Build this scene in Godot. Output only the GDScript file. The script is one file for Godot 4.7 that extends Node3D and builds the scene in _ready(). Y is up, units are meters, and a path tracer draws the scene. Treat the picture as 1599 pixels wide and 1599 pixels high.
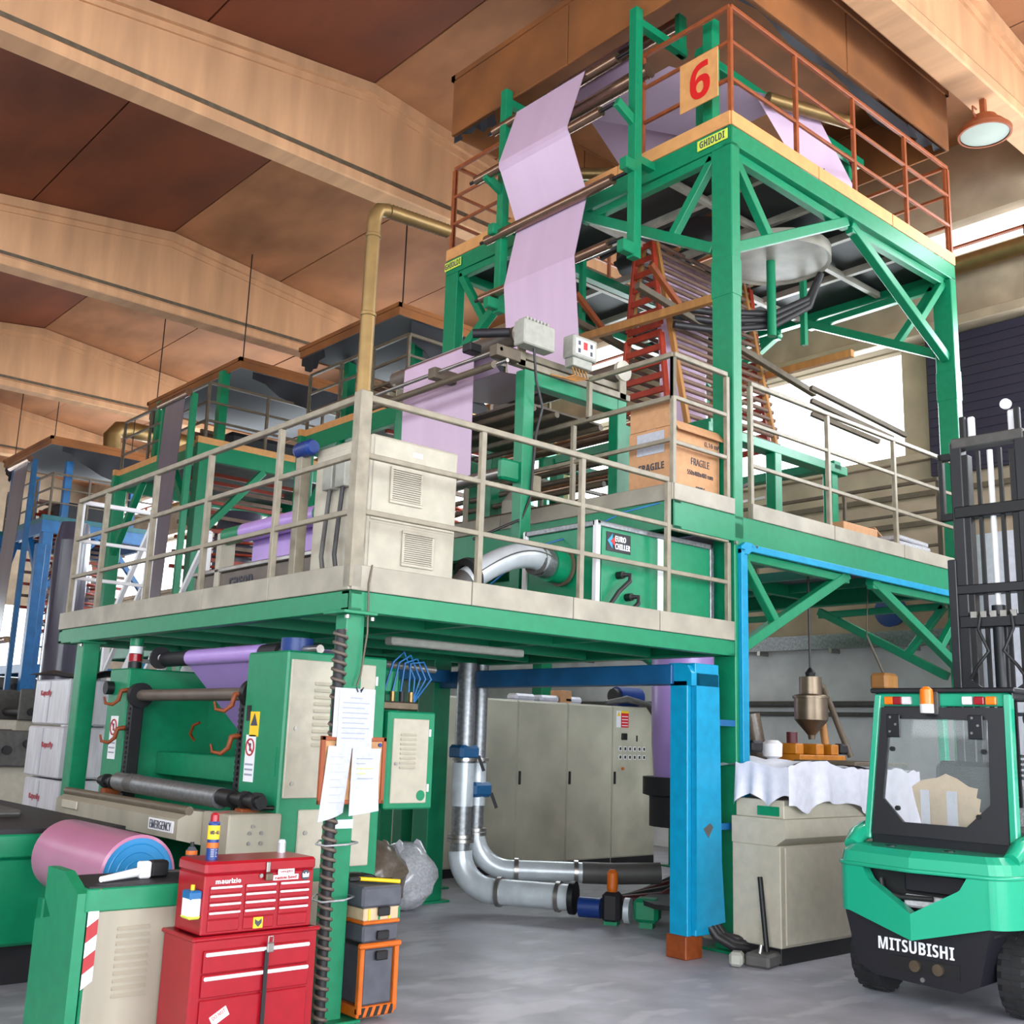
extends Node3D

var M := {}
var off := {}
var taken := {}
var T := {}

# collects triangles of one mesh
class Mesher:
	var v := PackedVector3Array()
	var n := PackedVector3Array()
	var u := PackedVector2Array()
	func tri(a: Vector3, b: Vector3, c: Vector3, out: Vector3) -> Mesher:
		var k := (b - a).cross(c - a)
		if k.length_squared() < 1e-14: return self
		k = k.normalized()
		if k.dot(out) > 0.0:
			v.append_array([a, c, b])
		else:
			k = -k
			v.append_array([a, b, c])
		n.append_array([k, k, k]); u.append_array([Vector2.ZERO, Vector2.ZERO, Vector2.ZERO])
		return self
	func quad(a: Vector3, b: Vector3, c: Vector3, d: Vector3, out: Vector3) -> Mesher:
		tri(a, b, c, out); tri(a, c, d, out); return self
	func stri(p: Array, q: Array, t: Array) -> void:   # smooth triangle, q = normals, t = uvs
		var k: Vector3 = (p[1] - p[0]).cross(p[2] - p[0])
		if k.length_squared() < 1e-15: return
		var o := [0, 1, 2]
		if k.dot(q[0] + q[1] + q[2]) > 0.0: o = [0, 2, 1]
		for i in o:
			v.append(p[i]); n.append(q[i]); u.append(t[i])
	func box(c: Vector3, s: Vector3, k := 0.0, b := Basis.IDENTITY) -> Mesher:
		var h := s * 0.5
		k = minf(k, minf(h.x, minf(h.y, h.z)) * 0.9)
		for a in 3:
			var e := (a + 1) % 3
			var f := (a + 2) % 3
			for sg in [-1.0, 1.0]:
				var q := []
				for w in [[-1, -1], [1, -1], [1, 1], [-1, 1]]:
					var p := Vector3.ZERO
					p[a] = sg * h[a]; p[e] = w[0] * (h[e] - k); p[f] = w[1] * (h[f] - k)
					q.append(c + b * p)
				var o := Vector3.ZERO
				o[a] = sg
				quad(q[0], q[1], q[2], q[3], b * o)
		if k > 0.0:
			for a in 3:
				var e := (a + 1) % 3
				var f := (a + 2) % 3
				for s1 in [-1.0, 1.0]:
					for s2 in [-1.0, 1.0]:
						var q := []
						for w in [[-1, 0], [1, 0], [1, 1], [-1, 1]]:
							var p := Vector3.ZERO
							p[a] = w[0] * (h[a] - k)
							p[e] = s1 * (h[e] if w[1] == 0 else h[e] - k)
							p[f] = s2 * (h[f] - k if w[1] == 0 else h[f])
							q.append(c + b * p)
						var o := Vector3.ZERO
						o[e] = s1; o[f] = s2
						quad(q[0], q[1], q[2], q[3], b * o)
			for s1 in [-1.0, 1.0]:
				for s2 in [-1.0, 1.0]:
					for s3 in [-1.0, 1.0]:
						var g := Vector3(s1, s2, s3)
						var q := []
						for a in 3:
							var p := (h - Vector3(k, k, k)) * g
							p[a] = g[a] * h[a]
							q.append(c + b * p)
						tri(q[0], q[1], q[2], b * g)
		return self
	func bb(x0: float, x1: float, y0: float, y1: float, z0: float, z1: float, k := 0.0) -> Mesher:
		return box(Vector3(x0 + x1, y0 + y1, z0 + z1) * 0.5, Vector3(absf(x1 - x0), absf(y1 - y0), absf(z1 - z0)), k)
	func bar(a: Vector3, b: Vector3, w: float, h: float, k := 0.0, up := Vector3.UP) -> Mesher:
		var z := (b - a).normalized()
		if absf(z.dot(up)) > 0.99: up = Vector3.RIGHT
		var x := up.cross(z).normalized()
		var y := z.cross(x).normalized()
		return box((a + b) * 0.5, Vector3(w, h, a.distance_to(b)), k, Basis(x, y, z))
	func tube(p: Array, r, seg := 10, caps := true, closed := false) -> Mesher:
		var m := p.size()
		var rings := []
		var nr := []
		var x := Vector3.ZERO
		for i in m:
			var d: Vector3
			if closed: d = (p[(i + 1) % m] - p[(i + m - 1) % m]).normalized()
			else: d = (p[mini(i + 1, m - 1)] - p[maxi(i - 1, 0)]).normalized()
			if i == 0: x = d.cross(Vector3.UP if absf(d.y) < 0.9 else Vector3.RIGHT).normalized()
			else: x = (x - d * x.dot(d)).normalized()
			var y := d.cross(x)
			var ring := []
			var rn := []
			var rr: float = r[i] if r is Array else r
			for j in seg:
				var t := TAU * j / seg
				var o := x * cos(t) + y * sin(t)
				ring.append(p[i] + o * rr); rn.append(o)
			rings.append(ring); nr.append(rn)
		for i in (m if closed else m - 1):
			var i2 := (i + 1) % m
			for j in seg:
				var k := (j + 1) % seg
				var uu := [Vector2(float(j) / seg, float(i)), Vector2(float(j + 1) / seg, float(i)), Vector2(float(j + 1) / seg, float(i + 1)), Vector2(float(j) / seg, float(i + 1))]
				stri([rings[i][j], rings[i][k], rings[i2][k]], [nr[i][j], nr[i][k], nr[i2][k]], [uu[0], uu[1], uu[2]])
				stri([rings[i][j], rings[i2][k], rings[i2][j]], [nr[i][j], nr[i2][k], nr[i2][j]], [uu[0], uu[2], uu[3]])
		if caps and not closed:
			for e in [[0, 1], [m - 1, m - 2]]:
				var o: Vector3 = p[e[0]] - p[e[1]]
				for j in seg: tri(p[e[0]], rings[e[0]][j], rings[e[0]][(j + 1) % seg], o)
		return self
	func rod(a: Vector3, b: Vector3, r: float, seg := 12) -> Mesher:
		return tube([a, b], r, seg)
	func lathe(pr: Array, c: Vector3, b := Basis.IDENTITY, seg := 20) -> Mesher:   # pr: Vector2(radius, height along b.y); flat shading along the profile, smooth round it
		for i in pr.size() - 1:
			var a: Vector2 = pr[i]
			var d: Vector2 = pr[i + 1]
			var nn := Vector2(d.y - a.y, a.x - d.x).normalized()
			for j in seg:
				var t0 := TAU * j / seg
				var t1 := TAU * (j + 1) / seg
				var e0 := Vector3(cos(t0), 0, sin(t0))
				var e1 := Vector3(cos(t1), 0, sin(t1))
				var q := [c + b * (e0 * a.x + Vector3.UP * a.y), c + b * (e1 * a.x + Vector3.UP * a.y), c + b * (e1 * d.x + Vector3.UP * d.y), c + b * (e0 * d.x + Vector3.UP * d.y)]
				var g0 := (b * (e0 * nn.x + Vector3.UP * nn.y)).normalized()
				var g1 := (b * (e1 * nn.x + Vector3.UP * nn.y)).normalized()
				var w0 := float(j) / seg
				var w1 := float(j + 1) / seg
				stri([q[0], q[1], q[2]], [g0, g1, g1], [Vector2(w0, a.y), Vector2(w1, a.y), Vector2(w1, d.y)])
				stri([q[0], q[2], q[3]], [g0, g1, g0], [Vector2(w0, a.y), Vector2(w1, d.y), Vector2(w0, d.y)])
		return self
	func prism(poly: PackedVector2Array, o: Vector3, ax: Vector3, ay: Vector3, ext: Vector3) -> Mesher:   # polygon in plane (ax, ay) at o, thickened by ext
		var ids := Geometry2D.triangulate_polygon(poly)
		var f := func(i): return o + ax * poly[i].x + ay * poly[i].y
		for i in range(0, ids.size(), 3):
			tri(f.call(ids[i]), f.call(ids[i + 1]), f.call(ids[i + 2]), -ext)
			tri(f.call(ids[i]) + ext, f.call(ids[i + 1]) + ext, f.call(ids[i + 2]) + ext, ext)
		var ccw := not Geometry2D.is_polygon_clockwise(poly)
		for i in poly.size():
			var j := (i + 1) % poly.size()
			var d := poly[j] - poly[i]
			var w := Vector2(d.y, -d.x) if ccw else Vector2(-d.y, d.x)
			quad(f.call(i), f.call(j), f.call(j) + ext, f.call(i) + ext, ax * w.x + ay * w.y)
		return self
	func grid(nx: int, ny: int, f: Callable, flip := false) -> Mesher:   # smooth sheet f(s, t)
		var p := []
		for j in ny + 1:
			for i in nx + 1: p.append(f.call(float(i) / nx, float(j) / ny))
		var g := []
		for j in ny + 1:
			for i in nx + 1:
				var a: Vector3 = p[j * (nx + 1) + mini(i + 1, nx)] - p[j * (nx + 1) + maxi(i - 1, 0)]
				var b: Vector3 = p[mini(j + 1, ny) * (nx + 1) + i] - p[maxi(j - 1, 0) * (nx + 1) + i]
				var k := a.cross(b).normalized()
				g.append(-k if flip else k)
		for j in ny:
			for i in nx:
				var q := [j * (nx + 1) + i, j * (nx + 1) + i + 1, (j + 1) * (nx + 1) + i + 1, (j + 1) * (nx + 1) + i]
				var t := [Vector2(float(i) / nx, float(j) / ny), Vector2(float(i + 1) / nx, float(j) / ny), Vector2(float(i + 1) / nx, float(j + 1) / ny), Vector2(float(i) / nx, float(j + 1) / ny)]
				stri([p[q[0]], p[q[1]], p[q[2]]], [g[q[0]], g[q[1]], g[q[2]]], [t[0], t[1], t[2]])
				stri([p[q[0]], p[q[2]], p[q[3]]], [g[q[0]], g[q[2]], g[q[3]]], [t[0], t[2], t[3]])
		return self
	func mesh() -> ArrayMesh:
		var arr := []
		arr.resize(Mesh.ARRAY_MAX)
		arr[Mesh.ARRAY_VERTEX] = v; arr[Mesh.ARRAY_NORMAL] = n; arr[Mesh.ARRAY_TEX_UV] = u
		var am := ArrayMesh.new()
		am.add_surface_from_arrays(Mesh.PRIMITIVE_TRIANGLES, arr)
		return am

func mb() -> Mesher: return Mesher.new()
func V(x: float, y: float, z: float) -> Vector3: return Vector3(x, y, z)
func numbered(s: String) -> String:
	if not taken.has(s):
		taken[s] = 0
		return s
	taken[s] += 1
	return "%s_%03d" % [s, taken[s]]
func tag(o: Node, label: String, category: String, group := "", kind := "") -> Node:
	o.set_meta("label", label)
	if category: o.set_meta("category", category)
	if group: o.set_meta("group", group)
	if kind: o.set_meta("kind", kind)
	return o
func thing(called: String, label: String, category: String, at := Vector3.ZERO, group := "", turn := 0.0, local := false) -> Node3D:
	var o := Node3D.new()
	o.name = numbered(called)
	add_child(o)
	o.position = at; o.rotation.y = turn
	if not local: off[o] = at
	return tag(o, label, category, group)
func setting(called: String, label: String, category := "structure") -> Node3D:
	var o := thing(called, label, category)
	o.set_meta("kind", "structure")
	return o
func obj(called: String, m, mat: String, parent: Node = self) -> MeshInstance3D:
	var o := MeshInstance3D.new()
	o.name = numbered(called) if parent == self else called
	o.mesh = m.mesh() if m is Mesher else m
	o.material_override = M[mat]
	parent.add_child(o, true)
	if off.has(parent): o.position = -off[parent]
	return o
func solo(called: String, m: Mesher, mat: String, label: String, category: String, group := "") -> MeshInstance3D:
	var o := obj(called, m, mat)
	tag(o, label, category, group)
	return o
func text(parent: Node, s: String, at: Vector3, right: Vector3, up: Vector3, width: float, mat: String, height := 0.0, called := "lettering", bold := false) -> MeshInstance3D:
	var tm := TextMesh.new()
	var f := SystemFont.new()
	f.font_names = PackedStringArray(["Droid Sans"])
	if bold: f.font_weight = 700
	tm.font = f; tm.text = s; tm.font_size = 48; tm.pixel_size = 0.01; tm.depth = 0.06; tm.curve_step = 2.0
	var a := tm.get_aabb()
	var o := MeshInstance3D.new()
	o.name = called; o.mesh = tm; o.material_override = M[mat]
	parent.add_child(o, true)
	var sx := width / maxf(a.size.x, 0.001)
	var sy := sx if height == 0.0 else height / maxf(a.size.y, 0.001)
	var z := right.cross(up).normalized()
	var b := Basis(right.normalized() * sx, up.normalized() * sy, z * 0.06)
	var ctr := a.position + a.size * 0.5
	o.transform = Transform3D(b, at - b * ctr - (off[parent] if off.has(parent) else Vector3.ZERO))
	return o

# ---- materials
func noise_tex(key: String, freq: float, lo: float, hi: float, oct := 4, size := 256, seed_ := 1, stretch := Vector2.ONE) -> ImageTexture:
	if T.has(key): return T[key]
	var fn := FastNoiseLite.new()
	fn.seed = seed_; fn.frequency = freq; fn.fractal_octaves = oct
	var im := Image.create(size, size, false, Image.FORMAT_RGB8)
	for y in size:
		for x in size:
			# blend over the border so the tile repeats
			var fx := float(x) / size
			var fy := float(y) / size
			var a := fn.get_noise_2d(x * stretch.x, y * stretch.y)
			var b := fn.get_noise_2d((x - size) * stretch.x, y * stretch.y)
			var c := fn.get_noise_2d(x * stretch.x, (y - size) * stretch.y)
			var d := fn.get_noise_2d((x - size) * stretch.x, (y - size) * stretch.y)
			var k := lerpf(lerpf(a, b, fx), lerpf(c, d, fx), fy) * 1.6
			var g := clampf(lerpf(lo, hi, clampf(k * 0.5 + 0.5, 0.0, 1.0)), 0.0, 1.0)
			im.set_pixel(x, y, Color(g, g, g))
	im.generate_mipmaps()
	T[key] = ImageTexture.create_from_image(im)
	return T[key]
func mat(key: String, c: Color, rough := 0.5, metal := 0.0, tex := "", scale := 1.0, bump := 0.0) -> StandardMaterial3D:
	var m := StandardMaterial3D.new()
	m.albedo_color = c; m.roughness = rough; m.metallic = metal
	m.cull_mode = BaseMaterial3D.CULL_DISABLED
	if tex:
		m.albedo_texture = T[tex]
		m.uv1_triplanar = true; m.uv1_world_triplanar = true
		m.uv1_scale = Vector3.ONE * scale
	M[key] = m
	return m
func glow(key: String, c: Color, e: float) -> StandardMaterial3D:
	var m := mat(key, c, 0.6)
	m.emission_enabled = true; m.emission = c; m.emission_energy_multiplier = e
	return m
func materials() -> void:
	noise_tex("fine", 0.05, 0.90, 1.0, 4)
	noise_tex("worn", 0.02, 0.78, 1.0, 5, 256, 7)
	noise_tex("stain", 0.012, 0.62, 1.0, 5, 256, 11)
	noise_tex("streak", 0.03, 0.80, 1.0, 4, 256, 5, Vector2(1.0, 0.12))
	noise_tex("slab", 0.015, 0.66, 1.0, 5, 256, 21, Vector2(1.0, 0.5))
	noise_tex("floor", 0.018, 0.74, 1.0, 6, 512, 33)
	noise_tex("scuff", 0.06, 0.0, 1.0, 5, 256, 41)
	noise_tex("silver", 0.06, 0.68, 1.0, 4, 256, 51)
	noise_tex("film", 0.02, 0.93, 1.0, 3, 256, 61, Vector2(1.0, 0.1))
	mat("green", Color(0.03, 0.51, 0.345), 0.38, 0.0, "fine", 0.7)
	mat("cream", Color(0.74, 0.71, 0.64), 0.45, 0.0, "fine", 0.6)
	mat("toe", Color(0.68, 0.65, 0.585), 0.5, 0.0, "worn", 0.5)
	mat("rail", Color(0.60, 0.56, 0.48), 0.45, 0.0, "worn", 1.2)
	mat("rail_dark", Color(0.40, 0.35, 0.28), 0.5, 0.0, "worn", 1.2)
	mat("rail_rust", Color(0.62, 0.31, 0.15), 0.5, 0.0, "worn", 1.2)
	mat("tan", Color(0.86, 0.62, 0.38), 0.5, 0.0, "fine", 0.5)
	mat("hood", Color(0.60, 0.36, 0.16), 0.85, 0.0, "stain", 0.25)
	mat("deck_under", Color(0.40, 0.42, 0.42), 0.7, 0.0, "worn", 0.5)
	mat("deck_plate", Color(0.17, 0.19, 0.19), 0.6, 0.0, "worn", 0.5)
	mat("joist", Color(0.75, 0.72, 0.66), 0.5, 0.0, "worn", 0.6)
	mat("cyan", Color(0.0, 0.57, 0.74), 0.35, 0.0, "fine", 0.6)
	mat("blue", Color(0.11, 0.42, 0.66), 0.42, 0.0, "worn", 0.6)
	mat("blue_dark", Color(0.08, 0.36, 0.56), 0.42, 0.0, "worn", 0.5)
	mat("teal", Color(0.10, 0.42, 0.46), 0.45, 0.0, "worn", 0.6)
	mat("film", Color(0.82, 0.71, 0.81), 0.32, 0.0, "film", 0.5)
	mat("film_deep", Color(0.72, 0.58, 0.86), 0.30, 0.0, "film", 0.5)
	mat("film_roll", Color(0.72, 0.46, 0.59), 0.25, 0.0, "film", 0.5)
	mat("film_blue", Color(0.16, 0.50, 0.72), 0.3)
	mat("film_grey", Color(0.42, 0.40, 0.44), 0.25, 0.0, "film", 0.5)
	mat("steel", Color(0.72, 0.70, 0.68), 0.3, 0.85, "worn", 1.0)
	mat("roller", Color(0.62, 0.50, 0.42), 0.25, 0.8, "worn", 0.8)
	mat("galv", Color(0.62, 0.63, 0.64), 0.38, 0.7, "silver", 1.4)
	mat("brass_pipe", Color(0.60, 0.49, 0.31), 0.4, 0.7, "worn", 0.7)
	mat("hopper", Color(0.50, 0.44, 0.37), 0.35, 0.75, "worn", 1.0)
	mat("pipe", Color(0.84, 0.87, 0.89), 0.3, 0.2, "worn", 0.9)
	mat("black", Color(0.055, 0.055, 0.07), 0.5, 0.0, "fine", 1.5)
	mat("frame_black", Color(0.075, 0.075, 0.11), 0.42, 0.0, "fine", 1.0)
	mat("rubber", Color(0.13, 0.13, 0.14), 0.8, 0.0, "worn", 2.0)
	mat("hose", Color(0.17, 0.16, 0.17), 0.5, 0.0, "worn", 2.0)
	mat("hose_grey", Color(0.35, 0.34, 0.33), 0.55, 0.0, "worn", 1.5)
	mat("hose_red", Color(0.36, 0.09, 0.13), 0.5, 0.0, "worn", 1.5)
	mat("red", Color(0.62, 0.05, 0.12), 0.28, 0.0, "fine", 0.8)
	mat("red_sign", Color(0.80, 0.10, 0.10), 0.5)
	mat("white", Color(0.90, 0.90, 0.91), 0.5)
	mat("paper", Color(0.74, 0.75, 0.79), 0.7, 0.0, "fine", 2.0)
	mat("paper_blue", Color(0.80, 0.88, 0.96), 0.7)
	mat("ink", Color(0.25, 0.26, 0.30), 0.7)
	mat("ink_faint", Color(0.58, 0.60, 0.66), 0.7)
	mat("ink_red", Color(0.66, 0.20, 0.22), 0.7)
	mat("marker", Color(0.80, 0.86, 0.30), 0.7)
	mat("yellow", Color(0.93, 0.76, 0.12), 0.5)
	mat("ochre", Color(0.78, 0.48, 0.06), 0.45, 0.0, "worn", 1.5)
	mat("orange", Color(0.86, 0.42, 0.06), 0.45, 0.0, "worn", 1.5)
	mat("amber", Color(0.95, 0.47, 0.05), 0.3)
	mat("hook", Color(0.55, 0.25, 0.05), 0.55, 0.0, "worn", 2.0)
	mat("slat", Color(0.66, 0.20, 0.09), 0.5, 0.0, "worn", 1.0)
	mat("slat_wood", Color(0.48, 0.36, 0.30), 0.6, 0.0, "worn", 1.0)
	mat("wood", Color(0.72, 0.50, 0.26), 0.6, 0.0, "streak", 1.0)
	mat("board_frame", Color(0.62, 0.30, 0.14), 0.6, 0.0, "streak", 1.5)
	mat("cork", Color(0.80, 0.60, 0.42), 0.85, 0.0, "worn", 2.0)
	mat("carton", Color(0.80, 0.60, 0.43), 0.75, 0.0, "fine", 1.0)
	mat("carton_pale", Color(0.82, 0.72, 0.58), 0.75, 0.0, "fine", 1.0)
	mat("carton_white", Color(0.84, 0.83, 0.85), 0.32, 0.0, "streak", 1.5)
	mat("wrap", Color(0.80, 0.80, 0.82), 0.2, 0.0, "silver", 2.0)
	mat("bag", Color(0.50, 0.44, 0.38), 0.3, 0.0, "silver", 2.0)
	mat("sheet", Color(0.86, 0.86, 0.91), 0.45, 0.0, "fine", 0.8)
	mat("cream_panel", Color(0.66, 0.63, 0.56), 0.42, 0.0, "streak", 0.4)
	mat("cabinet", Color(0.80, 0.78, 0.70), 0.4, 0.0, "worn", 0.25)
	mat("grille", Color(0.52, 0.49, 0.44), 0.5)
	mat("grey_box", Color(0.34, 0.35, 0.39), 0.6, 0.0, "worn", 1.5)
	mat("grey_light", Color(0.64, 0.64, 0.60), 0.5, 0.0, "fine", 1.0)
	mat("trough", Color(0.42, 0.37, 0.33), 0.45, 0.0, "worn", 0.7)
	mat("motor_blue", Color(0.07, 0.20, 0.46), 0.4)
	mat("fork_green", Color(0.12, 0.63, 0.49), 0.18, 0.0)
	mat("tarp", Color(0.06, 0.07, 0.11), 0.75, 0.0, "worn", 0.7)
	mat("shutter", Color(0.17, 0.14, 0.22), 0.6, 0.0, "fine", 0.8)
	mat("extruder_dark", Color(0.12, 0.11, 0.13), 0.6, 0.0, "worn", 0.8)
	mat("bubble", Color(0.30, 0.28, 0.34), 0.22, 0.0, "film", 0.5)
	mat("concrete_beam", Color(0.84, 0.64, 0.47), 0.8, 0.0, "streak", 0.35)
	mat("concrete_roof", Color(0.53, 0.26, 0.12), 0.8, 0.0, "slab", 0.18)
	mat("concrete_roof_lit", Color(0.74, 0.50, 0.33), 0.8, 0.0, "slab", 0.22)  # same slab concrete, with the strip window light put into its colour
	mat("wall_white", Color(0.88, 0.88, 0.88), 0.75, 0.0, "worn", 0.25)
	mat("wall_beige", Color(0.74, 0.66, 0.56), 0.8, 0.0, "worn", 0.25)
	mat("concrete_floor", Color(0.72, 0.72, 0.76), 0.5, 0.0, "floor", 0.16)
	var fm: StandardMaterial3D = M["concrete_floor"]
	fm.detail_enabled = true
	var dm := Image.create(256, 256, false, Image.FORMAT_RGBA8)
	var fn := FastNoiseLite.new()
	fn.seed = 9; fn.frequency = 0.035; fn.fractal_octaves = 4
	for y in 256:
		for x in 256:
			var k := fn.get_noise_2d(x * 0.7, y * 1.6)
			dm.set_pixel(x, y, Color(0.78, 0.78, 0.80, clampf((k - 0.2) * 3.0, 0.0, 0.4)))
	dm.generate_mipmaps()
	fm.detail_albedo = ImageTexture.create_from_image(dm)
	fm.detail_blend_mode = BaseMaterial3D.BLEND_MODE_MIX
	fm.uv1_scale = Vector3.ONE * 0.16
	fm.uv2_triplanar = true; fm.uv2_world_triplanar = true; fm.uv2_scale = Vector3.ONE * 0.33
	var g := mat("glass", Color(0.80, 0.85, 0.86, 0.16), 0.03)
	g.transparency = BaseMaterial3D.TRANSPARENCY_ALPHA
	glow("pane", Color(0.97, 0.99, 1.0), 2.6)
	mat("lamp_glass", Color(0.66, 0.70, 0.66), 0.35)

# ---- camera, air and daylight
func daylight(at: Vector3, look: Vector3, size: Vector2, energy: float, c := Color(0.93, 0.97, 1.0)) -> void:
	var l := AreaLight3D.new()
	l.name = numbered("window_daylight")
	add_child(l)
	l.position = at
	l.basis = Basis.looking_at(look, Vector3.UP if absf(look.y) < 0.9 else Vector3.RIGHT)
	l.area_size = size; l.light_energy = energy; l.light_color = c
	l.area_range = 60.0; l.area_attenuation = 2.0; l.shadow_enabled = true

func camera_and_light() -> void:
	var cam := Camera3D.new()
	cam.name = "camera"
	add_child(cam)
	cam.position = V(-3.5519, 1.62, 5.5147)
	cam.rotation = V(0.2045, -0.7195, 0.0339)
	cam.fov = 50.784; cam.near = 0.05; cam.far = 200.0
	cam.current = true
	var we := WorldEnvironment.new()
	we.name = "world_environment"
	var e := Environment.new()
	var sky := Sky.new()
	var sm := ProceduralSkyMaterial.new()
	sm.sky_top_color = Color(0.75, 0.83, 0.95); sm.sky_horizon_color = Color(0.92, 0.95, 1.0)
	sm.ground_bottom_color = Color(0.5, 0.5, 0.48); sm.ground_horizon_color = Color(0.8, 0.82, 0.84)
	sm.sky_energy_multiplier = 1.3
	sky.sky_material = sm
	e.background_mode = Environment.BG_SKY; e.sky = sky
	e.tonemap_mode = Environment.TONE_MAPPER_LINEAR
	e.tonemap_exposure = 0.9
	e.sdfgi_enabled = true; e.ssao_enabled = true; e.ssil_enabled = true
	we.environment = e
	add_child(we)
	# daylight from the glazing: long window bands of the right wall, the gable behind the camera with its gate, the left wall with its added gate and the far gable
	for w in WIN_R:
		daylight(V(9.78, 6.3, (w[0] + w[1]) * 0.5), V(-1, -0.001, 0), Vector2(absf(w[1] - w[0]), 1.6), 10.0 * absf(w[1] - w[0]))
	daylight(V(9.78, 8.45, -12.0), V(-1, -0.001, 0), Vector2(42.0, 0.5), 75.0)
	daylight(V(0.5, 4.15, 25.85), V(0, -0.001, -1), Vector2(17.0, 7.7), 580.0)
	daylight(V(-8.8, 6.9, 0.0), V(1, -0.001, 0), Vector2(42.0, 3.0), 70.0)
	daylight(V(-8.8, 2.45, 12.0), V(1, -0.001, 0), Vector2(18.0, 4.3), 130.0)  # light of the added left gate, brightens the space under the tower
	daylight(V(0.5, 3.8, -32.75), V(0, -0.001, 1), Vector2(15.0, 3.2), 50.0)

const WIN_R := [[18.5, 22.0], [12.0, 15.5], [6.0, 9.5], [0.35, 3.4], [-4.6, -1.75], [-8.4, -5.2], [-12.0, -9.0], [-15.6, -12.6], [-19.2, -16.2], [-22.8, -19.8], [-26.4, -23.4], [-30.0, -27.0]]

# ---- the hall
func roof_y(x: float) -> float: return 10.56 - 0.12 * absf(x - 3.85)

func hall() -> void:
	var f := obj("floor", mb().bb(-9.3, 10.3, -0.3, 0.0, -33.3, 26.3), "concrete_floor")
	tag(f, "grey scuffed concrete hall floor with pale scratches", "floor", "", "structure")
	# right wall: piers, sill wall, lintels, panes
	var wr := setting("wall_right", "beige and white factory wall with window bands behind the tower", "wall")
	obj("lower_wall", mb().bb(10.0, 10.3, 0, 3.0, -33, 26), "wall_white", wr)
	obj("sill_wall", mb().bb(10.0, 10.3, 3.0, 5.5, -33, 26), "wall_beige", wr)
	obj("window_sill", mb().bb(9.88, 10.0, 5.46, 5.56, -33, 26, 0.01), "wall_beige", wr)
	obj("lintel", mb().bb(9.98, 10.3, 7.1, 8.2, -33, 26), "wall_beige", wr)
	obj("ledge", mb().bb(9.62, 9.98, 7.12, 7.26, -33, 26, 0.01), "wall_beige", wr)
	obj("eave_beam", mb().bb(9.9, 10.3, 8.72, 9.9, -33, 26), "wall_beige", wr)
	var edges := [26.0]
	for w in WIN_R: edges.append_array([w[1], w[0]])
	edges.append(-33.0)
	for i in range(0, edges.size(), 2):
		obj("pier", mb().bb(10.0, 10.3, 5.5, 7.1, edges[i + 1], edges[i]), "wall_beige", wr)
	# roller shutter panel beside the pier
	var sh := obj("window_shutter", mb().bb(9.86, 9.93, 5.2, 7.1, -1.32, 0.28), "shutter", wr)
	for k in 15: obj("slat", mb().bb(9.845, 9.862, 5.24 + k * 0.124, 5.34 + k * 0.124, -1.30, 0.26), "shutter", sh)
	obj("conduit_rail", mb().bb(9.86, 9.9, 4.55, 4.62, -33, 26), "rail_dark", wr)
	obj("conduit_rail", mb().bb(9.86, 9.9, 4.95, 5.02, -33, 26), "rail_dark", wr)
	var wi := 1
	for w in WIN_R:
		var p := obj("window_%d" % wi, mb().bb(10.12, 10.14, 5.5, 7.1, w[0], w[1]), "pane")
		tag(p, "overexposed white window pane %s the concrete piers of the right wall" % ["near", "opposite", "above", "between", "beside", "behind", "past", "beyond", "among", "amid", "within", "along"][wi - 1], "window", "", "structure")
		wi += 1
	var sp := obj("window_%d" % wi, mb().bb(10.12, 10.14, 8.2, 8.72, -33, 26), "pane")
	tag(sp, "long bright strip window under the eave", "window", "", "structure")
	var bars := obj("glazing_bar", mb().bb(10.06, 10.12, 8.42, 8.45, -33, 26), "rail_rust", wr)
	for k in 22: obj("glazing_post", mb().bb(10.06, 10.12, 8.2, 8.45, 10.0 - k * 2.0, 10.04 - k * 2.0), "rail_rust", bars)
	# gable behind the camera, left wall, far gable
	var wf := setting("wall_front", "gable wall with tall gate glazing behind the camera", "wall")
	obj("wall_panel", mb().bb(-9.3, -8.0, 0, 10.9, 26.0, 26.3), "wall_beige", wf)
	obj("wall_panel", mb().bb(9.0, 10.3, 0, 10.9, 26.0, 26.3), "wall_beige", wf)
	obj("wall_panel", mb().bb(-8.0, 9.0, 8.0, 10.9, 26.0, 26.3), "wall_beige", wf)
	obj("wall_panel", mb().bb(-8.0, 9.0, 0, 0.3, 26.0, 26.3), "wall_beige", wf)
	obj("unseen_gate_glazing", mb().bb(-8.0, 9.0, 0.3, 8.0, 26.1, 26.14), "pane", wf)
	for k in 9: obj("mullion", mb().bb(-8.03 + k * 2.1, -7.97 + k * 2.1, 0.3, 8.0, 26.02, 26.1), "rail_dark", wf)
	obj("mullion", mb().bb(-8.0, 9.0, 4.1, 4.2, 26.02, 26.1), "rail_dark", wf)
	var wl := setting("wall_left", "plain beige long wall with window band and added gate out of view", "wall")
	obj("wall_panel", mb().bb(-9.3, -9.0, 0, 5.4, -33, 3), "wall_white", wl)
	obj("wall_panel", mb().bb(-9.3, -9.0, 4.6, 5.4, 3, 21), "wall_white", wl)
	obj("wall_panel", mb().bb(-9.3, -9.0, 0, 0.3, 3, 21), "wall_white", wl)
	obj("wall_panel", mb().bb(-9.3, -9.0, 0, 8.4, 21, 26), "wall_white", wl)
	obj("wall_panel", mb().bb(-9.3, -9.0, 8.4, 10.6, -33, 26), "wall_beige", wl)
	obj("wall_panel", mb().bb(-9.3, -9.0, 5.4, 8.4, -33, -21), "wall_beige", wl)
	obj("window_glazing", mb().bb(-9.16, -9.12, 5.4, 8.4, -21, 21), "pane", wl)
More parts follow.
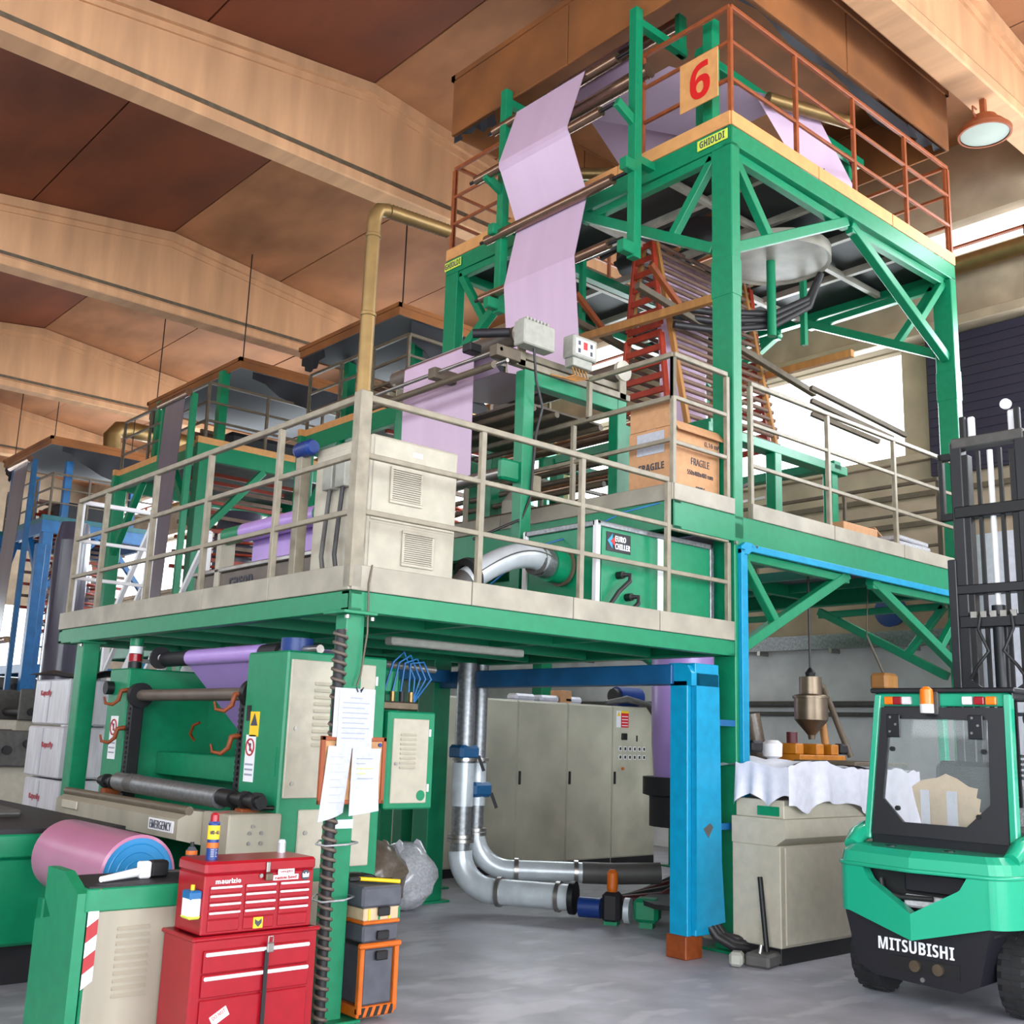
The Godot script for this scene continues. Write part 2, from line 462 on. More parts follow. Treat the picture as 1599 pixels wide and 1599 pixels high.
	obj("unseen_gate_glazing", mb().bb(-9.16, -9.12, 0.3, 4.6, 3, 21), "pane", wl)  # glowing gate added out of view to brighten cabinets and white wall
	var wb := setting("wall_back", "far gable wall with tall white windows behind the extruders", "wall")
	obj("wall_panel", mb().bb(-9.3, 10.3, 0, 2.2, -33.3, -33), "wall_white", wb)
	obj("wall_panel", mb().bb(-9.3, 10.3, 5.4, 10.9, -33.3, -33), "wall_beige", wb)
	for k in 7: obj("pier", mb().bb(-9.0 + k * 3.0, -8.0 + k * 3.0, 2.2, 5.4, -33.3, -33), "wall_beige", wb)
	obj("window_glazing", mb().bb(-9.3, 10.3, 2.2, 5.4, -33.2, -33.16), "pane", wb)
	# roof slab panels, each its own piece, resting on the sloped beams
	var c := setting("ceiling", "pitched ceiling of stained orange brown concrete slabs", "ceiling")
	var zs := [26.3, 14.2, 7.4, 0.55, -6.35, -12.9, -19.85, -26.6, -33.3]
	var rng := RandomNumberGenerator.new()
	rng.seed = 4
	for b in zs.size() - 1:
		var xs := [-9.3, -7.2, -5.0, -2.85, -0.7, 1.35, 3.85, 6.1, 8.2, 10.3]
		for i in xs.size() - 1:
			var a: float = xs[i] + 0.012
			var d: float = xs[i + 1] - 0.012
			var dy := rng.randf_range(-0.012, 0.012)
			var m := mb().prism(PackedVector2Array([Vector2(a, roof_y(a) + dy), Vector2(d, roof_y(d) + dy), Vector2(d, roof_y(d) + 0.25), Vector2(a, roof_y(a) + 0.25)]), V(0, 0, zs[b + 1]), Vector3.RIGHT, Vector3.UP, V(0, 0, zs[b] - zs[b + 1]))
			obj("roof_slab", m, "concrete_roof_lit" if d > 4.0 else "concrete_roof", c)  # right slope gets the paler copy, window brightness painted in
	obj("roof_cover", mb().prism(PackedVector2Array([Vector2(-9.4, roof_y(-9.4) + 0.25), Vector2(3.85, 10.81), Vector2(10.4, roof_y(10.4) + 0.25), Vector2(10.4, 11.2), Vector2(-9.4, 11.2)]), V(0, 0, -33.4), Vector3.RIGHT, Vector3.UP, V(0, 0, 59.9)), "concrete_roof", c)
	# tapered roof beams with flanges
	var ti := 1
	for z in [0.55, -6.38, -12.91, -19.88, -26.6, 7.4, 14.2]:
		var o := setting("trim_%d" % ti, ["pale concrete roof beam passing over the hanging lamp", "pale concrete roof beam behind the tower hood", "stained concrete roof beam above the middle extruder", "stained concrete roof beam above the far hoods", "dim farthest concrete roof beam", "concrete roof beam over the camera end of the hall", "concrete roof beam nearest the front gate"][ti - 1], "beam")
		var web := PackedVector2Array([Vector2(-6.8, 9.14), Vector2(10.0, 9.14), Vector2(10.0, roof_y(10.0)), Vector2(3.85, 10.56), Vector2(-6.8, roof_y(-6.8))])
		obj("web", mb().prism(web, V(0, 0, z - 0.11), Vector3.RIGHT, Vector3.UP, V(0, 0, 0.22)), "concrete_beam", o)
		obj("joint_strip", mb().bb(-6.8, 10.0, 9.2, 9.26, z + 0.11, z + 0.118), "rail_dark", o)
		obj("bottom_flange", mb().bb(-9.0, 10.0, 9.0, 9.16, z - 0.19, z + 0.19, 0.02), "concrete_beam", o)
		for s in [[-9.0, 3.85], [3.85, 10.0]]:
			obj("top_flange", mb().prism(PackedVector2Array([Vector2(s[0], roof_y(s[0]) - 0.17), Vector2(s[1], roof_y(s[1]) - 0.17), Vector2(s[1], roof_y(s[1]) - 0.01), Vector2(s[0], roof_y(s[0]) - 0.01)]), V(0, 0, z - 0.21), Vector3.RIGHT, Vector3.UP, V(0, 0, 0.42)), "concrete_beam", o)
			obj("haunch", mb().prism(PackedVector2Array([Vector2(s[0], roof_y(s[0]) - 0.27), Vector2(s[1], roof_y(s[1]) - 0.27), Vector2(s[1], roof_y(s[1]) - 0.17), Vector2(s[0], roof_y(s[0]) - 0.17)]), V(0, 0, z - 0.145), Vector3.RIGHT, Vector3.UP, V(0, 0, 0.29)), "concrete_beam", o)
		ti += 1
	# ducts along the right wall
	var wd := thing("wall_duct", "long round brass coloured duct running along the right wall under the strip window", "duct", V(9.4, 7.6, 0))
	obj("pipe", mb().rod(V(9.72, 8.0, -30), V(9.72, 8.0, 10.5), 0.13, 14), "brass_pipe", wd)
	for k in 10: obj("hanger", mb().bb(9.7, 10.0, 7.84, 7.88, 9.0 - k * 4.0, 9.05 - k * 4.0), "rail_dark", wd)
	var ct := thing("cable_tray", "galvanised perforated cable tray fixed to the white wall below the tower", "cable tray", V(9.8, 2.95, -5))
	obj("tray", mb().bb(9.8, 9.9, 2.96, 3.16, -9, 6), "galv", ct)
	for k in 12: obj("bracket", mb().bb(9.78, 9.995, 2.9, 2.96, 5.5 - k * 1.2, 5.55 - k * 1.2), "steel", ct)
	for k in 2:
		var cp := solo("wall_conduit", mb().rod(V(9.93, 2.06 + k * 0.14, -9), V(9.93, 2.06 + k * 0.14, 6), 0.03 + 0.012 * k, 8), "hose_grey", ["thin lower grey conduit running along the white wall", "thicker upper grey conduit running along the white wall"][k], "conduit")

func _ready() -> void:
	materials()
	camera_and_light()
	hall()
	near_platform()
	upper_walkway()
	tower()
	film()
	hood()
	platform_gear()
	winder()
	console()
	tool_chest()
	floor_gear()
	forklift()
	background()

# ---- platforms and tower
func railing(parent: Node, pts: Array, y0: float, ys: Array, m: String, w := 0.042, skip_top := false) -> void:
	var a: Vector3 = pts[0]
	var b: Vector3 = pts[-1]
	var g := mb()
	var n := ys.size()
	g.bar(V(a.x, ys[n - 1], a.z), V(b.x, ys[n - 1], b.z), w, w, 0.005)
	var top := obj("guard_railing", g, m, parent)
	for i in n - 1:
		obj("rail", mb().bar(V(a.x, ys[i], a.z), V(b.x, ys[i], b.z), w * 0.8, w * 0.8, 0.004), m, top)
	for p in pts:
		var key := "%d %d %d %d" % [parent.get_instance_id(), roundi(p.x * 10), roundi(p.z * 10), roundi(y0 * 5)]
		if taken.has(key): continue
		taken[key] = 1
		obj("post", mb().bb(p.x - w * 0.5, p.x + w * 0.5, y0, ys[n - 1] - w * 0.5, p.z - w * 0.5, p.z + w * 0.5, 0.004), m, top)

func on_line(a: Vector3, b: Vector3, ts: Array) -> Array:
	var r := []
	for t in ts: r.append(a.lerp(b, t))
	return r

func toe_board(parent: Node, a: Vector3, b: Vector3, y0: float, y1: float, n: int, m: String) -> void:
	for i in n:
		var p := a.lerp(b, (i + 0.004) / n)
		var q := a.lerp(b, (i + 0.996) / n)
		obj("toe_board", mb().bar(V(p.x, (y0 + y1) * 0.5, p.z), V(q.x, (y0 + y1) * 0.5, q.z), 0.02, y1 - y0 - 0.004, 0.004), m, parent)

func channel(parent: Node, a: Vector3, b: Vector3, y0: float, y1: float, w: float, m: String, called := "edge_beam") -> void:
	var d := (b - a).normalized()
	var s := d.cross(Vector3.UP)
	var g := mb()
	g.bar(V(a.x, (y0 + y1) * 0.5, a.z), V(b.x, (y0 + y1) * 0.5, b.z), 0.02, y1 - y0, 0.004)
	for y in [y0 + 0.012, y1 - 0.012]:
		g.bar(V(a.x, y, a.z) + s * w * 0.5, V(b.x, y, b.z) + s * w * 0.5, absf(w), 0.022, 0.003)
	obj(called, g, m, parent)

func hcol(parent: Node, x0: float, x1: float, z0: float, z1: float, y0: float, y1: float, m := "green", plate := true) -> void:
	var c := obj("column", mb().bb(x0, x1, y0, y1, z0, z1, 0.008), m, parent)
	if plate: obj("base_plate", mb().bb(x0 - 0.08, x1 + 0.08, y0, y0 + 0.02, z0 - 0.08, z1 + 0.08, 0.004), m, c)

func bolts(parent: Node, at: Array, axis: Vector3) -> void:
	for p in at: obj("bolt", mb().rod(p, p + axis * 0.02, 0.016, 6), "steel", parent)

func near_platform() -> void:
	var t := thing("machine_platform", "green steel platform with cream toe boards standing over the film winder", "platform", V(0, 0, 0))
	var y0 := 2.327
	var y1 := 2.453
	channel(t, V(0, 0, -0.01), V(3.8, 0, -0.01), y0, y1, -0.08, "green")
	channel(t, V(0.01, 0, -4.96), V(0.01, 0, 0), y0, y1, -0.08, "green")
	channel(t, V(3.79, 0, 0), V(3.79, 0, -4.96), y0, y1, -0.08, "green")
	channel(t, V(3.8, 0, -4.95), V(0, 0, -4.95), y0, y1, -0.08, "green")
	obj("deck", mb().bb(0.02, 3.78, 2.44, 2.47, -4.94, -0.02), "deck_under", t)
	for k in 5: obj("joist", mb().bb(0.1, 3.7, 2.34, 2.44, -0.9 - k * 0.8, -0.84 - k * 0.8), "green", t)
	for k in 2: obj("joist", mb().bb(1.2 + k * 1.3, 1.26 + k * 1.3, 2.36, 2.44, -4.9, -0.05), "green", t)
	toe_board(t, V(0, 0, 0.002), V(3.78, 0, 0.002), y1, 2.614, 4, "toe")
	toe_board(t, V(-0.002, 0, 0), V(-0.002, 0, -4.96), y1, 2.614, 5, "toe")
	hcol(t, 0.0, 0.13, -0.14, -0.01, 0, y0)
	hcol(t, 0.0, 0.15, -4.45, -4.28, 0, y0)
	hcol(t, 3.6, 3.75, -4.45, -4.28, 0, y0)
	for p in [V(0.06, y0, -0.07), V(0.07, y0, -4.36)]:
		obj("cap_plate", mb().bb(p.x - 0.12, p.x + 0.12, p.y - 0.02, p.y, p.z - 0.12, p.z + 0.12, 0.003), "green", t)
	bolts(t, [V(-0.02, y0 - 0.03, 0.02), V(0.16, y0 - 0.03, 0.02), V(-0.02, y0 - 0.03, -4.3)], Vector3.DOWN)
	var ys := [2.952, 3.312, 3.686]
	railing(t, [V(0.03, 0, -0.03), V(1.02, 0, -0.03), V(1.99, 0, -0.03), V(2.965, 0, -0.03)], 2.47, [2.952, 3.312, 3.686], "rail")
	railing(t, [V(2.99, 0, -0.03), V(3.74, 0, -0.03)], 2.47, [2.94, 3.3], "rail")
	railing(t, [V(0.03, 0, -0.05), V(0.03, 0, -1.04), V(0.03, 0, -2.11), V(0.03, 0, -3.11), V(0.03, 0, -4.17), V(0.03, 0, -4.86)], 2.47, ys, "rail")
	railing(t, [V(0.06, 0, -4.88), V(0.78, 0, -4.88)], 2.47, ys, "white")
	obj("corner_post", mb().bb(-0.012, 0.075, 2.47, 3.72, -0.075, 0.012, 0.006), "rail", t)
	# access stair at the back corner
	var s := thing("access_stair", "white railed access stair at the back of the near platform", "stair", V(0.8, 0, -5.6))
	for k in 2:
		var x := 0.82 + k * 0.62
		obj("stringer", mb().bar(V(x, 2.42, -5.0), V(x, 0.05, -7.2), 0.05, 0.18), "white", s)
		obj("handrail", mb().bar(V(x, 3.62, -5.0), V(x, 1.2, -7.2), 0.045, 0.045), "white", s)
		obj("handrail", mb().bar(V(x, 3.1, -5.0), V(x, 0.7, -7.2), 0.035, 0.035), "white", s)
		for q in 3: obj("post", mb().bb(x - 0.03, x + 0.03, 2.35 - q * 0.95, 3.62 - q * 0.98, -5.05 - q * 0.88, -4.99 - q * 0.88), "white", s)
	for k in 10: obj("tread", mb().bb(0.86, 1.4, 2.22 - k * 0.22, 2.25 - k * 0.22, -5.3 - k * 0.2, -5.08 - k * 0.2), "steel", s)

func knee(t: Node, col: Vector3, beam: Vector3, top: Vector3, s := 0.075) -> void:   # knee brace from a column to the beam, web strut and head strut
	var up := (beam - col).cross(Vector3.UP).normalized()
	obj("knee_brace", mb().bar(col, beam, s, s, 0.006, up), "green", t)
	obj("web_strut", mb().bar(top, col.lerp(beam, 0.3), s * 0.85, s * 0.85, 0.006, up), "green", t)
	obj("head_strut", mb().bar(top, beam + V(0, -0.05, 0), s * 0.85, s * 0.85, 0.006, up), "green", t)

func upper_walkway() -> void:
	var t := thing("upper_walkway", "raised green walkway with cream toe boards around the tower legs", "walkway", V(3, 3.3, -2))
	var y0 := 3.297
	var y1 := 3.526
	channel(t, V(3.0, 0, -0.01), V(8.08, 0, -0.01), y0, y1, -0.09, "green")
	channel(t, V(3.01, 0, -4.24), V(3.01, 0, 0), y0, y1, -0.09, "green")
	channel(t, V(8.07, 0, 0), V(8.07, 0, -4.24), y0, y1, -0.09, "green")
	channel(t, V(8.08, 0, -4.23), V(3.0, 0, -4.23), y0, y1, -0.09, "green")
	obj("deck", mb().bb(3.02, 4.6, 3.5, 3.53, -4.2, -0.02), "deck_under", t)
	obj("deck", mb().bb(4.6, 8.06, 3.5, 3.53, -1.1, -0.02), "deck_under", t)
	obj("deck", mb().bb(6.9, 8.06, 3.5, 3.53, -4.2, -1.1), "deck_under", t)
	for k in 5: obj("joist", mb().bb(3.8 + k * 0.9, 3.86 + k * 0.9, 3.4, 3.5, -4.2, -0.05), "green", t)
	obj("joist", mb().bb(3.1, 8.0, 3.36, 3.5, -2.0, -1.92), "green", t)
	toe_board(t, V(3.0, 0, 0.002), V(3.8, 0, 0.002), y1, 3.668, 1, "toe")
	toe_board(t, V(4.05, 0, 0.002), V(7.9, 0, 0.002), y1, 3.668, 3, "toe")
	toe_board(t, V(2.998, 0, 0), V(2.998, 0, -4.24), y1, 3.668, 4, "toe")
	var ys := [4.02, 4.4, 4.77]
	railing(t, [V(3.03, 0, -0.03), V(3.74, 0, -0.03)], 3.53, ys, "rail")
	railing(t, [V(4.08, 0, -0.03), V(5.31, 0, -0.03), V(6.54, 0, -0.03), V(7.85, 0, -0.03)], 3.53, ys, "rail")
	railing(t, [V(3.03, 0, -0.03), V(3.03, 0, -1.0)], 4.4, [4.77], "rail")
	railing(t, [V(3.03, 0, -0.03), V(3.03, 0, -1.19), V(3.03, 0, -2.7), V(3.03, 0, -4.15)], 3.53, [4.04, 4.4], "rail")
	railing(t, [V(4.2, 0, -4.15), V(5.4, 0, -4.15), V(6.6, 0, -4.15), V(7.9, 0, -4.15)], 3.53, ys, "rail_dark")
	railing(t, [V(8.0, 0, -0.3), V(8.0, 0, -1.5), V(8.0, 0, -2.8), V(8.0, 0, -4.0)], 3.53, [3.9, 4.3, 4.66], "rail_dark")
	bolts(t, [V(3.78, 3.28, 0.02), V(4.06, 3.28, 0.02), V(5.55, 3.26, 0.0), V(5.68, 3.26, 0.0), V(5.8, 3.26, 0.0)], Vector3.BACK)
	knee(t, V(3.96, 2.42, -0.06), V(5.62, 3.24, -0.06), V(3.96, 3.2, -0.06), 0.09)
	knee(t, V(7.95, 2.42, -0.06), V(6.05, 3.24, -0.06), V(7.95, 3.2, -0.06), 0.09)
	knee(t, V(8.02, 2.42, -0.3), V(8.02, 3.24, -1.9), V(8.02, 3.2, -0.3), 0.09)
	knee(t, V(8.02, 2.42, -4.0), V(8.02, 3.24, -2.35), V(8.02, 3.2, -4.0), 0.09)
	knee(t, V(3.98, 2.42, -4.1), V(5.62, 3.24, -4.1), V(3.98, 3.2, -4.1), 0.09)
	knee(t, V(7.95, 2.42, -4.1), V(6.05, 3.24, -4.1), V(7.95, 3.2, -4.1), 0.09)
	# inner frame of the calibrating cage
	var f := thing("bubble_cage_frame", "teal green post frame around the film bubble on the walkway", "frame", V(6, 3.53, -2))
	for p in [V(5.75, 0, -0.95), V(6.9, 0, -1.0), V(4.75, 0, -3.2), V(6.9, 0, -3.2)]:
		obj("post", mb().bb(p.x - 0.06, p.x + 0.06, 3.53, 4.62, p.z - 0.06, p.z + 0.06, 0.006), "green", f)
	obj("beam", mb().bb(4.6, 7.1, 4.62, 4.72, -1.06, -0.9, 0.006), "green", f)
	obj("beam", mb().bb(4.6, 7.1, 4.62, 4.72, -3.28, -3.12, 0.006), "green", f)
	for x in [4.7, 6.9]: obj("beam", mb().bb(x - 0.07, x + 0.07, 4.66, 4.76, -3.3, -0.9, 0.006), "green", f)
	for k in 5:
		var r := 0.46
		var ring := []
		for j in 24: ring.append(V(5.6 + r * cos(TAU * j / 24), 3.7 + k * 0.22, -2.05 + r * sin(TAU * j / 24)))
		obj("basket_ring", mb().tube(ring, 0.018, 6, false, true), "steel", f)
	for j in 8:
		var q := TAU * j / 8
		obj("ring_arm", mb().bar(V(5.6 + 0.46 * cos(q), 4.2, -2.05 + 0.46 * sin(q)), V(5.6 + 0.9 * cos(q), 4.3, -2.05 + 0.9 * sin(q)), 0.03, 0.03), "steel", f)

func tower() -> void:
	var t := thing("haul_off_tower", "tall green steel haul-off tower with ochre toe boards and rusty railings", "tower", V(5.9, 0, -2.1))
	for p in [[3.8, 3.93, -0.23, 0.0], [7.95, 8.08, -0.23, 0.0], [3.8, 3.93, -4.24, -4.01], [7.95, 8.08, -4.24, -4.01]]:
		hcol(t, p[0], p[1], p[2], p[3], 0, 7.018)
		obj("splice_plate", mb().bb(p[0] - 0.004, p[1] + 0.004, 5.55, 5.9, p[2] - 0.004, p[3] + 0.004, 0.002), "green", t)
	var y0 := 7.018
	var y1 := 7.207
	channel(t, V(3.8, 0, -0.01), V(8.08, 0, -0.01), y0, y1, -0.09, "green")
	channel(t, V(3.81, 0, -4.24), V(3.81, 0, 0), y0, y1, -0.09, "green")
	channel(t, V(8.07, 0, 0), V(8.07, 0, -4.24), y0, y1, -0.09, "green")
	channel(t, V(8.08, 0, -4.23), V(3.8, 0, -4.23), y0, y1, -0.09, "green")
	# deck plates round the central opening, pale joists under them
	for d in [[3.82, 8.06, -1.0, -0.02], [3.82, 8.06, -4.22, -3.3], [3.82, 4.9, -3.3, -1.0], [6.9, 8.06, -3.3, -1.0]]:
		obj("deck", mb().bb(d[0], d[1], 7.16, 7.19, d[2], d[3]), "deck_plate", t)
	for k in 4: obj("joist", mb().bb(4.65 + k * 0.85, 4.71 + k * 0.85, 7.08, 7.16, -4.2, -0.05), "joist", t)
	for z in [-0.95, -2.1, -3.25]: obj("joist", mb().bb(3.9, 8.0, 7.06, 7.13, z - 0.03, z + 0.03), "joist", t)
	obj("under_beam", mb().bb(3.9, 8.0, 6.94, 7.05, -3.0, -2.9), "green", t)
	toe_board(t, V(3.8, 0, 0.002), V(8.08, 0, 0.002), y1, 7.35, 3, "tan")
	toe_board(t, V(3.798, 0, 0), V(3.798, 0, -4.24), y1, 7.35, 3, "tan")
	var ys := [7.71, 8.1, 8.47]
	railing(t, [V(3.84, 0, -0.03), V(4.9, 0, -0.03), V(5.97, 0, -0.03), V(7.05, 0, -0.03), V(8.06, 0, -0.03)], 7.2, ys, "rail_rust")
	railing(t, [V(3.84, 0, -0.03), V(3.84, 0, -1.12)], 7.2, ys, "rail_rust")
	railing(t, [V(3.84, 0, -3.3), V(3.84, 0, -4.2)], 7.2, [7.69, 8.05, 8.43], "rail_rust")
	railing(t, [V(3.86, 0, -4.2), V(5.2, 0, -4.2), V(6.6, 0, -4.2), V(8.04, 0, -4.2)], 7.2, ys, "rail_rust")
	railing(t, [V(8.04, 0, -0.05), V(8.04, 0, -1.4), V(8.04, 0, -2.8), V(8.04, 0, -4.2)], 7.2, ys, "rail_rust")
	knee(t, V(3.94, 6.05, -0.1), V(5.86, 7.0, -0.1), V(3.95, 6.98, -0.1), 0.1)
	knee(t, V(7.94, 6.05, -0.1), V(5.94, 7.0, -0.1), V(7.94, 6.98, -0.1), 0.1)
	knee(t, V(3.86, 6.06, -0.24), V(3.86, 7.0, -1.95), V(3.86, 6.98, -0.24), 0.1)
	knee(t, V(3.86, 5.95, -4.0), V(3.86, 7.0, -2.4), V(3.86, 6.98, -4.0), 0.1)
	knee(t, V(8.02, 6.15, -0.24), V(8.02, 7.0, -1.95), V(8.02, 6.98, -0.24), 0.1)
	knee(t, V(8.02, 6.15, -4.0), V(8.02, 7.0, -2.4), V(8.02, 6.98, -4.0), 0.1)
	for q in [[-0.38, -0.03], [-4.24, -3.93]]:
		var pl := obj("maker_plate", mb().bb(3.782, 3.79, 7.07, 7.175, q[0], q[1], 0.002), "marker", t)
		pl.set_meta("label", "small pale maker plate with dark lettering")
		text(pl, "GHIOLDI", V(3.78, 7.122, (q[0] + q[1]) * 0.5), V(0, 0, 1), Vector3.UP, 0.29, "ink", 0.07, "lettering", true)
	# upper masts carrying the oscillating bars
	for p in [[4.35, -0.75], [4.35, -3.5], [7.3, -0.9], [7.3, -3.4], [4.05, -0.42]]:
		obj("mast", mb().bb(p[0] - 0.06, p[0] + 0.06, 7.19, 8.62, p[1] - 0.06, p[1] + 0.06, 0.006), "green", t)
	for z in [-0.78, -3.45]: obj("mast_beam", mb().bb(4.3, 7.4, 8.5, 8.6, z - 0.05, z + 0.05, 0.006), "green", t)

	# roller frame on the face of the tower
	var r := thing("web_roller_frame", "green roller frame with four steel idlers on the tower face", "roller frame", V(3.55, 6.2, -2))
	for z in [-0.96, -2.92]:
		obj("upright", mb().bb(3.5, 3.6, 6.1, 8.78, z - 0.05, z + 0.05, 0.006), "green", r)
		obj("tie_bar", mb().bb(3.55, 3.86, 7.1, 7.18, z - 0.04, z + 0.04), "green", r)
		obj("tie_bar", mb().bb(3.55, 4.3, 8.6, 8.68, z - 0.04, z + 0.04), "green", r)
		obj("arm", mb().bar(V(3.55, 7.52, z), V(3.28, 7.64, z), 0.06, 0.1, 0.006), "green", r)
		obj("foot_bracket", mb().bb(3.36, 3.52, 6.12, 6.24, z - 0.05, z + 0.05, 0.01), "green", r)
		obj("foot_bracket", mb().bb(3.38, 3.54, 6.98, 7.1, z - 0.05, z + 0.05, 0.01), "green", r)
	for q in [[3.55, 8.36, 0.055], [3.32, 7.66, 0.05], [3.5, 7.0, 0.055], [3.46, 6.3, 0.05]]:
		var rl := obj("roller", mb().rod(V(q[0], q[1], -3.12), V(q[0], q[1], -1.2), q[2], 18), "roller", r)
		obj("shaft", mb().rod(V(q[0], q[1], -3.22), V(q[0], q[1], -1.02), 0.02, 8), "black", rl)
	obj("roller", mb().rod(V(4.27, 9.03, -3.0), V(4.27, 9.03, -1.0), 0.065, 16), "roller", r)
	for z in [-0.98, -3.02]: obj("head_post", mb().bb(4.2, 4.32, 8.6, 9.08, z - 0.03, z + 0.03, 0.004), "green", r)
	obj("roller", mb().rod(V(3.8, 8.24, -3.0), V(3.8, 8.24, -1.0), 0.08, 18), "roller", r)
	# yellow number card
	var s := thing("number_sign", "orange number six card hung on the rusty tower railing", "sign", V(3.8, 7.55, -0.37))
	obj("card", mb().bb(3.79, 3.805, 7.56, 8.08, -0.6, -0.14, 0.003), "tan", s)
	text(s, "6", V(3.786, 7.81, -0.35), V(0, 0, 1), V(0, 1, -0.0), 0.24, "red_sign", 0.38, "numeral", true)

	# oscillating turning bars and their film
	var ob := thing("turning_bar_unit", "dark oscillating turning bar unit with brass bars on the tower deck", "turning bars", V(5.9, 7.2, -2))
	obj("slew_ring", mb().lathe([Vector2(0.5, 0), Vector2(0.95, 0), Vector2(0.95, 0.12), Vector2(0.5, 0.12), Vector2(0.5, 0)], V(5.9, 7.2, -2.1), Basis.IDENTITY, 28), "extruder_dark", ob)
	for q in [[V(5.1, 8.28, -0.5), V(6.1, 8.28, -0.15)], [V(5.3, 7.95, -0.7), V(6.9, 7.7, -1.3)], [V(4.7, 8.2, -2.9), V(6.4, 8.2, -1.2)]]:
		obj("turning_bar", mb().rod(q[0], q[1], 0.07, 16), "brass_pipe", ob)
	for k in 5: obj("carrier_rod", mb().bar(V(5.2 + k * 0.25, 7.32, -3.0), V(5.6 + k * 0.3, 7.9 + k * 0.08, -0.7), 0.05, 0.05), "extruder_dark", ob)
	for k in 3: obj("carrier_plate", mb().box(V(6.1 + k * 0.25, 7.8 + k * 0.12, -0.6 - k * 0.3), V(0.45, 0.1, 0.3), 0.01, Basis(Vector3.UP, 0.4)), "extruder_dark", ob)
	var lp := []
	for j in 12: lp.append(V(6.35 + 0.17 * cos(PI * j / 11.0 - 1.2), 7.9 + 0.17 * sin(PI * j / 11.0 - 1.2), -0.35))
	obj("hose_loop", mb().tube(lp, 0.025, 8), "hose_red", ob)

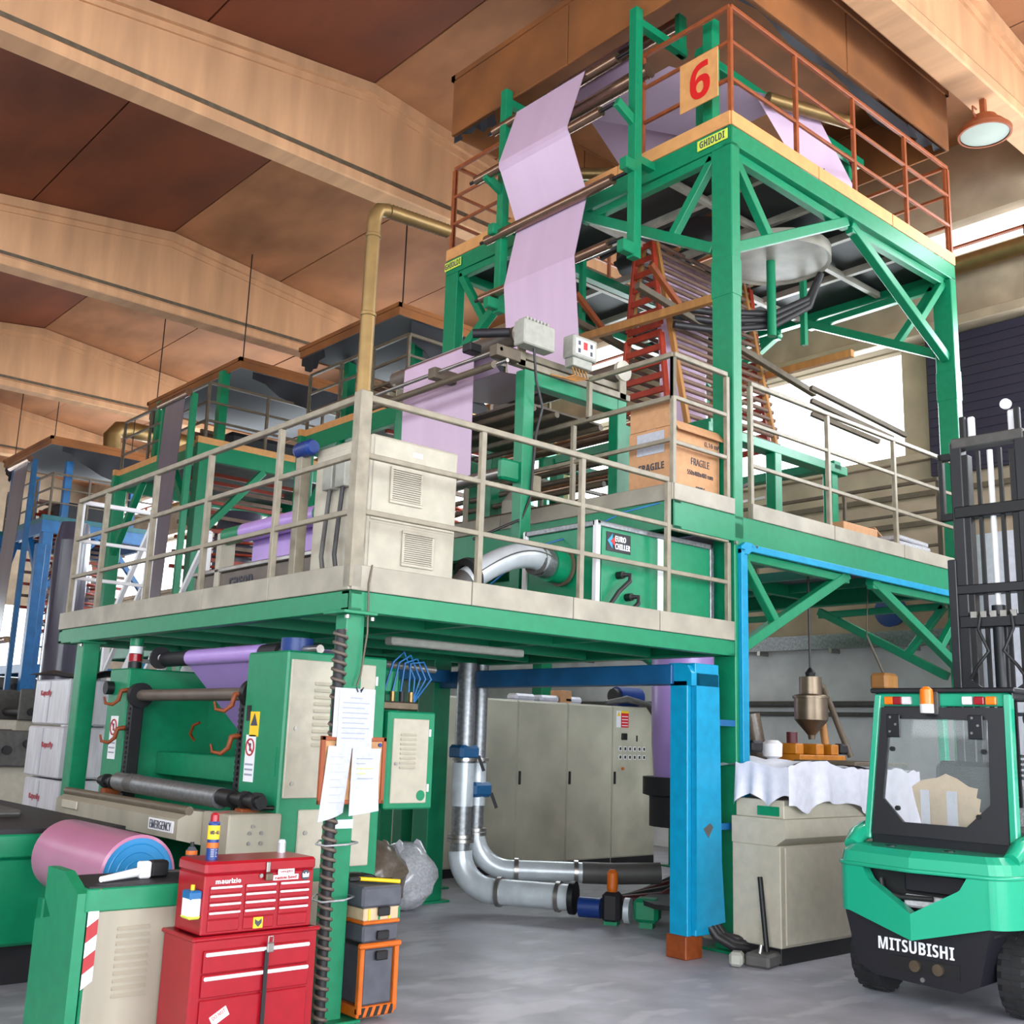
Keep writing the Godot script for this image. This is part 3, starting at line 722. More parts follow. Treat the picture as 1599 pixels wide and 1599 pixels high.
func film() -> void:
	var t := thing("film_web", "long lilac plastic film web running down the tower rollers to the platform", "film", V(2.2, 3.9, -2.1))
	var za := -2.68
	var zb := -1.62
	var strip := func(pts: Array) -> Mesher:
		var g := mb()
		for i in pts.size() - 1:
			var a: Vector2 = pts[i]
			var b: Vector2 = pts[i + 1]
			var d := (b - a).normalized()
			var nn := V(-d.y, d.x, 0)
			g.quad(V(a.x, a.y, za), V(a.x, a.y, zb), V(b.x, b.y, zb), V(b.x, b.y, za), nn)
			g.quad(V(a.x, a.y, za) + nn * 0.004, V(a.x, a.y, zb) + nn * 0.004, V(b.x, b.y, zb) + nn * 0.004, V(b.x, b.y, za) + nn * 0.004, -nn)
		return g
	# over the top idler, round the outer idler, behind the next, round the last, down to the guide
	obj("film_strip", strip.call([Vector2(5.2, 8.4), Vector2(4.36, 9.0), Vector2(4.3, 9.1), Vector2(4.2, 9.1), Vector2(3.6, 8.44), Vector2(3.55, 8.425), Vector2(3.5, 8.39), Vector2(3.27, 7.68), Vector2(3.27, 7.62), Vector2(3.3, 7.58), Vector2(3.55, 7.06), Vector2(3.56, 7.0), Vector2(3.42, 6.36), Vector2(3.405, 6.3), Vector2(3.41, 6.24), Vector2(3.52, 5.2)]), "film", t)
	# under the guide table and over the left roller, down to the nip by the deck
	obj("film_strip", strip.call([Vector2(3.52, 5.2), Vector2(3.5, 5.06), Vector2(3.4, 4.98), Vector2(2.5, 4.86), Vector2(2.36, 4.98), Vector2(2.36, 5.06), Vector2(2.3, 5.11), Vector2(2.24, 5.1), Vector2(2.19, 5.04), Vector2(2.185, 4.9), Vector2(2.2, 3.82)]), "film", t)
	# film folded over the turning bars
	var g := mb()
	g.quad(V(5.05, 8.36, -0.62), V(5.75, 8.36, -0.35), V(6.35, 7.62, -0.25), V(5.75, 7.62, -0.5), V(0, 0.3, 1))
	g.quad(V(4.1, 8.43, -2.3), V(4.1, 8.43, -1.0), V(5.4, 8.33, -0.4), V(5.4, 8.33, -1.5), V(0, -1, 0))
	obj("turned_film", g, "film", t)
	# bubble below and flattened film in the collapsing frame
	var b := thing("film_bubble", "round lilac film bubble rising between the walkway rails", "film bubble", V(5.6, 1.2, -2.05))
	obj("bubble", mb().lathe([Vector2(0.30, 1.2), Vector2(0.33, 1.6), Vector2(0.335, 4.4), Vector2(0.34, 4.95)], V(5.6, 0, -2.05), Basis.IDENTITY, 28), "film_deep", b)
	obj("flattened_film", mb().grid(8, 8, func(s, q): return V(5.6 + lerpf(-0.34, 0.34, s) * lerpf(1.0, 1.55, q), lerpf(4.9, 7.1, q), -2.05 + 0.34 * sin(PI * s) * (1.0 - q))).grid(8, 8, func(s, q): return V(5.6 + lerpf(-0.34, 0.34, s) * lerpf(1.0, 1.55, q), lerpf(4.9, 7.1, q), -2.05 - 0.34 * sin(PI * s) * (1.0 - q))), "film", b)

	var c := thing("collapsing_frame", "orange and brown slatted collapsing frame hanging inside the tower", "collapsing frame", V(5.6, 4.9, -2.05))
	for s in [-1.0, 1.0]:
		var top := V(0, 7.15, -2.05 + s * 0.08)
		var bot := V(0, 4.85, -2.05 + s * 0.55)
		for x in [5.02, 6.62]: obj("side_rail", mb().bar(V(x, top.y, top.z), V(x, bot.y, bot.z), 0.05, 0.06, 0.004), "wood", c)
		for k in 22:
			var p := bot.lerp(top, (k + 0.5) / 22.0)
			var sl := obj("slat", mb().rod(V(5.0, p.y, p.z), V(6.7, p.y, p.z), 0.026, 8), "slat_wood", c)
	for e in [[4.93, 1.0], [6.72, -1.0]]:
		# slotted gusset boards closing the ends
		var x: float = e[0]
		for k in 2:
			var yb := 5.0 + k * 1.08
			var ya := yb + 0.98
			var hb := lerpf(0.36, 0.12, (yb - 5.0) / 2.1)
			var ha := lerpf(0.36, 0.12, (ya - 5.0) / 2.1)
			for s in [-1.0, 1.0]: obj("gusset_rail", mb().bar(V(x, yb, -2.05 + s * hb), V(x, ya, -2.05 + s * ha), 0.035, 0.07, 0.004, Vector3.RIGHT), "slat", c)
			for j in 7:
				var q := j / 6.0
				var hw := lerpf(hb, ha, q)
				obj("gusset_slat", mb().bb(x - 0.015, x + 0.015, lerpf(yb, ya, q) - 0.035, lerpf(yb, ya, q) + 0.035, -2.05 - hw, -2.05 + hw, 0.004), "slat", c)
	obj("cross_beam", mb().bar(V(4.6, 6.05, -2.7), V(4.6, 5.97, -0.7), 0.07, 0.09, 0.005), "wood", c)
	obj("cross_beam", mb().bar(V(6.95, 6.0, -3.4), V(6.95, 6.0, -0.7), 0.07, 0.09, 0.005), "wood", c)
	for z in [-1.5, -2.6]:
		obj("support_bar", mb().bar(V(4.2, 6.2, z), V(7.4, 5.8, z), 0.07, 0.07, 0.005), "rail_dark", c)
		obj("support_bar", mb().bar(V(4.4, 6.5, z), V(5.0, 6.1, z), 0.06, 0.06, 0.005), "rail_rust", c)
	for p in [V(5.2, 6.1, -1.1), V(6.6, 6.1, -1.1), V(4.6, 6.0, -2.7)]:
		obj("hanger", mb().bb(p.x - 0.03, p.x + 0.03, p.y, 7.1, p.z - 0.03, p.z + 0.03), "green", c)
	for k in 3: obj("guide_rod", mb().bar(V(6.4, 5.5 - k * 0.15, -0.9), V(7.7 - k * 0.3, 5.15 - k * 0.1, -0.5), 0.05, 0.05), "rail_dark", c)
	var fan := thing("round_air_duct", "big pale round duct mouth with black hoses under the tower deck", "duct", V(5.9, 6.6, -1.1))
	obj("duct_mouth", mb().lathe([Vector2(0.0, 0.02), Vector2(0.56, 0.02), Vector2(0.6, 0.0), Vector2(0.6, 0.14), Vector2(0.0, 0.14)], V(5.95, 6.86, -1.02), Basis.IDENTITY, 28), "joist", fan)
	obj("stem", mb().rod(V(5.9, 6.0, -1.05), V(5.9, 6.88, -1.05), 0.05, 10), "green", fan)
	for k in 3: obj("hose", mb().tube([V(6.5, 6.85, -0.8), V(6.4, 6.55 - k * 0.05, -0.9), V(6.0, 6.3 - k * 0.07, -1.1), V(5.3, 6.2 - k * 0.1, -1.4), V(4.9, 6.2 - k * 0.1, -1.6)], 0.04, 8), "hose", fan)

func hood_box(label: String, x0: float, x1: float, z0: float, z1: float, yb: float, yt: float, far := false) -> void:
	var t := thing("exhaust_hood", label, "hood", V((x0 + x1) * 0.5, yb, (z0 + z1) * 0.5))
	var sp := [[x0, x0 + 0.03, z0, z1], [x1 - 0.03, x1, z0, z1], [x0, x1, z1 - 0.03, z1], [x0, x1, z0, z0 + 0.03]]
	for s in sp:
		var n := 1 if far else 2
		for k in n:
			if s[1] - s[0] < 0.1: obj("panel", mb().bb(s[0], s[1], yb, yt, lerpf(s[2], s[3], float(k) / n) + 0.006, lerpf(s[2], s[3], float(k + 1) / n) - 0.006, 0.006), "hood", t)
			else: obj("panel", mb().bb(lerpf(s[0], s[1], float(k) / n) + 0.006, lerpf(s[0], s[1], float(k + 1) / n) - 0.006, yb, yt, s[2], s[3], 0.006), "hood", t)
	obj("top", mb().bb(x0, x1, yt, yt + 0.03, z0, z1), "hood", t)
	for s in sp:
		obj("edge_trim", mb().bb(s[0] - 0.02, s[1] + 0.02, yt - 0.02, yt + 0.05, s[2] - 0.02, s[3] + 0.02), "hood", t)
	if far:
		obj("under_sheet", mb().grid(8, 8, func(s, q): return V(lerpf(x0 + 0.05, x1 - 0.05, s), yb + 0.02 - 0.25 * sin(PI * s) * sin(PI * q), lerpf(z0 + 0.05, z1 - 0.05, q))), "tarp", t)
	# rubbery curtain flaps under the rim
	var rng := RandomNumberGenerator.new()
	rng.seed = int(yb * 100 + z0 * 10 + 500)
	for e in [[V(x0 + 0.05, yb, z0), V(x0 + 0.05, yb, z0 + 0.75)], [V(x1 - 0.9, yb, z1 - 0.05), V(x1 - 0.05, yb, z1 - 0.05)], [V(x0 + 0.3, yb, z1 - 0.06), V(x1 - 0.9, yb, z1 - 0.06)]]:
		var a: Vector3 = e[0]
		var b: Vector3 = e[1]
		var dn: float = rng.randf_range(0.12, 0.3) * (2.5 if far else 1.0)
		obj("curtain", mb().grid(10, 3, func(s, q): return a.lerp(b, s) + V(0.04 * sin(s * 19.0) * q, -dn * q * (0.6 + 0.4 * sin(s * 4.0 + a.x)), 0.05 * sin(s * 14.0) * q)), "tarp", t)

func hood() -> void:
	hood_box("large tan sheet metal exhaust hood hanging over the tower top", 3.6, 8.1, -4.0, 0.0, 8.7, 9.45)
	var l := thing("hanging_lamp", "round industrial hanging lamp below the pale roof beam", "lamp", V(7.81, 8.55, 0.56))
	obj("glass", mb().lathe([Vector2(0.0, 0.0), Vector2(0.26, 0.012), Vector2(0.27, 0.03)], V(7.81, 8.55, 0.56), Basis.IDENTITY, 32), "lamp_glass", l)
	obj("rim", mb().lathe([Vector2(0.265, 0.0), Vector2(0.29, 0.0), Vector2(0.295, 0.05), Vector2(0.26, 0.06)], V(7.81, 8.55, 0.56), Basis.IDENTITY, 32), "rail_rust", l)
	obj("reflector", mb().lathe([Vector2(0.29, 0.05), Vector2(0.22, 0.13), Vector2(0.18, 0.15), Vector2(0.14, 0.22), Vector2(0.0, 0.23)], V(7.81, 8.55, 0.56), Basis.IDENTITY, 32), "rail_rust", l)
	obj("stem", mb().bb(7.78, 7.84, 8.76, 9.0, 0.53, 0.59), "rail_rust", l)
	for s in [-1.0, 1.0]: obj("latch", mb().tube([V(7.81 + s * 0.2, 8.68, 0.56), V(7.81 + s * 0.27, 8.72, 0.56), V(7.81 + s * 0.27, 8.8, 0.56), V(7.81 + s * 0.18, 8.8, 0.56)], 0.012, 6), "rail_rust", l)

# ---- equipment standing on the platforms
func louvres(parent: Node, x0: float, x1: float, y0: float, y1: float, z: float, n: int, m := "cream") -> void:   # raised louvre slots on a face looking to +z
	for k in n:
		var y := lerpf(y1, y0, (k + 0.5) / n)
		var h := (y1 - y0) / n
		var g := mb()
		var a := V(x0, y + h * 0.28, z)
		var b := V(x1, y + h * 0.28, z)
		var c := V(x1, y - h * 0.22, z + h * 0.38)
		var d := V(x0, y - h * 0.22, z + h * 0.38)
		var e := V(x0, y - h * 0.25, z)
		var f := V(x1, y - h * 0.25, z)
		g.quad(a, b, c, d, V(0, 0.3, 1)); g.quad(d, c, f, e, V(0, -1, 0)); g.tri(a, d, e, V(-1, 0, 0)); g.tri(b, c, f, V(1, 0, 0))
		obj("louvre", g, m, parent)

func grille(parent: Node, x0: float, x1: float, y0: float, y1: float, z: float, cols := 2) -> void:
	var f := obj("grille_frame", mb().bb(x0 - 0.02, x1 + 0.02, y1, y1 + 0.02, z, z + 0.015, 0.003).bb(x0 - 0.02, x1 + 0.02, y0 - 0.02, y0, z, z + 0.015, 0.003).bb(x0 - 0.02, x0, y0, y1, z, z + 0.015, 0.003).bb(x1, x1 + 0.02, y0, y1, z, z + 0.015, 0.003), "cream", parent)
	obj("grille_back", mb().bb(x0, x1, y0, y1, z, z + 0.003), "grille", f)
	for k in 14: obj("grille_bar", mb().bb(x0, x1, lerpf(y0, y1, (k + 0.2) / 14), lerpf(y0, y1, (k + 0.7) / 14), z + 0.003, z + 0.011), "cream", f)

func platform_gear() -> void:
	var d := 2.47
	# control cabinet by the corner post
	var c := thing("control_cabinet", "cream control cabinet with two grilles at the platform corner", "cabinet", V(0.66, d, -0.65))
	obj("body", mb().bb(0.3, 1.03, d, 3.56, -1.0, -0.31, 0.01), "cream", c)
	var hd := obj("header_panel", mb().bb(0.315, 1.015, 3.4, 3.545, -0.312, -0.3, 0.004), "cream", c)
	obj("name_plate", mb().bb(0.63, 0.71, 3.455, 3.49, -0.3, -0.297), "white", hd)
	var d1 := obj("door", mb().bb(0.315, 1.015, 2.98, 3.385, -0.312, -0.3, 0.004), "cream", c)
	grille(d1, 0.47, 0.70, 3.13, 3.34, -0.3)
	var d2 := obj("door", mb().bb(0.315, 1.015, d + 0.02, 2.965, -0.312, -0.3, 0.004), "cream", c)
	grille(d2, 0.59, 0.82, 2.72, 2.92, -0.3)
	obj("side_panel", mb().bb(0.286, 0.3, d + 0.02, 3.5, -0.97, -0.36, 0.003), "cream", c)
	for k in 2:
		obj("junction_box", mb().bb(0.22, 0.29, 3.22, 3.42, -0.62 - k * 0.16, -0.5 - k * 0.16, 0.006), "grey_light", c)
		obj("cable", mb().tube([V(0.25, 3.22, -0.56 - k * 0.16), V(0.24, 3.0, -0.57 - k * 0.16), V(0.2, 2.75, -0.53 - k * 0.16), V(0.26, 2.5, -0.55 - k * 0.16)], 0.016, 7), "hose_grey" if k else "hose", c)
	var mo := thing("blue_motor", "blue electric fan motor beside the control cabinet", "motor", V(0.2, 3.5, -1.05))
	obj("motor_body", mb().lathe([Vector2(0, 0), Vector2(0.055, 0), Vector2(0.06, 0.02), Vector2(0.06, 0.17), Vector2(0.045, 0.2), Vector2(0, 0.2)], V(0.22, 3.56, -1.12), Basis(Vector3.RIGHT, PI * 0.5), 16), "motor_blue", mo)
	obj("stand", mb().bb(0.2, 0.28, d, 3.52, -1.12, -1.04, 0.005), "rail", mo)

	# vertical exhaust pipe
	var vp := thing("exhaust_pipe", "slim brass coloured exhaust pipe rising from the platform cabinet", "pipe", V(0.39, 3.56, -0.6))
	obj("pipe", mb().tube([V(0.39, 3.56, -0.6), V(0.39, 5.2, -0.6), V(0.4, 5.27, -0.6), V(0.43, 5.32, -0.6), V(0.5, 5.34, -0.6)], 0.052, 14), "brass_pipe", vp)
	for y in [3.9, 4.5, 5.1]: obj("joint_band", mb().lathe([Vector2(0.053, -0.015), Vector2(0.058, -0.01), Vector2(0.058, 0.01), Vector2(0.053, 0.015)], V(0.39, y, -0.6), Basis.IDENTITY, 14), "brass_pipe", vp)
	var fl := []
	var fr := []
	for i in 33:
		fl.append(V(0.5 + i * 0.02, 5.34 + i * 0.0035, -0.6 - i * 0.004)); fr.append(0.056 if i % 2 == 0 else 0.047)
	obj("flexible_duct", mb().tube(fl, fr, 12), "brass_pipe", vp)

	# chiller
	var ch := thing("chiller_unit", "bright green chiller unit with aluminium edges on the near platform", "chiller", V(3.0, d, -0.55))
	obj("body", mb().bb(2.3, 3.68, d, 3.25, -0.98, -0.16, 0.004), "green", ch)
	for p in [[2.34, 2.99], [3.05, 3.64]]: obj("panel", mb().bb(p[0], p[1], d + 0.05, 3.21, -0.162, -0.15, 0.004), "green", ch)
	for z in [-0.17, -0.97]:
		obj("edge_profile", mb().bb(2.28, 3.7, 3.22, 3.265, z - 0.025, z + 0.025, 0.006), "galv", ch)
		obj("edge_profile", mb().bb(2.28, 3.7, d, d + 0.045, z - 0.025, z + 0.025, 0.006), "galv", ch)
		for x in [2.3, 3.68]: obj("edge_profile", mb().bb(x - 0.022, x + 0.022, d, 3.265, z - 0.025, z + 0.025, 0.006), "white" if x < 3 else "galv", ch)
	for x in [2.3, 3.68]: obj("edge_profile", mb().bb(x - 0.022, x + 0.022, 3.22, 3.265, -0.97, -0.17, 0.006), "galv", ch)
	obj("mid_strip", mb().bb(2.985, 3.055, d + 0.04, 3.22, -0.165, -0.145, 0.004), "white", ch)
	var lg := obj("logo_plate", mb().bb(2.385, 2.66, 3.04, 3.19, -0.15, -0.146), "black", ch)
	lg.set_meta("label", "black logo plate with white lettering")
	text(lg, "EURO", V(2.54, 3.145, -0.143), Vector3.RIGHT, Vector3.UP, 0.12, "white", 0.045, "lettering", true)
	text(lg, "CHILLER", V(2.565, 3.085, -0.143), Vector3.RIGHT, Vector3.UP, 0.17, "white", 0.045, "lettering", true)
	obj("logo_mark", mb().prism(PackedVector2Array([Vector2(2.395, 3.12), Vector2(2.45, 3.18), Vector2(2.45, 3.06)]), V(0, 0, -0.146), Vector3.RIGHT, Vector3.UP, V(0, 0, 0.003)), "cyan", lg)
	obj("logo_mark", mb().prism(PackedVector2Array([Vector2(2.425, 3.12), Vector2(2.475, 3.155), Vector2(2.475, 3.085)]), V(0, 0, -0.144), Vector3.RIGHT, Vector3.UP, V(0, 0, 0.003)), "red_sign", lg)
	for q in [[2.52, 2.86], [2.62, 2.70]]:
		obj("outlet", mb().rod(V(q[0], q[1], -0.15), V(q[0], q[1], -0.09), 0.03, 12), "black", ch)
		obj("hose", mb().tube([V(q[0], q[1], -0.1), V(q[0] + 0.03, q[1], -0.05), V(q[0] + 0.02, q[1] - 0.05, -0.04), V(q[0] - 0.08, q[1] - 0.14, -0.06), V(2.3, 2.52, -0.1), V(2.1, 2.5, -0.2)], 0.018, 8), "hose", ch)
	obj("flange", mb().rod(V(2.12, 2.93, -0.52), V(2.29, 2.93, -0.52), 0.135, 24), "green", ch)
	obj("flange", mb().rod(V(2.25, 2.93, -0.52), V(2.275, 2.93, -0.52), 0.155, 24), "rail_dark", ch)
	var ah := thing("air_hose", "wide pale flexible air hose clamped to the green chiller", "hose", V(1.6, d, -0.5))
	var hp := []
	for i in 15:
		var s := i / 14.0
		hp.append(V(lerpf(2.14, 1.32, s), 2.93 + 0.06 * sin(s * PI) - 0.22 * s * s, -0.52 + 0.06 * sin(s * PI)))
	obj("hose_body", mb().tube(hp, 0.095, 16), "pipe", ah)
	obj("seam", mb().tube(hp.map(func(p): return p + V(0, 0.03, 0.092)), 0.006, 5), "hose_grey", ah)
	obj("clamp", mb().rod(V(2.03, 2.94, -0.515), V(2.15, 2.935, -0.52), 0.115, 20), "galv", ah)
	obj("clamp", mb().rod(V(1.97, 2.95, -0.51), V(2.0, 2.95, -0.51), 0.12, 20), "hose_grey", ah)
	obj("end_ring", mb().lathe([Vector2(0.09, -0.03), Vector2(0.14, -0.02), Vector2(0.14, 0.02), Vector2(0.09, 0.03)], V(1.34, 2.74, -0.52), Basis(Vector3.FORWARD, PI * 0.4), 20), "rubber", ah)
	obj("tail", mb().tube([V(1.34, 2.73, -0.52), V(1.24, 2.62, -0.55), V(1.2, 2.5, -0.6)], 0.09, 14), "hose_grey", ah)
	solo("blue_air_line", mb().tube([V(2.95, 3.5, -0.1), V(2.75, 3.42, -0.3), V(2.4, 3.2, -0.5), V(2.15, 3.1, -0.6), V(1.9, 2.85, -0.8), V(1.7, 2.6, -1.0)], 0.008, 6), "blue", "thin blue air line hanging behind the platform rail", "tube")

	# web guide on its green portal
	var g := thing("web_guide", "web guide unit on a green portal with two large rollers", "web guide", V(2.9, d, -1.6))
	obj("post", mb().bb(2.33, 2.45, d, 4.72, -1.21, -1.09, 0.006), "green", g)
	obj("post", mb().bb(3.5, 3.62, 3.53, 4.72, -1.21, -1.09, 0.006), "green", g)
	obj("post", mb().bb(2.33, 2.45, d, 4.72, -3.0, -2.88, 0.006), "green", g)
	obj("post", mb().bb(3.5, 3.62, 3.53, 4.72, -3.0, -2.88, 0.006), "green", g)
	for z in [-1.15, -2.94]:
		obj("portal_beam", mb().bb(2.45, 3.5, 4.6, 4.72, z - 0.06, z + 0.06, 0.006), "green", g)
		obj("side_beam", mb().bb(2.2, 3.68, 4.74, 4.8, z - 0.02, z + 0.05, 0.004), "rail", g)
		obj("side_beam", mb().bb(2.2, 3.68, 4.84, 4.9, z - 0.05, z + 0.0, 0.004), "rail", g)
		for x in [2.3, 3.58]:
			obj("bearing_plate", mb().bb(x - 0.045, x + 0.045, 4.74, 5.02, z + 0.03, z + 0.05, 0.004), "rail", g)
			obj("bearing", mb().rod(V(x, 5.02, z + 0.02), V(x, 5.02, z + 0.06), 0.1, 20), "joist", g)
	for x in [2.28, 3.58]: obj("guide_roller", mb().rod(V(x, 5.02, -2.94), V(x, 5.02, -1.15), 0.085, 22), "trough", g)
	for q in [[1.98, 4.78, 0.018], [2.05, 4.7, 0.018], [1.9, 4.62, 0.03]]:
		obj("slide_rod", mb().rod(V(q[0], q[1], -3.0), V(q[0], q[1], -1.0), q[2], 10), "steel" if q[2] < 0.02 else "rail_dark", g)
	for z in [-1.05, -1.9, -2.9]: obj("slide_block", mb().bb(1.93, 2.2, 4.72, 4.82, z - 0.05, z + 0.05, 0.005), "rail_dark", g)
	obj("sensor", mb().bb(1.95, 2.08, 4.86, 4.94, -1.5, -1.38, 0.01), "black", g)
	obj("actuator", mb().rod(V(1.95, 5.0, -1.35), V(2.15, 5.0, -1.1), 0.04, 12), "extruder_dark", g)
	var jb := obj("amplifier_box", mb().bb(2.14, 2.5, 4.86, 5.08, -1.04, -0.9, 0.01), "grey_light", g)
	for k in 7: obj("cooling_fin", mb().bb(2.18 + k * 0.04, 2.2 + k * 0.04, 5.08, 5.11, -1.03, -0.92), "grey_light", jb)
	var db := obj("display_box", mb().bb(2.72, 3.02, 4.9, 5.1, -1.04, -0.9, 0.01), "grey_light", g)
	obj("display_face", mb().bb(2.75, 2.99, 4.93, 5.07, -0.9, -0.896), "white", db)
	obj("display_symbol", mb().bb(2.84, 2.89, 4.98, 5.05, -0.896, -0.894), "red_sign", db)
	for x in [2.79, 2.94]:
		for y in [4.96, 5.03]: obj("display_key", mb().bb(x - 0.015, x + 0.015, y - 0.02, y + 0.02, -0.896, -0.894), "ink", db)
	obj("terminal_box", mb().bb(2.74, 2.98, 4.82, 4.9, -1.03, -0.92, 0.006), "grey_light", g)
	for k in 5: obj("cable", mb().tube([V(2.78 + k * 0.04, 4.82, -0.97), V(2.78 + k * 0.04, 4.74, -0.94), V(2.7 + k * 0.03, 4.7, -0.97), V(2.55, 4.7, -1.0)], 0.008, 5), "wood", g)
	obj("cable", mb().tube([V(2.3, 4.86, -0.95), V(2.36, 4.6, -0.98), V(2.5, 4.4, -1.04), V(2.45, 4.15, -1.06), V(2.42, 3.6, -1.07), V(2.35, 3.4, -1.1), V(2.0, 3.2, -1.3)], 0.012, 6), "hose", g)
	var nr := obj("nip_roller", mb().rod(V(2.24, 3.8, -2.85), V(2.24, 3.8, -1.2), 0.055, 16), "steel", g)
	obj("nip_bearing", mb().bb(2.14, 2.34, 3.72, 3.9, -1.2, -1.12, 0.02), "green", g)
	obj("valve_box", mb().bb(2.45, 2.55, 3.66, 3.8, -1.2, -1.08, 0.006), "rail", g)
	obj("table_plate", mb().bb(2.5, 3.5, 4.5, 4.52, -2.8, -1.3), "trough", g)
	for k in 4: obj("tie_rod", mb().rod(V(2.5 + k * 0.28, 4.42, -2.94), V(2.5 + k * 0.28, 4.42, -1.15), 0.03, 8), "rail_dark", g)

	# corona treater trough behind the left railing
	var tr := thing("treater_trough", "low taupe treater trough with a maker name behind the platform railing", "trough", V(0.95, d, -2.5))
	obj("body", mb().bb(0.62, 1.35, d, 2.9, -3.5, -1.35, 0.012), "trough", tr)
	obj("lid_edge", mb().bb(0.6, 0.68, 2.9, 2.94, -3.5, -1.35, 0.008), "steel", tr)
	obj("lid", mb().prism(PackedVector2Array([Vector2(0.72, 2.92), Vector2(1.35, 2.92), Vector2(1.35, 3.1), Vector2(1.1, 3.1)]), V(0, 0, -3.5), Vector3.RIGHT, Vector3.UP, V(0, 0, 2.1)), "grey_light", tr)
	obj("latch", mb().bb(0.6, 0.62, 2.7, 2.85, -1.5, -1.46, 0.004), "yellow", tr)
	obj("latch", mb().bb(0.6, 0.62, 2.62, 2.72, -3.42, -3.38, 0.004), "yellow", tr)
	obj("switch", mb().bb(0.6, 0.62, 2.6, 2.65, -2.6, -2.56), "white", tr)
	text(tr, "cason", V(0.616, 2.8, -2.62), V(0, 0, 1), Vector3.UP, 0.4, "ink", 0.0, "lettering", true)
	var tf := thing("treater_film_roller", "lilac film running over a green ended roller above the trough", "roller", V(0.9, 3.2, -2.1))
	obj("roller", mb().rod(V(0.66, 3.22, -3.0), V(0.66, 3.22, -1.1), 0.075, 18), "green", tf)
	obj("film_wrap", mb().tube([V(0.66, 3.22, -2.68), V(0.66, 3.22, -1.5)], 0.079, 20), "film_deep", tf)
	obj("film_drop", mb().bb(0.735, 0.74, 2.94, 3.22, -2.68, -1.5), "film_deep", tf)
	obj("stand", mb().bb(0.6, 0.74, d, 3.25, -1.12, -1.04, 0.006), "cream", tf)
	obj("stand", mb().bb(0.6, 0.74, d, 3.25, -3.08, -3.0, 0.006), "cream", tf)
	var mr := thing("machine_rack", "tangle of pipe frames and rollers between the guide portal and tower", "roller frame", V(3.6, 3.53, -3))
	for k in 4:
		obj("pipe_rail", mb().rod(V(3.3 + k * 0.25, 3.75 + 0.2 * k, -3.9), V(3.3 + k * 0.25, 3.75 + 0.2 * k, -1.3), 0.03, 8), "rail_dark", mr)
		obj("roller", mb().rod(V(3.9 + k * 0.2, 4.55 - k * 0.16, -3.4), V(3.9 + k * 0.2, 4.55 - k * 0.16, -1.4), 0.06, 12), "roller", mr)
	for z in [-1.35, -3.6]:
		obj("side_plate", mb().bb(3.75, 4.7, 3.53, 4.6, z - 0.03, z + 0.03, 0.01), "green", mr)
	obj("canister", mb().lathe([Vector2(0, 0), Vector2(0.12, 0), Vector2(0.12, 0.35), Vector2(0.05, 0.45), Vector2(0, 0.45)], V(3.4, 3.55, -2.4), Basis.IDENTITY, 14), "joist", mr)

	# cartons
	var b := thing("fragile_carton", "tall open cardboard carton printed fragile behind the walkway corner post", "box", V(3.45, 3.53, -0.35))
	obj("box_body", mb().bb(3.12, 3.77, 3.54, 4.2, -0.6, -0.13, 0.006), "carton", b)
	obj("flap", mb().bb(3.115, 3.125, 4.2, 4.44, -0.58, -0.14), "carton", b)
	obj("flap", mb().box(V(3.45, 4.21, -0.1), V(0.62, 0.008, 0.12), 0.0, Basis(Vector3.RIGHT, 0.9)), "carton", b)
	obj("shipping_label", mb().bb(3.112, 3.118, 3.98, 4.17, -0.5, -0.2), "paper", b)
	text(b, "FRAGILE", V(3.115, 3.87, -0.34), V(0, 0, 1), Vector3.UP, 0.28, "ink", 0.06, "lettering", true)
	text(b, "FRAGILE", V(3.5, 3.94, -0.126), Vector3.RIGHT, Vector3.UP, 0.24, "ink", 0.06)
	text(b, "0,16 m³", V(3.66, 4.12, -0.126), Vector3.RIGHT, Vector3.UP, 0.2, "ink", 0.05)
	text(b, "550x400x400 mm", V(3.5, 3.84, -0.126), Vector3.RIGHT, Vector3.UP, 0.34, "ink", 0.04)
	text(b, "SIMILE", V(3.5, 3.71, -0.126), Vector3.RIGHT, Vector3.UP, 0.12, "ink", 0.04, "lettering", true)
	var b2 := thing("brown_carton", "low brown carton behind the right walkway railing", "box", V(6.35, 3.53, -0.5))
	obj("box_body", mb().bb(6.0, 6.65, 3.54, 3.86, -0.8, -0.3, 0.006), "carton", b2)
	obj("flap", mb().box(V(6.72, 3.84, -0.55), V(0.2, 0.008, 0.46), 0.0, Basis(Vector3.BACK, -0.5)), "carton", b2)
	var b3 := thing("wrapped_parcel", "film wrapped silvery parcel at the end of the right walkway", "parcel", V(7.0, 3.53, -0.3))
	for k in 5: obj("layer", mb().box(V(7.05 + 0.02 * (k % 2), 3.56 + k * 0.055, -0.32), V(0.66, 0.05, 0.42), 0.012, Basis(Vector3.UP, 0.05 * (k % 3))), "wrap", b3)

# ---- winder, console, tool chest and the floor around them
func sticker(parent: Node, face: String, c: Vector3, w: float, h: float, m: String, called := "sticker") -> MeshInstance3D:   # face: "x" looks to -x, "z" looks to +z
	if face == "x": return obj(called, mb().bb(c.x - 0.003, c.x, c.y - h * 0.5, c.y + h * 0.5, c.z - w * 0.5, c.z + w * 0.5), m, parent)
	return obj(called, mb().bb(c.x - w * 0.5, c.x + w * 0.5, c.y - h * 0.5, c.y + h * 0.5, c.z, c.z + 0.003), m, parent)

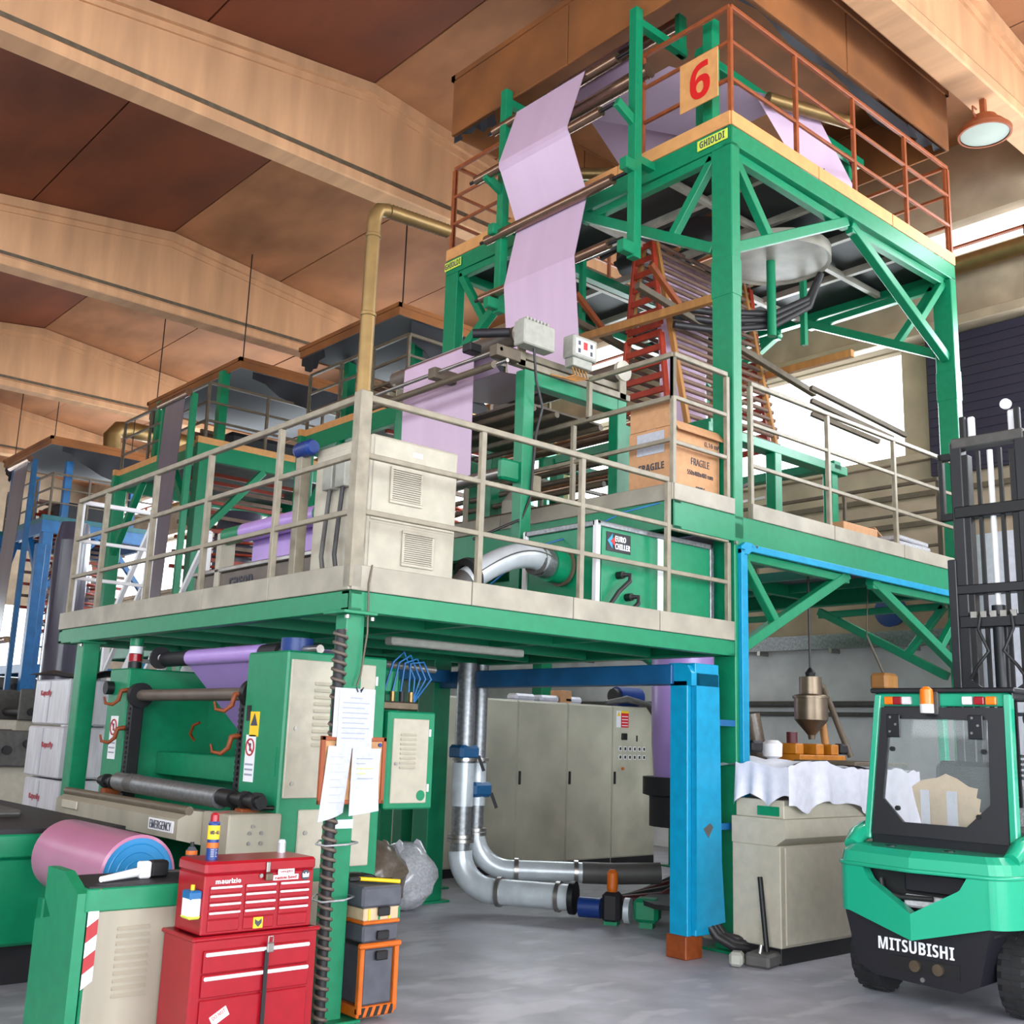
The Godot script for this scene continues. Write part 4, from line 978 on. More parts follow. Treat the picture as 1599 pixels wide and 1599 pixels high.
func ban_sign(t: Node, x: float, y: float, z: float, w: float) -> void:
	var p := sticker(t, "x", V(x, y, z), w, w * 2.3, "white", "prohibition_sticker")
	p.set_meta("label", "white prohibition sticker with red ring")
	var ring := []
	for j in 20: ring.append(V(x - 0.005, y + w * 0.55 + w * 0.4 * sin(TAU * j / 20), z + w * 0.4 * cos(TAU * j / 20)))
	obj("ring", mb().tube(ring, w * 0.045, 5, false, true), "ink_red", p)
	obj("slash", mb().bar(V(x - 0.005, y + w * 0.83, z - w * 0.28), V(x - 0.005, y + w * 0.27, z + w * 0.28), 0.004, w * 0.08), "ink_red", p)
	obj("figure", mb().bb(x - 0.006, x - 0.003, y + w * 0.36, y + w * 0.74, z - w * 0.07, z + w * 0.07), "ink", p)
	for k in 3: obj("text_line", mb().bb(x - 0.005, x - 0.003, y - w * (0.3 + k * 0.25) - 0.006, y - w * (0.3 + k * 0.25) + 0.006, z - w * 0.4, z + w * 0.4), "ink_faint", p)

func paper_lines(p: Node, c: Vector3, w: float, h: float, n: int, hl := -1) -> void:   # printed lines on a sheet looking to +z
	for k in n:
		var y := c.y + h * 0.36 - h * 0.72 * k / maxf(n - 1, 1)
		var ww := w * (0.34 if k == 0 else 0.7 + 0.08 * sin(k * 2.3))
		var x0 := c.x - w * 0.38 + (w * 0.2 if k == 0 else 0.0)
		obj("text_line", mb().bb(x0, x0 + ww, y - h * 0.009, y + h * 0.009, c.z, c.z + 0.0015), "marker" if k == hl else "ink_faint", p)

func winder() -> void:
	var t := thing("film_winder", "green film winder machine with cream doors under the near platform", "winder", V(0.3, 0, -2.1))
	# side frames
	obj("side_frame", mb().bb(0.0, 0.75, 0, 2.06, -3.6, -3.2, 0.012), "green", t)
	obj("side_frame", mb().bb(-0.03, 0.74, 0, 2.11, -1.15, -0.62, 0.012), "green", t)
	obj("back_panel", mb().bb(0.72, 0.76, 0.1, 2.0, -3.2, -1.15), "green", t)
	obj("cross_member", mb().bb(0.3, 0.42, 1.22, 1.4, -3.2, -1.15, 0.008), "green", t)
	obj("cross_member", mb().bb(0.5, 0.62, 1.55, 1.7, -2.0, -1.15, 0.008), "green", t)
	obj("guard_plate", mb().bb(0.45, 0.5, 0.1, 1.2, -3.2, -1.15), "green", t)
	# doors on the right side
	var dr := obj("door", mb().bb(-0.005, 0.64, 1.19, 2.055, -0.625, -0.605, 0.005), "cream", t)
	louvres(dr, 0.17, 0.5, 1.5, 1.93, -0.605, 10)
	for y in [1.28, 1.62]: obj("lock", mb().rod(V(0.05, y, -0.605), V(0.05, y, -0.595), 0.014, 10), "steel", dr)
	for y in [1.3, 1.95]: obj("hinge", mb().bb(0.64, 0.655, y - 0.03, y + 0.03, -0.625, -0.6), "white", dr)
	var dl := obj("door", mb().bb(0.12, 0.66, 0.76, 1.12, -0.625, -0.605, 0.005), "cream", t)
	obj("lock", mb().rod(V(0.17, 0.98, -0.605), V(0.17, 0.98, -0.595), 0.014, 10), "steel", dl)
	var d3 := obj("door", mb().bb(0.12, 0.66, 0.2, 0.68, -0.625, -0.605, 0.005), "cream", t)
	obj("lock", mb().rod(V(0.17, 0.5, -0.605), V(0.17, 0.5, -0.595), 0.014, 10), "steel", d3)
	obj("window", mb().bb(-0.036, -0.028, 1.66, 1.76, -1.1, -1.05), "black", t)
	var sb := obj("side_box", mb().bb(0.76, 1.16, 1.11, 1.76, -0.98, -0.6, 0.01), "green", t)
	var sd := obj("door", mb().bb(0.8, 1.1, 1.15, 1.71, -0.605, -0.59, 0.004), "cream", t)
	louvres(sd, 0.86, 0.99, 1.37, 1.62, -0.59, 8)
	obj("lock", mb().rod(V(0.83, 1.41, -0.59), V(0.83, 1.41, -0.58), 0.012, 10), "steel", sd)
	obj("round_badge", mb().rod(V(1.05, 1.2, -0.59), V(1.05, 1.2, -0.586), 0.035, 18), "green", sd)
	for y in [1.25, 1.62]: obj("hinge", mb().bb(1.1, 1.115, y - 0.025, y + 0.025, -0.605, -0.585), "white", sd)
	obj("box_leg", mb().bb(0.78, 0.86, 0, 1.11, -0.95, -0.85), "green", t)
	# rollers
	obj("film_roller", mb().rod(V(0.25, 2.14, -3.1), V(0.25, 2.14, -1.2), 0.06, 18), "extruder_dark", t)
	obj("contact_roller", mb().rod(V(0.06, 1.84, -3.05), V(0.06, 1.84, -1.18), 0.045, 16), "trough", t)
	for z in [-3.08, -1.2]: obj("roller_disc", mb().rod(V(0.06, 1.84, z - 0.03), V(0.06, 1.84, z + 0.03), 0.1, 20), "black", t)
	for z in [-3.12, -1.24]:
		obj("guide_column", mb().bb(0.0, 0.1, 0.9, 1.8, z - 0.04, z + 0.04, 0.006), "black", t)
		for k in 20: obj("rack_tooth", mb().bb(-0.012, 0.0, 1.0 + k * 0.038, 1.02 + k * 0.038, z - 0.02, z + 0.02), "black", t)
	for q in [[-3.18, 1.82], [-3.18, 1.52], [-1.24, 1.78], [-1.24, 1.5]]:
		obj("hook", mb().tube([V(0.0, q[1] + 0.06, q[0]), V(-0.06, q[1] + 0.05, q[0]), V(-0.07, q[1] - 0.02, q[0] - 0.01), V(-0.1, q[1] - 0.06, q[0] - 0.05), V(-0.14, q[1] - 0.05, q[0] - 0.1), V(-0.15, q[1], q[0] - 0.11)], [0.02, 0.02, 0.018, 0.015, 0.012, 0.008], 8), "hook", t)
	obj("hook", mb().tube([V(0.4, 1.5, -2.75), V(0.36, 1.55, -2.75), V(0.36, 1.62, -2.7), V(0.38, 1.64, -2.64)], 0.012, 8), "hook", t)
	# feed table with rounded front edge
	var ft := obj("feed_table", mb().prism(PackedVector2Array([Vector2(-0.52, 0.93), Vector2(-0.3, 0.88), Vector2(0.0, 0.88), Vector2(0.0, 1.05), Vector2(-0.42, 1.1), Vector2(-0.52, 1.05)]), V(0, 0, -3.05), Vector3.RIGHT, Vector3.UP, V(0, 0, 2.1)), "cream_panel", t)
	obj("edge_bar", mb().rod(V(-0.45, 1.1, -3.05), V(-0.45, 1.1, -0.95), 0.028, 12), "rail_dark", ft)
	obj("slot_plate", mb().bb(-0.535, -0.52, 0.99, 1.05, -2.9, -2.6, 0.006), "cream", ft)
	var ep := obj("emergency_plate", mb().bb(-0.526, -0.52, 0.965, 1.035, -1.36, -1.0), "white", ft)
	text(ep, "EMERGENCY", V(-0.528, 1.0, -1.18), V(0, 0, 1), V(0, 1, 0), 0.31, "ink", 0.05)
	for z in [-2.3, -1.75]: obj("clip", mb().bb(-0.5, -0.42, 0.87, 0.91, z - 0.04, z + 0.04), "hook" if z < -2.0 else "black", ft)
	var sc := obj("side_cheek", mb().bb(-0.36, 0.0, 0.8, 1.1, -0.95, -0.6, 0.01), "cream_panel", t)
	for q in [[-0.2, 1.03], [-0.22, 0.99], [-0.14, 0.99], [-0.22, 0.93], [-0.14, 0.93]]: obj("bolt", mb().rod(V(q[0], q[1], -0.6), V(q[0], q[1], -0.59), 0.012, 8), "steel", sc)
	obj("lever", mb().rod(V(-0.16, 1.13, -0.72), V(-0.02, 1.13, -0.66), 0.014, 8), "black", t)
	obj("handle_loop", mb().tube([V(-0.05, 0.78, -0.58), V(-0.03, 0.84, -0.56), V(0.05, 0.85, -0.56), V(0.12, 0.82, -0.58)], 0.014, 8), "black", t)
	# knob and signs
	obj("knob", mb().rod(V(-0.06, 1.9, -3.52), V(0.0, 1.9, -3.52), 0.055, 16), "black", t)
	ban_sign(t, 0.0, 1.5, -3.4, 0.15)
	ban_sign(t, -0.03, 1.42, -1.02, 0.13)
	var ws := sticker(t, "x", V(-0.03, 1.64, -0.99), 0.12, 0.16, "yellow", "warning_sticker")
	obj("triangle", mb().prism(PackedVector2Array([Vector2(-0.045, -0.02), Vector2(0.045, -0.02), Vector2(0, 0.06)]), V(-0.034, 1.65, -0.99), V(0, 0, 1), Vector3.UP, V(-0.002, 0, 0)), "ink", ws)
	obj("patch", mb().bb(-0.034, -0.03, 1.32, 1.5, -0.9, -0.68), "green", t)
	obj("drive_drum", mb().rod(V(0.25, 2.11, -1.0), V(0.25, 2.22, -1.0), 0.11, 20), "motor_blue", t)
	obj("drive_shaft", mb().rod(V(0.25, 2.14, -1.2), V(0.25, 2.14, -0.7), 0.03, 10), "steel", t)
	obj("hand_wheel", mb().lathe([Vector2(0.03, 0), Vector2(0.09, 0), Vector2(0.09, 0.03), Vector2(0.03, 0.03)], V(0.2, 2.15, -3.1), Basis(Vector3.RIGHT, PI * 0.5), 18), "extruder_dark", t)
	var sl := thing("signal_lamp", "green white and red stacked signal lamp on the winder frame", "signal lamp", V(0.12, 2.06, -3.4))
	var cols := ["black", "red", "white", "green"]
	for k in 4: obj("segment", mb().rod(V(0.12, 2.06 + k * 0.065, -3.4), V(0.12, 2.12 + k * 0.065, -3.4), 0.055, 16), cols[k], sl)
	# film entering the winder
	var fl := thing("winder_film", "lilac film falling from the top roller into the winder", "film", V(0.3, 1.8, -2.1))
	obj("film_wrap", mb().tube([V(0.25, 2.14, -2.62), V(0.25, 2.14, -1.45)], 0.064, 20), "film_deep", fl)
	obj("film_drop", mb().quad(V(0.19, 2.13, -2.62), V(0.19, 2.13, -1.45), V(0.7, 1.6, -1.45), V(0.7, 1.6, -2.62), V(-1, -1, 0)).quad(V(0.194, 2.13, -2.62), V(0.194, 2.13, -1.45), V(0.704, 1.6, -1.45), V(0.704, 1.6, -2.62), V(1, 1, 0)), "film_deep", fl)
	obj("film_top", mb().bb(0.25, 1.0, 2.198, 2.202, -2.62, -1.45), "film_deep", fl)
	# air shaft resting in the hooks
	var sh := thing("air_shaft", "silver patched air shaft with black ends lying on the winder arms", "shaft", V(-0.14, 1.18, -2.0))
	obj("tube", mb().rod(V(-0.14, 1.18, -2.85), V(-0.14, 1.16, -1.15), 0.068, 20), "galv", sh)
	obj("band", mb().rod(V(-0.14, 1.18, -2.62), V(-0.14, 1.178, -2.48), 0.07, 20), "hose_grey", sh)
	for q in [[-3.2, -2.85, 0.035], [-1.15, -0.98, 0.055], [-0.98, -0.62, 0.04]]: obj("journal", mb().rod(V(-0.14, 1.17, q[0]), V(-0.14, 1.165, q[1]), q[2], 14), "black", sh)
	for z in [-3.1, -2.95, -0.85, -0.7]: obj("collar", mb().rod(V(-0.14, 1.17, z), V(-0.14, 1.17, z + 0.04), 0.055, 14), "black", sh)
	for z in [-3.0, -0.8]: obj("cradle", mb().bb(-0.2, -0.08, 1.05, 1.12, z - 0.05, z + 0.05, 0.006), "hook", sh)

	# finished roll
	var r := thing("finished_film_roll", "big pink film roll with blue core end lying behind the console", "film roll", V(-0.97, 0.6, -0.95))
	var pr := [Vector2(0.0, 0.0), Vector2(0.06, 0.0)]
	obj("roll", mb().lathe([Vector2(0.195, 0), Vector2(0.212, 0.006), Vector2(0.212, 1.07), Vector2(0.2, 1.08), Vector2(0, 1.08)], V(-0.97, 0.81, -0.42), Basis(Vector3.RIGHT, -PI * 0.5), 40), "film_roll", r)
	var ef := obj("roll_end", mb().lathe([Vector2(0.0, 0), Vector2(0.198, 0), Vector2(0.198, 0.01)], V(-0.97, 0.81, -0.424), Basis(Vector3.RIGHT, -PI * 0.5), 40), "film_blue", r)
	for k in 3: obj("winding_ring", mb().lathe([Vector2(0.07 + k * 0.045, 0.0), Vector2(0.075 + k * 0.045, 0.003), Vector2(0.08 + k * 0.045, 0.0)], V(-0.97, 0.81, -0.424), Basis(Vector3.RIGHT, PI * 0.5), 32), "film_blue", ef)
	obj("core", mb().rod(V(-0.97, 0.81, -0.424), V(-0.97, 0.81, -0.41), 0.045, 18), "black", r)
	obj("cradle", mb().bb(-1.15, -0.8, 0.0, 0.59, -1.4, -1.3, 0.01), "green", r)
	obj("cradle", mb().bb(-1.15, -0.8, 0.0, 0.59, -0.6, -0.5, 0.01), "green", r)
	# the neighbouring winder's dark end
	var nb := thing("left_machine_base", "green machine base with grey top at the left edge", "machine base", V(-1.3, 0, -3))
	obj("body", mb().bb(-2.2, -0.55, 0.25, 0.78, -4.4, -1.75, 0.02), "green", nb)
	obj("top_rail", mb().bb(-2.25, -0.5, 0.78, 0.92, -4.4, -1.7, 0.01), "green", nb)
	obj("foot", mb().bb(-2.1, -0.65, 0.0, 0.25, -4.2, -1.9), "extruder_dark", nb)
	obj("mat", mb().bb(-2.22, -0.52, 0.92, 0.95, -4.38, -1.72), "extruder_dark", nb)
	obj("trough_bin", mb().bb(-2.2, -0.9, 0.95, 1.0, -4.3, -2.6, 0.02), "hose_grey", nb)

func console() -> void:
	var c := thing("winder_console", "cream louvred console with green top edge and black mat", "console", V(-1.2, 0, 0.1))
	obj("body", mb().bb(-1.5, -0.75, 0.0, 0.76, -0.12, 0.295, 0.008), "green", c)
	var p := obj("front_panel", mb().bb(-1.49, -0.76, 0.1, 0.755, 0.295, 0.305, 0.003), "cream_panel", c)
	louvres(p, -1.36, -1.2, 0.36, 0.69, 0.305, 10, "cream_panel")
	louvres(p, -1.08, -0.92, 0.36, 0.69, 0.305, 10, "cream_panel")
	obj("top_edge", mb().bb(-1.52, -0.74, 0.755, 0.86, -0.14, 0.31, 0.006), "green", c)
	obj("top_mat", mb().bb(-1.51, -0.75, 0.86, 0.868, -0.13, 0.3), "extruder_dark", c)
	obj("side_bracket", mb().prism(PackedVector2Array([Vector2(-0.22, 0.0), Vector2(0.3, 0.0), Vector2(0.3, 0.84), Vector2(0.1, 0.92), Vector2(-0.12, 0.92), Vector2(-0.12, 0.78), Vector2(-0.02, 0.7), Vector2(-0.22, 0.66)]), V(-1.56, 0, 0), V(0, 0, 1), Vector3.UP, V(0.05, 0, 0)), "green", c)
	for k in 6:
		var y := 0.42 + k * 0.068
		obj("hazard_stripe", mb().prism(PackedVector2Array([Vector2(-1.505, y), Vector2(-1.455, y + 0.035), Vector2(-1.455, y + 0.1), Vector2(-1.505, y + 0.066)]), V(0, 0, 0.305), Vector3.RIGHT, Vector3.UP, V(0, 0, 0.004)), "ink_red" if k % 2 else "white", c)
	var g := thing("glue_gun", "white and black hot air tool lying on the console mat", "tool", V(-1.2, 0.868, 0.15))
	obj("barrel", mb().tube([V(-1.42, 0.885, 0.2), V(-1.22, 0.9, 0.14)], [0.014, 0.022], 10), "white", g)
	obj("grip", mb().box(V(-1.18, 0.91, 0.13), V(0.06, 0.08, 0.05), 0.008), "white", g)
	obj("head", mb().box(V(-1.1, 0.91, 0.11), V(0.09, 0.08, 0.07), 0.01), "black", g)
	obj("bolt", mb().rod(V(-1.06, 0.89, 0.1), V(-0.92, 0.88, 0.06), 0.01, 8), "hose_grey", g)
	var s := thing("spray_can", "dark spray can with pale blue label on the console", "spray can", V(-0.97, 0.868, 0.2))
	obj("can", mb().lathe([Vector2(0, 0), Vector2(0.028, 0), Vector2(0.028, 0.13), Vector2(0.015, 0.15), Vector2(0, 0.15)], V(-0.97, 0.868, 0.2), Basis.IDENTITY, 18), "ink", s)
	obj("band", mb().rod(V(-0.97, 0.98, 0.2), V(-0.97, 1.0, 0.2), 0.0285, 18), "orange", s)
	obj("label", mb().bb(-0.99, -0.95, 0.88, 0.97, 0.226, 0.23), "paper_blue", s)
	obj("cap", mb().rod(V(-0.97, 1.018, 0.2), V(-0.97, 1.04, 0.2), 0.01, 10), "black", s)

func tool_chest() -> void:
	var y0 := 0.66
	var b := thing("tool_cabinet", "red rolling tool cabinet with a black strap under the tool chest", "tool cabinet", V(-0.8, 0, 0.47))
	obj("body", mb().bb(-1.13, -0.47, 0.06, y0, 0.31, 0.635, 0.01), "red", b)
	obj("rim", mb().bb(-1.14, -0.46, y0 - 0.02, y0, 0.3, 0.645, 0.006), "red", b)
	for k in 2:
		var dw := obj("drawer", mb().bb(-1.08, -0.52, 0.50 - k * 0.105, 0.60 - k * 0.105, 0.635, 0.65, 0.004), "red", b)
		obj("handle", mb().bb(-1.075, -0.525, 0.575 - k * 0.105, 0.592 - k * 0.105, 0.65, 0.662, 0.004), "white", dw)
	var dp := obj("lower_door", mb().bb(-1.08, -0.52, 0.1, 0.385, 0.635, 0.648, 0.004), "red", b)
	var st := obj("sticker", mb().box(V(-0.98, 0.31, 0.65), V(0.09, 0.045, 0.004), 0.0, Basis(Vector3.BACK, 0.5)), "white", dp)
	text(st, "DO NOT", V(-0.985, 0.318, 0.653), V(0.88, 0.48, 0), V(-0.48, 0.88, 0), 0.07, "ink_red", 0.016)
	obj("strap", mb().bb(-0.775, -0.755, 0.06, 0.58, 0.662, 0.668), "black", b)
	obj("padlock", mb().box(V(-0.75, 0.59, 0.668), V(0.035, 0.045, 0.016), 0.004), "steel", b)
	obj("shackle", mb().tube([V(-0.762, 0.61, 0.668), V(-0.762, 0.64, 0.668), V(-0.738, 0.64, 0.668), V(-0.738, 0.61, 0.668)], 0.004, 6), "steel", b)
	for x in [-1.08, -0.52]:
		for z in [0.36, 0.58]: obj("caster", mb().rod(V(x - 0.012, 0.03, z), V(x + 0.012, 0.03, z), 0.03, 12), "rubber", b)
	var c := thing("tool_chest", "red metal tool chest with white drawer handles and stickers", "tool chest", V(-0.8, y0, 0.47))
	obj("body", mb().bb(-1.09, -0.5, y0, 0.93, 0.33, 0.61, 0.006), "red", c)
	obj("lid", mb().bb(-1.095, -0.495, 0.93, 0.99, 0.325, 0.62, 0.012), "red", c)
	var xs := [[-1.06, -0.9], [-0.875, -0.715], [-0.69, -0.53]]
	for q in xs:
		for k in 4:
			var dw := obj("drawer", mb().bb(q[0], q[1], 0.845 - k * 0.038, 0.88 - k * 0.038, 0.61, 0.618, 0.003), "red", c)
			obj("handle", mb().bb(q[0], q[1], 0.868 - k * 0.038, 0.878 - k * 0.038, 0.618, 0.628, 0.003), "white", dw)
		obj("drawer", mb().bb(q[0], q[1], 0.675, 0.728, 0.61, 0.618, 0.003), "red", c)
	text(c, "maurizio", V(-0.97, 0.9, 0.614), Vector3.RIGHT, Vector3.UP, 0.13, "white", 0.022, "lettering", true)
	var s1 := obj("sticker", mb().bb(-0.71, -0.62, 0.915, 0.94, 0.62, 0.623), "white", c)
	text(s1, "sergio", V(-0.665, 0.928, 0.625), Vector3.RIGHT, Vector3.UP, 0.07, "ink_red", 0.015)
	var s2 := obj("sticker", mb().bb(-0.73, -0.59, 0.888, 0.912, 0.61, 0.614), "white", c)
	text(s2, "ramm beef", V(-0.66, 0.9, 0.616), Vector3.RIGHT, Vector3.UP, 0.12, "ink_red", 0.015, "lettering", true)
	var s4 := obj("round_sticker", mb().rod(V(-0.55, 0.905, 0.61), V(-0.55, 0.905, 0.616), 0.024, 16), "ink", c)
	obj("crest", mb().prism(PackedVector2Array([Vector2(-0.016, -0.01), Vector2(0.016, -0.01), Vector2(0.018, 0.01), Vector2(0.007, 0.003), Vector2(0, 0.014), Vector2(-0.007, 0.003), Vector2(-0.018, 0.01)]), V(-0.55, 0.905, 0.616), Vector3.RIGHT, Vector3.UP, V(0, 0, 0.003)), "white", s4)
	var s3 := obj("arrow_sticker", mb().bb(-0.825, -0.775, 0.675, 0.725, 0.618, 0.622), "yellow", c)
	obj("arrow", mb().prism(PackedVector2Array([Vector2(-0.018, 0.018), Vector2(0, 0.006), Vector2(0.018, 0.018), Vector2(0.018, -0.002), Vector2(0, -0.02), Vector2(-0.018, -0.002)]), V(-0.8, 0.7, 0.622), Vector3.RIGHT, Vector3.UP, V(0, 0, 0.002)), "ink", s3)
	var lk := obj("hasp", mb().box(V(-0.77, 0.955, 0.628), V(0.02, 0.05, 0.012), 0.003), "steel", c)
	obj("padlock", mb().box(V(-0.765, 0.91, 0.632), V(0.035, 0.035, 0.018), 0.004), "hopper", lk)
	obj("keyhole", mb().rod(V(-0.8, 0.915, 0.61), V(-0.8, 0.915, 0.622), 0.01, 12), "steel", c)
	var w := thing("lubricant_can", "blue and yellow lubricant spray can with red cap on the tool chest", "spray can", V(-1.02, 0.99, 0.5))
	obj("can", mb().lathe([Vector2(0, 0), Vector2(0.028, 0), Vector2(0.028, 0.168), Vector2(0.024, 0.178), Vector2(0, 0.178)], V(-1.02, 0.99, 0.52), Basis.IDENTITY, 20), "motor_blue", w)
	obj("yellow_shield", mb().tube([V(-1.02, 1.085, 0.52), V(-1.02, 1.15, 0.52)], 0.0288, 20), "yellow", w)
	obj("red_band", mb().rod(V(-1.02, 1.045, 0.52), V(-1.02, 1.07, 0.52), 0.0285, 20), "orange", w)
	obj("cap", mb().lathe([Vector2(0, 0), Vector2(0.021, 0), Vector2(0.02, 0.03), Vector2(0.014, 0.04), Vector2(0, 0.04)], V(-1.02, 1.168, 0.52), Basis.IDENTITY, 16), "red", w)
	obj("straw", mb().rod(V(-1.01, 1.2, 0.52), V(-0.94, 1.21, 0.5), 0.002, 5), "red", w)
	text(w, "WD-40", V(-1.03, 1.118, 0.5495), V(0.9, 0, 0.25), Vector3.UP, 0.044, "ink", 0.018, "lettering", true)
	for k in 5: obj("print_line", mb().bb(-1.04, -1.008 - 0.004 * (k % 2), 1.005 + k * 0.008, 1.009 + k * 0.008, 0.545, 0.5475), "ink_faint", w)
	var tn := thing("paint_tin", "small blue and white solvent tin fixed to the side of the tool chest", "tin", V(-1.12, 0.72, 0.5))
	obj("tin_body", mb().bb(-1.15, -1.09, 0.735, 0.86, 0.51, 0.6, 0.01), "white", tn)
	obj("blue_band", mb().bb(-1.152, -1.09, 0.82, 0.862, 0.51, 0.602, 0.008), "blue", tn)
	obj("green_band", mb().bb(-1.152, -1.09, 0.735, 0.755, 0.51, 0.602, 0.008), "marker", tn)
	obj("spout", mb().rod(V(-1.12, 0.86, 0.555), V(-1.12, 0.885, 0.555), 0.01, 10), "yellow", tn)
	var pc := thing("plastic_cup", "small clear grey bottle standing behind the tool chest lid", "bottle", V(-0.58, 0.99, 0.4))
	obj("bottle_body", mb().lathe([Vector2(0, 0), Vector2(0.02, 0), Vector2(0.02, 0.05), Vector2(0.014, 0.065), Vector2(0, 0.068)], V(-0.56, 0.99, 0.38), Basis.IDENTITY, 14), "pipe", pc)
	# screw leaning on the column
	var sp := []
	var sr := []
	var scr := thing("extruder_screw", "long dark extruder screw leaning against the platform column", "extruder screw", V(-0.08, 0, 0.06))
	obj("shaft", mb().rod(V(-0.08, 0.0, 0.09), V(-0.09, 2.2, 0.07), 0.03, 12), "extruder_dark", scr)
	for i in 420:
		var q := i / 419.0
		if q > 0.76 and q < 0.8: continue
		var an := q * TAU * 42.0
		sp.append(V(-0.08 - 0.01 * q + 0.036 * cos(an), 2.2 * q, 0.09 - 0.02 * q + 0.036 * sin(an)))
	obj("flight", mb().tube(sp, 0.012, 5), "trough", scr)
	# notice board and papers
	var nbd := thing("cork_board", "wood framed cork notice board tied to the platform column", "notice board", V(0.03, 1.2, 0.1))
	obj("cork", mb().bb(-0.19, 0.235, 1.22, 1.57, 0.105, 0.115), "cork", nbd)
	for q in [[-0.2, 0.245, 1.56, 1.585], [-0.2, 0.245, 1.205, 1.23], [-0.2, -0.175, 1.205, 1.585], [0.22, 0.245, 1.205, 1.585]]: obj("frame", mb().bb(q[0], q[1], q[2], q[3], 0.1, 0.125, 0.003), "board_frame", nbd)
	obj("pin", mb().rod(V(0.2, 1.54, 0.115), V(0.2, 1.54, 0.125), 0.012, 10), "motor_blue", nbd)
	var p1 := thing("printed_notice", "upright printed white notice clipped above the cork board", "paper", V(0.02, 1.5, 0.13))
	obj("back_sheet", mb().bb(-0.14, 0.14, 1.58, 1.86, 0.128, 0.13), "paper", p1)
	var sh1 := obj("sheet", mb().bb(-0.11, 0.13, 1.52, 1.85, 0.131, 0.133), "paper", p1)
	paper_lines(sh1, V(0.01, 1.69, 0.133), 0.24, 0.32, 9)
	for k in 2: obj("clip", mb().tube([V(0.01 + k * 0.02, 1.85, 0.135), V(0.0 + k * 0.05, 1.87, 0.135), V(0.012 + k * 0.02, 1.84, 0.137)], 0.004, 5), "black", p1)
	var p2 := thing("curled_notice", "curled white sheet with yellow highlights pinned on the cork board", "paper", V(0.1, 1.2, 0.13))
	obj("sheet", mb().grid(8, 8, func(s, q): return V(0.0 + 0.2 * s - 0.03 * (1 - q) * s * s, 1.52 - 0.38 * (1 - q) + 0.03 * s * (1.0 - q), 0.135 + 0.05 * (1 - q) * (1 - q) * s)), "paper", p2)
	for k in 5: obj("text_line", mb().bb(0.03, 0.09 + 0.05 * ((k + 1) % 2), 1.46 - k * 0.028, 1.464 - k * 0.028, 0.141 + k * 0.003, 0.144 + k * 0.003), "marker" if k in [2, 3] else "ink_faint", p2)
	var p3 := thing("handwritten_sheet", "handwritten white sheet hanging off the left of the cork board", "paper", V(-0.1, 1.15, 0.13))
	obj("sheet", mb().grid(6, 8, func(s, q): return V(-0.16 + 0.16 * s - 0.04 * (1 - q), 1.53 - 0.42 * (1 - q) + 0.05 * s * (1 - q), 0.13 + 0.03 * sin(s * 3.0) * (1 - q))), "paper", p3)
	for k in 7: obj("text_line", mb().bb(-0.16, -0.05 - 0.03 * (k % 2), 1.47 - k * 0.042, 1.4715 - k * 0.042, 0.161, 0.163), "ink_faint", p3)
	for y in [0.98, 0.68]: solo("tape_loop", mb().tube([V(-0.13, y, 0.12), V(0.0, y + 0.005, 0.14), V(0.15, y, 0.02), V(0.15, y, -0.16), V(0.0, y, -0.16), V(-0.12, y, 0.0)], 0.006, 5, false, true), "wrap", ["clear tape loop tying the screw to the column above", "clear tape loop tying the screw to the column below"][0 if y > 0.8 else 1], "tape")
	solo("column_label", mb().bb(-0.01, 0.12, 1.06, 1.11, 0.0, 0.004), "paper_blue", "small pale blue name label stuck on the platform column", "label")
	solo("column_cable", mb().tube([V(0.14, 2.62, 0.015), V(0.12, 2.5, 0.02), V(0.13, 2.2, 0.02), V(0.1, 1.95, 0.02), V(0.07, 1.88, 0.03)], 0.006, 6), "rail_dark", "thin brown cable hanging down the platform column", "cable")

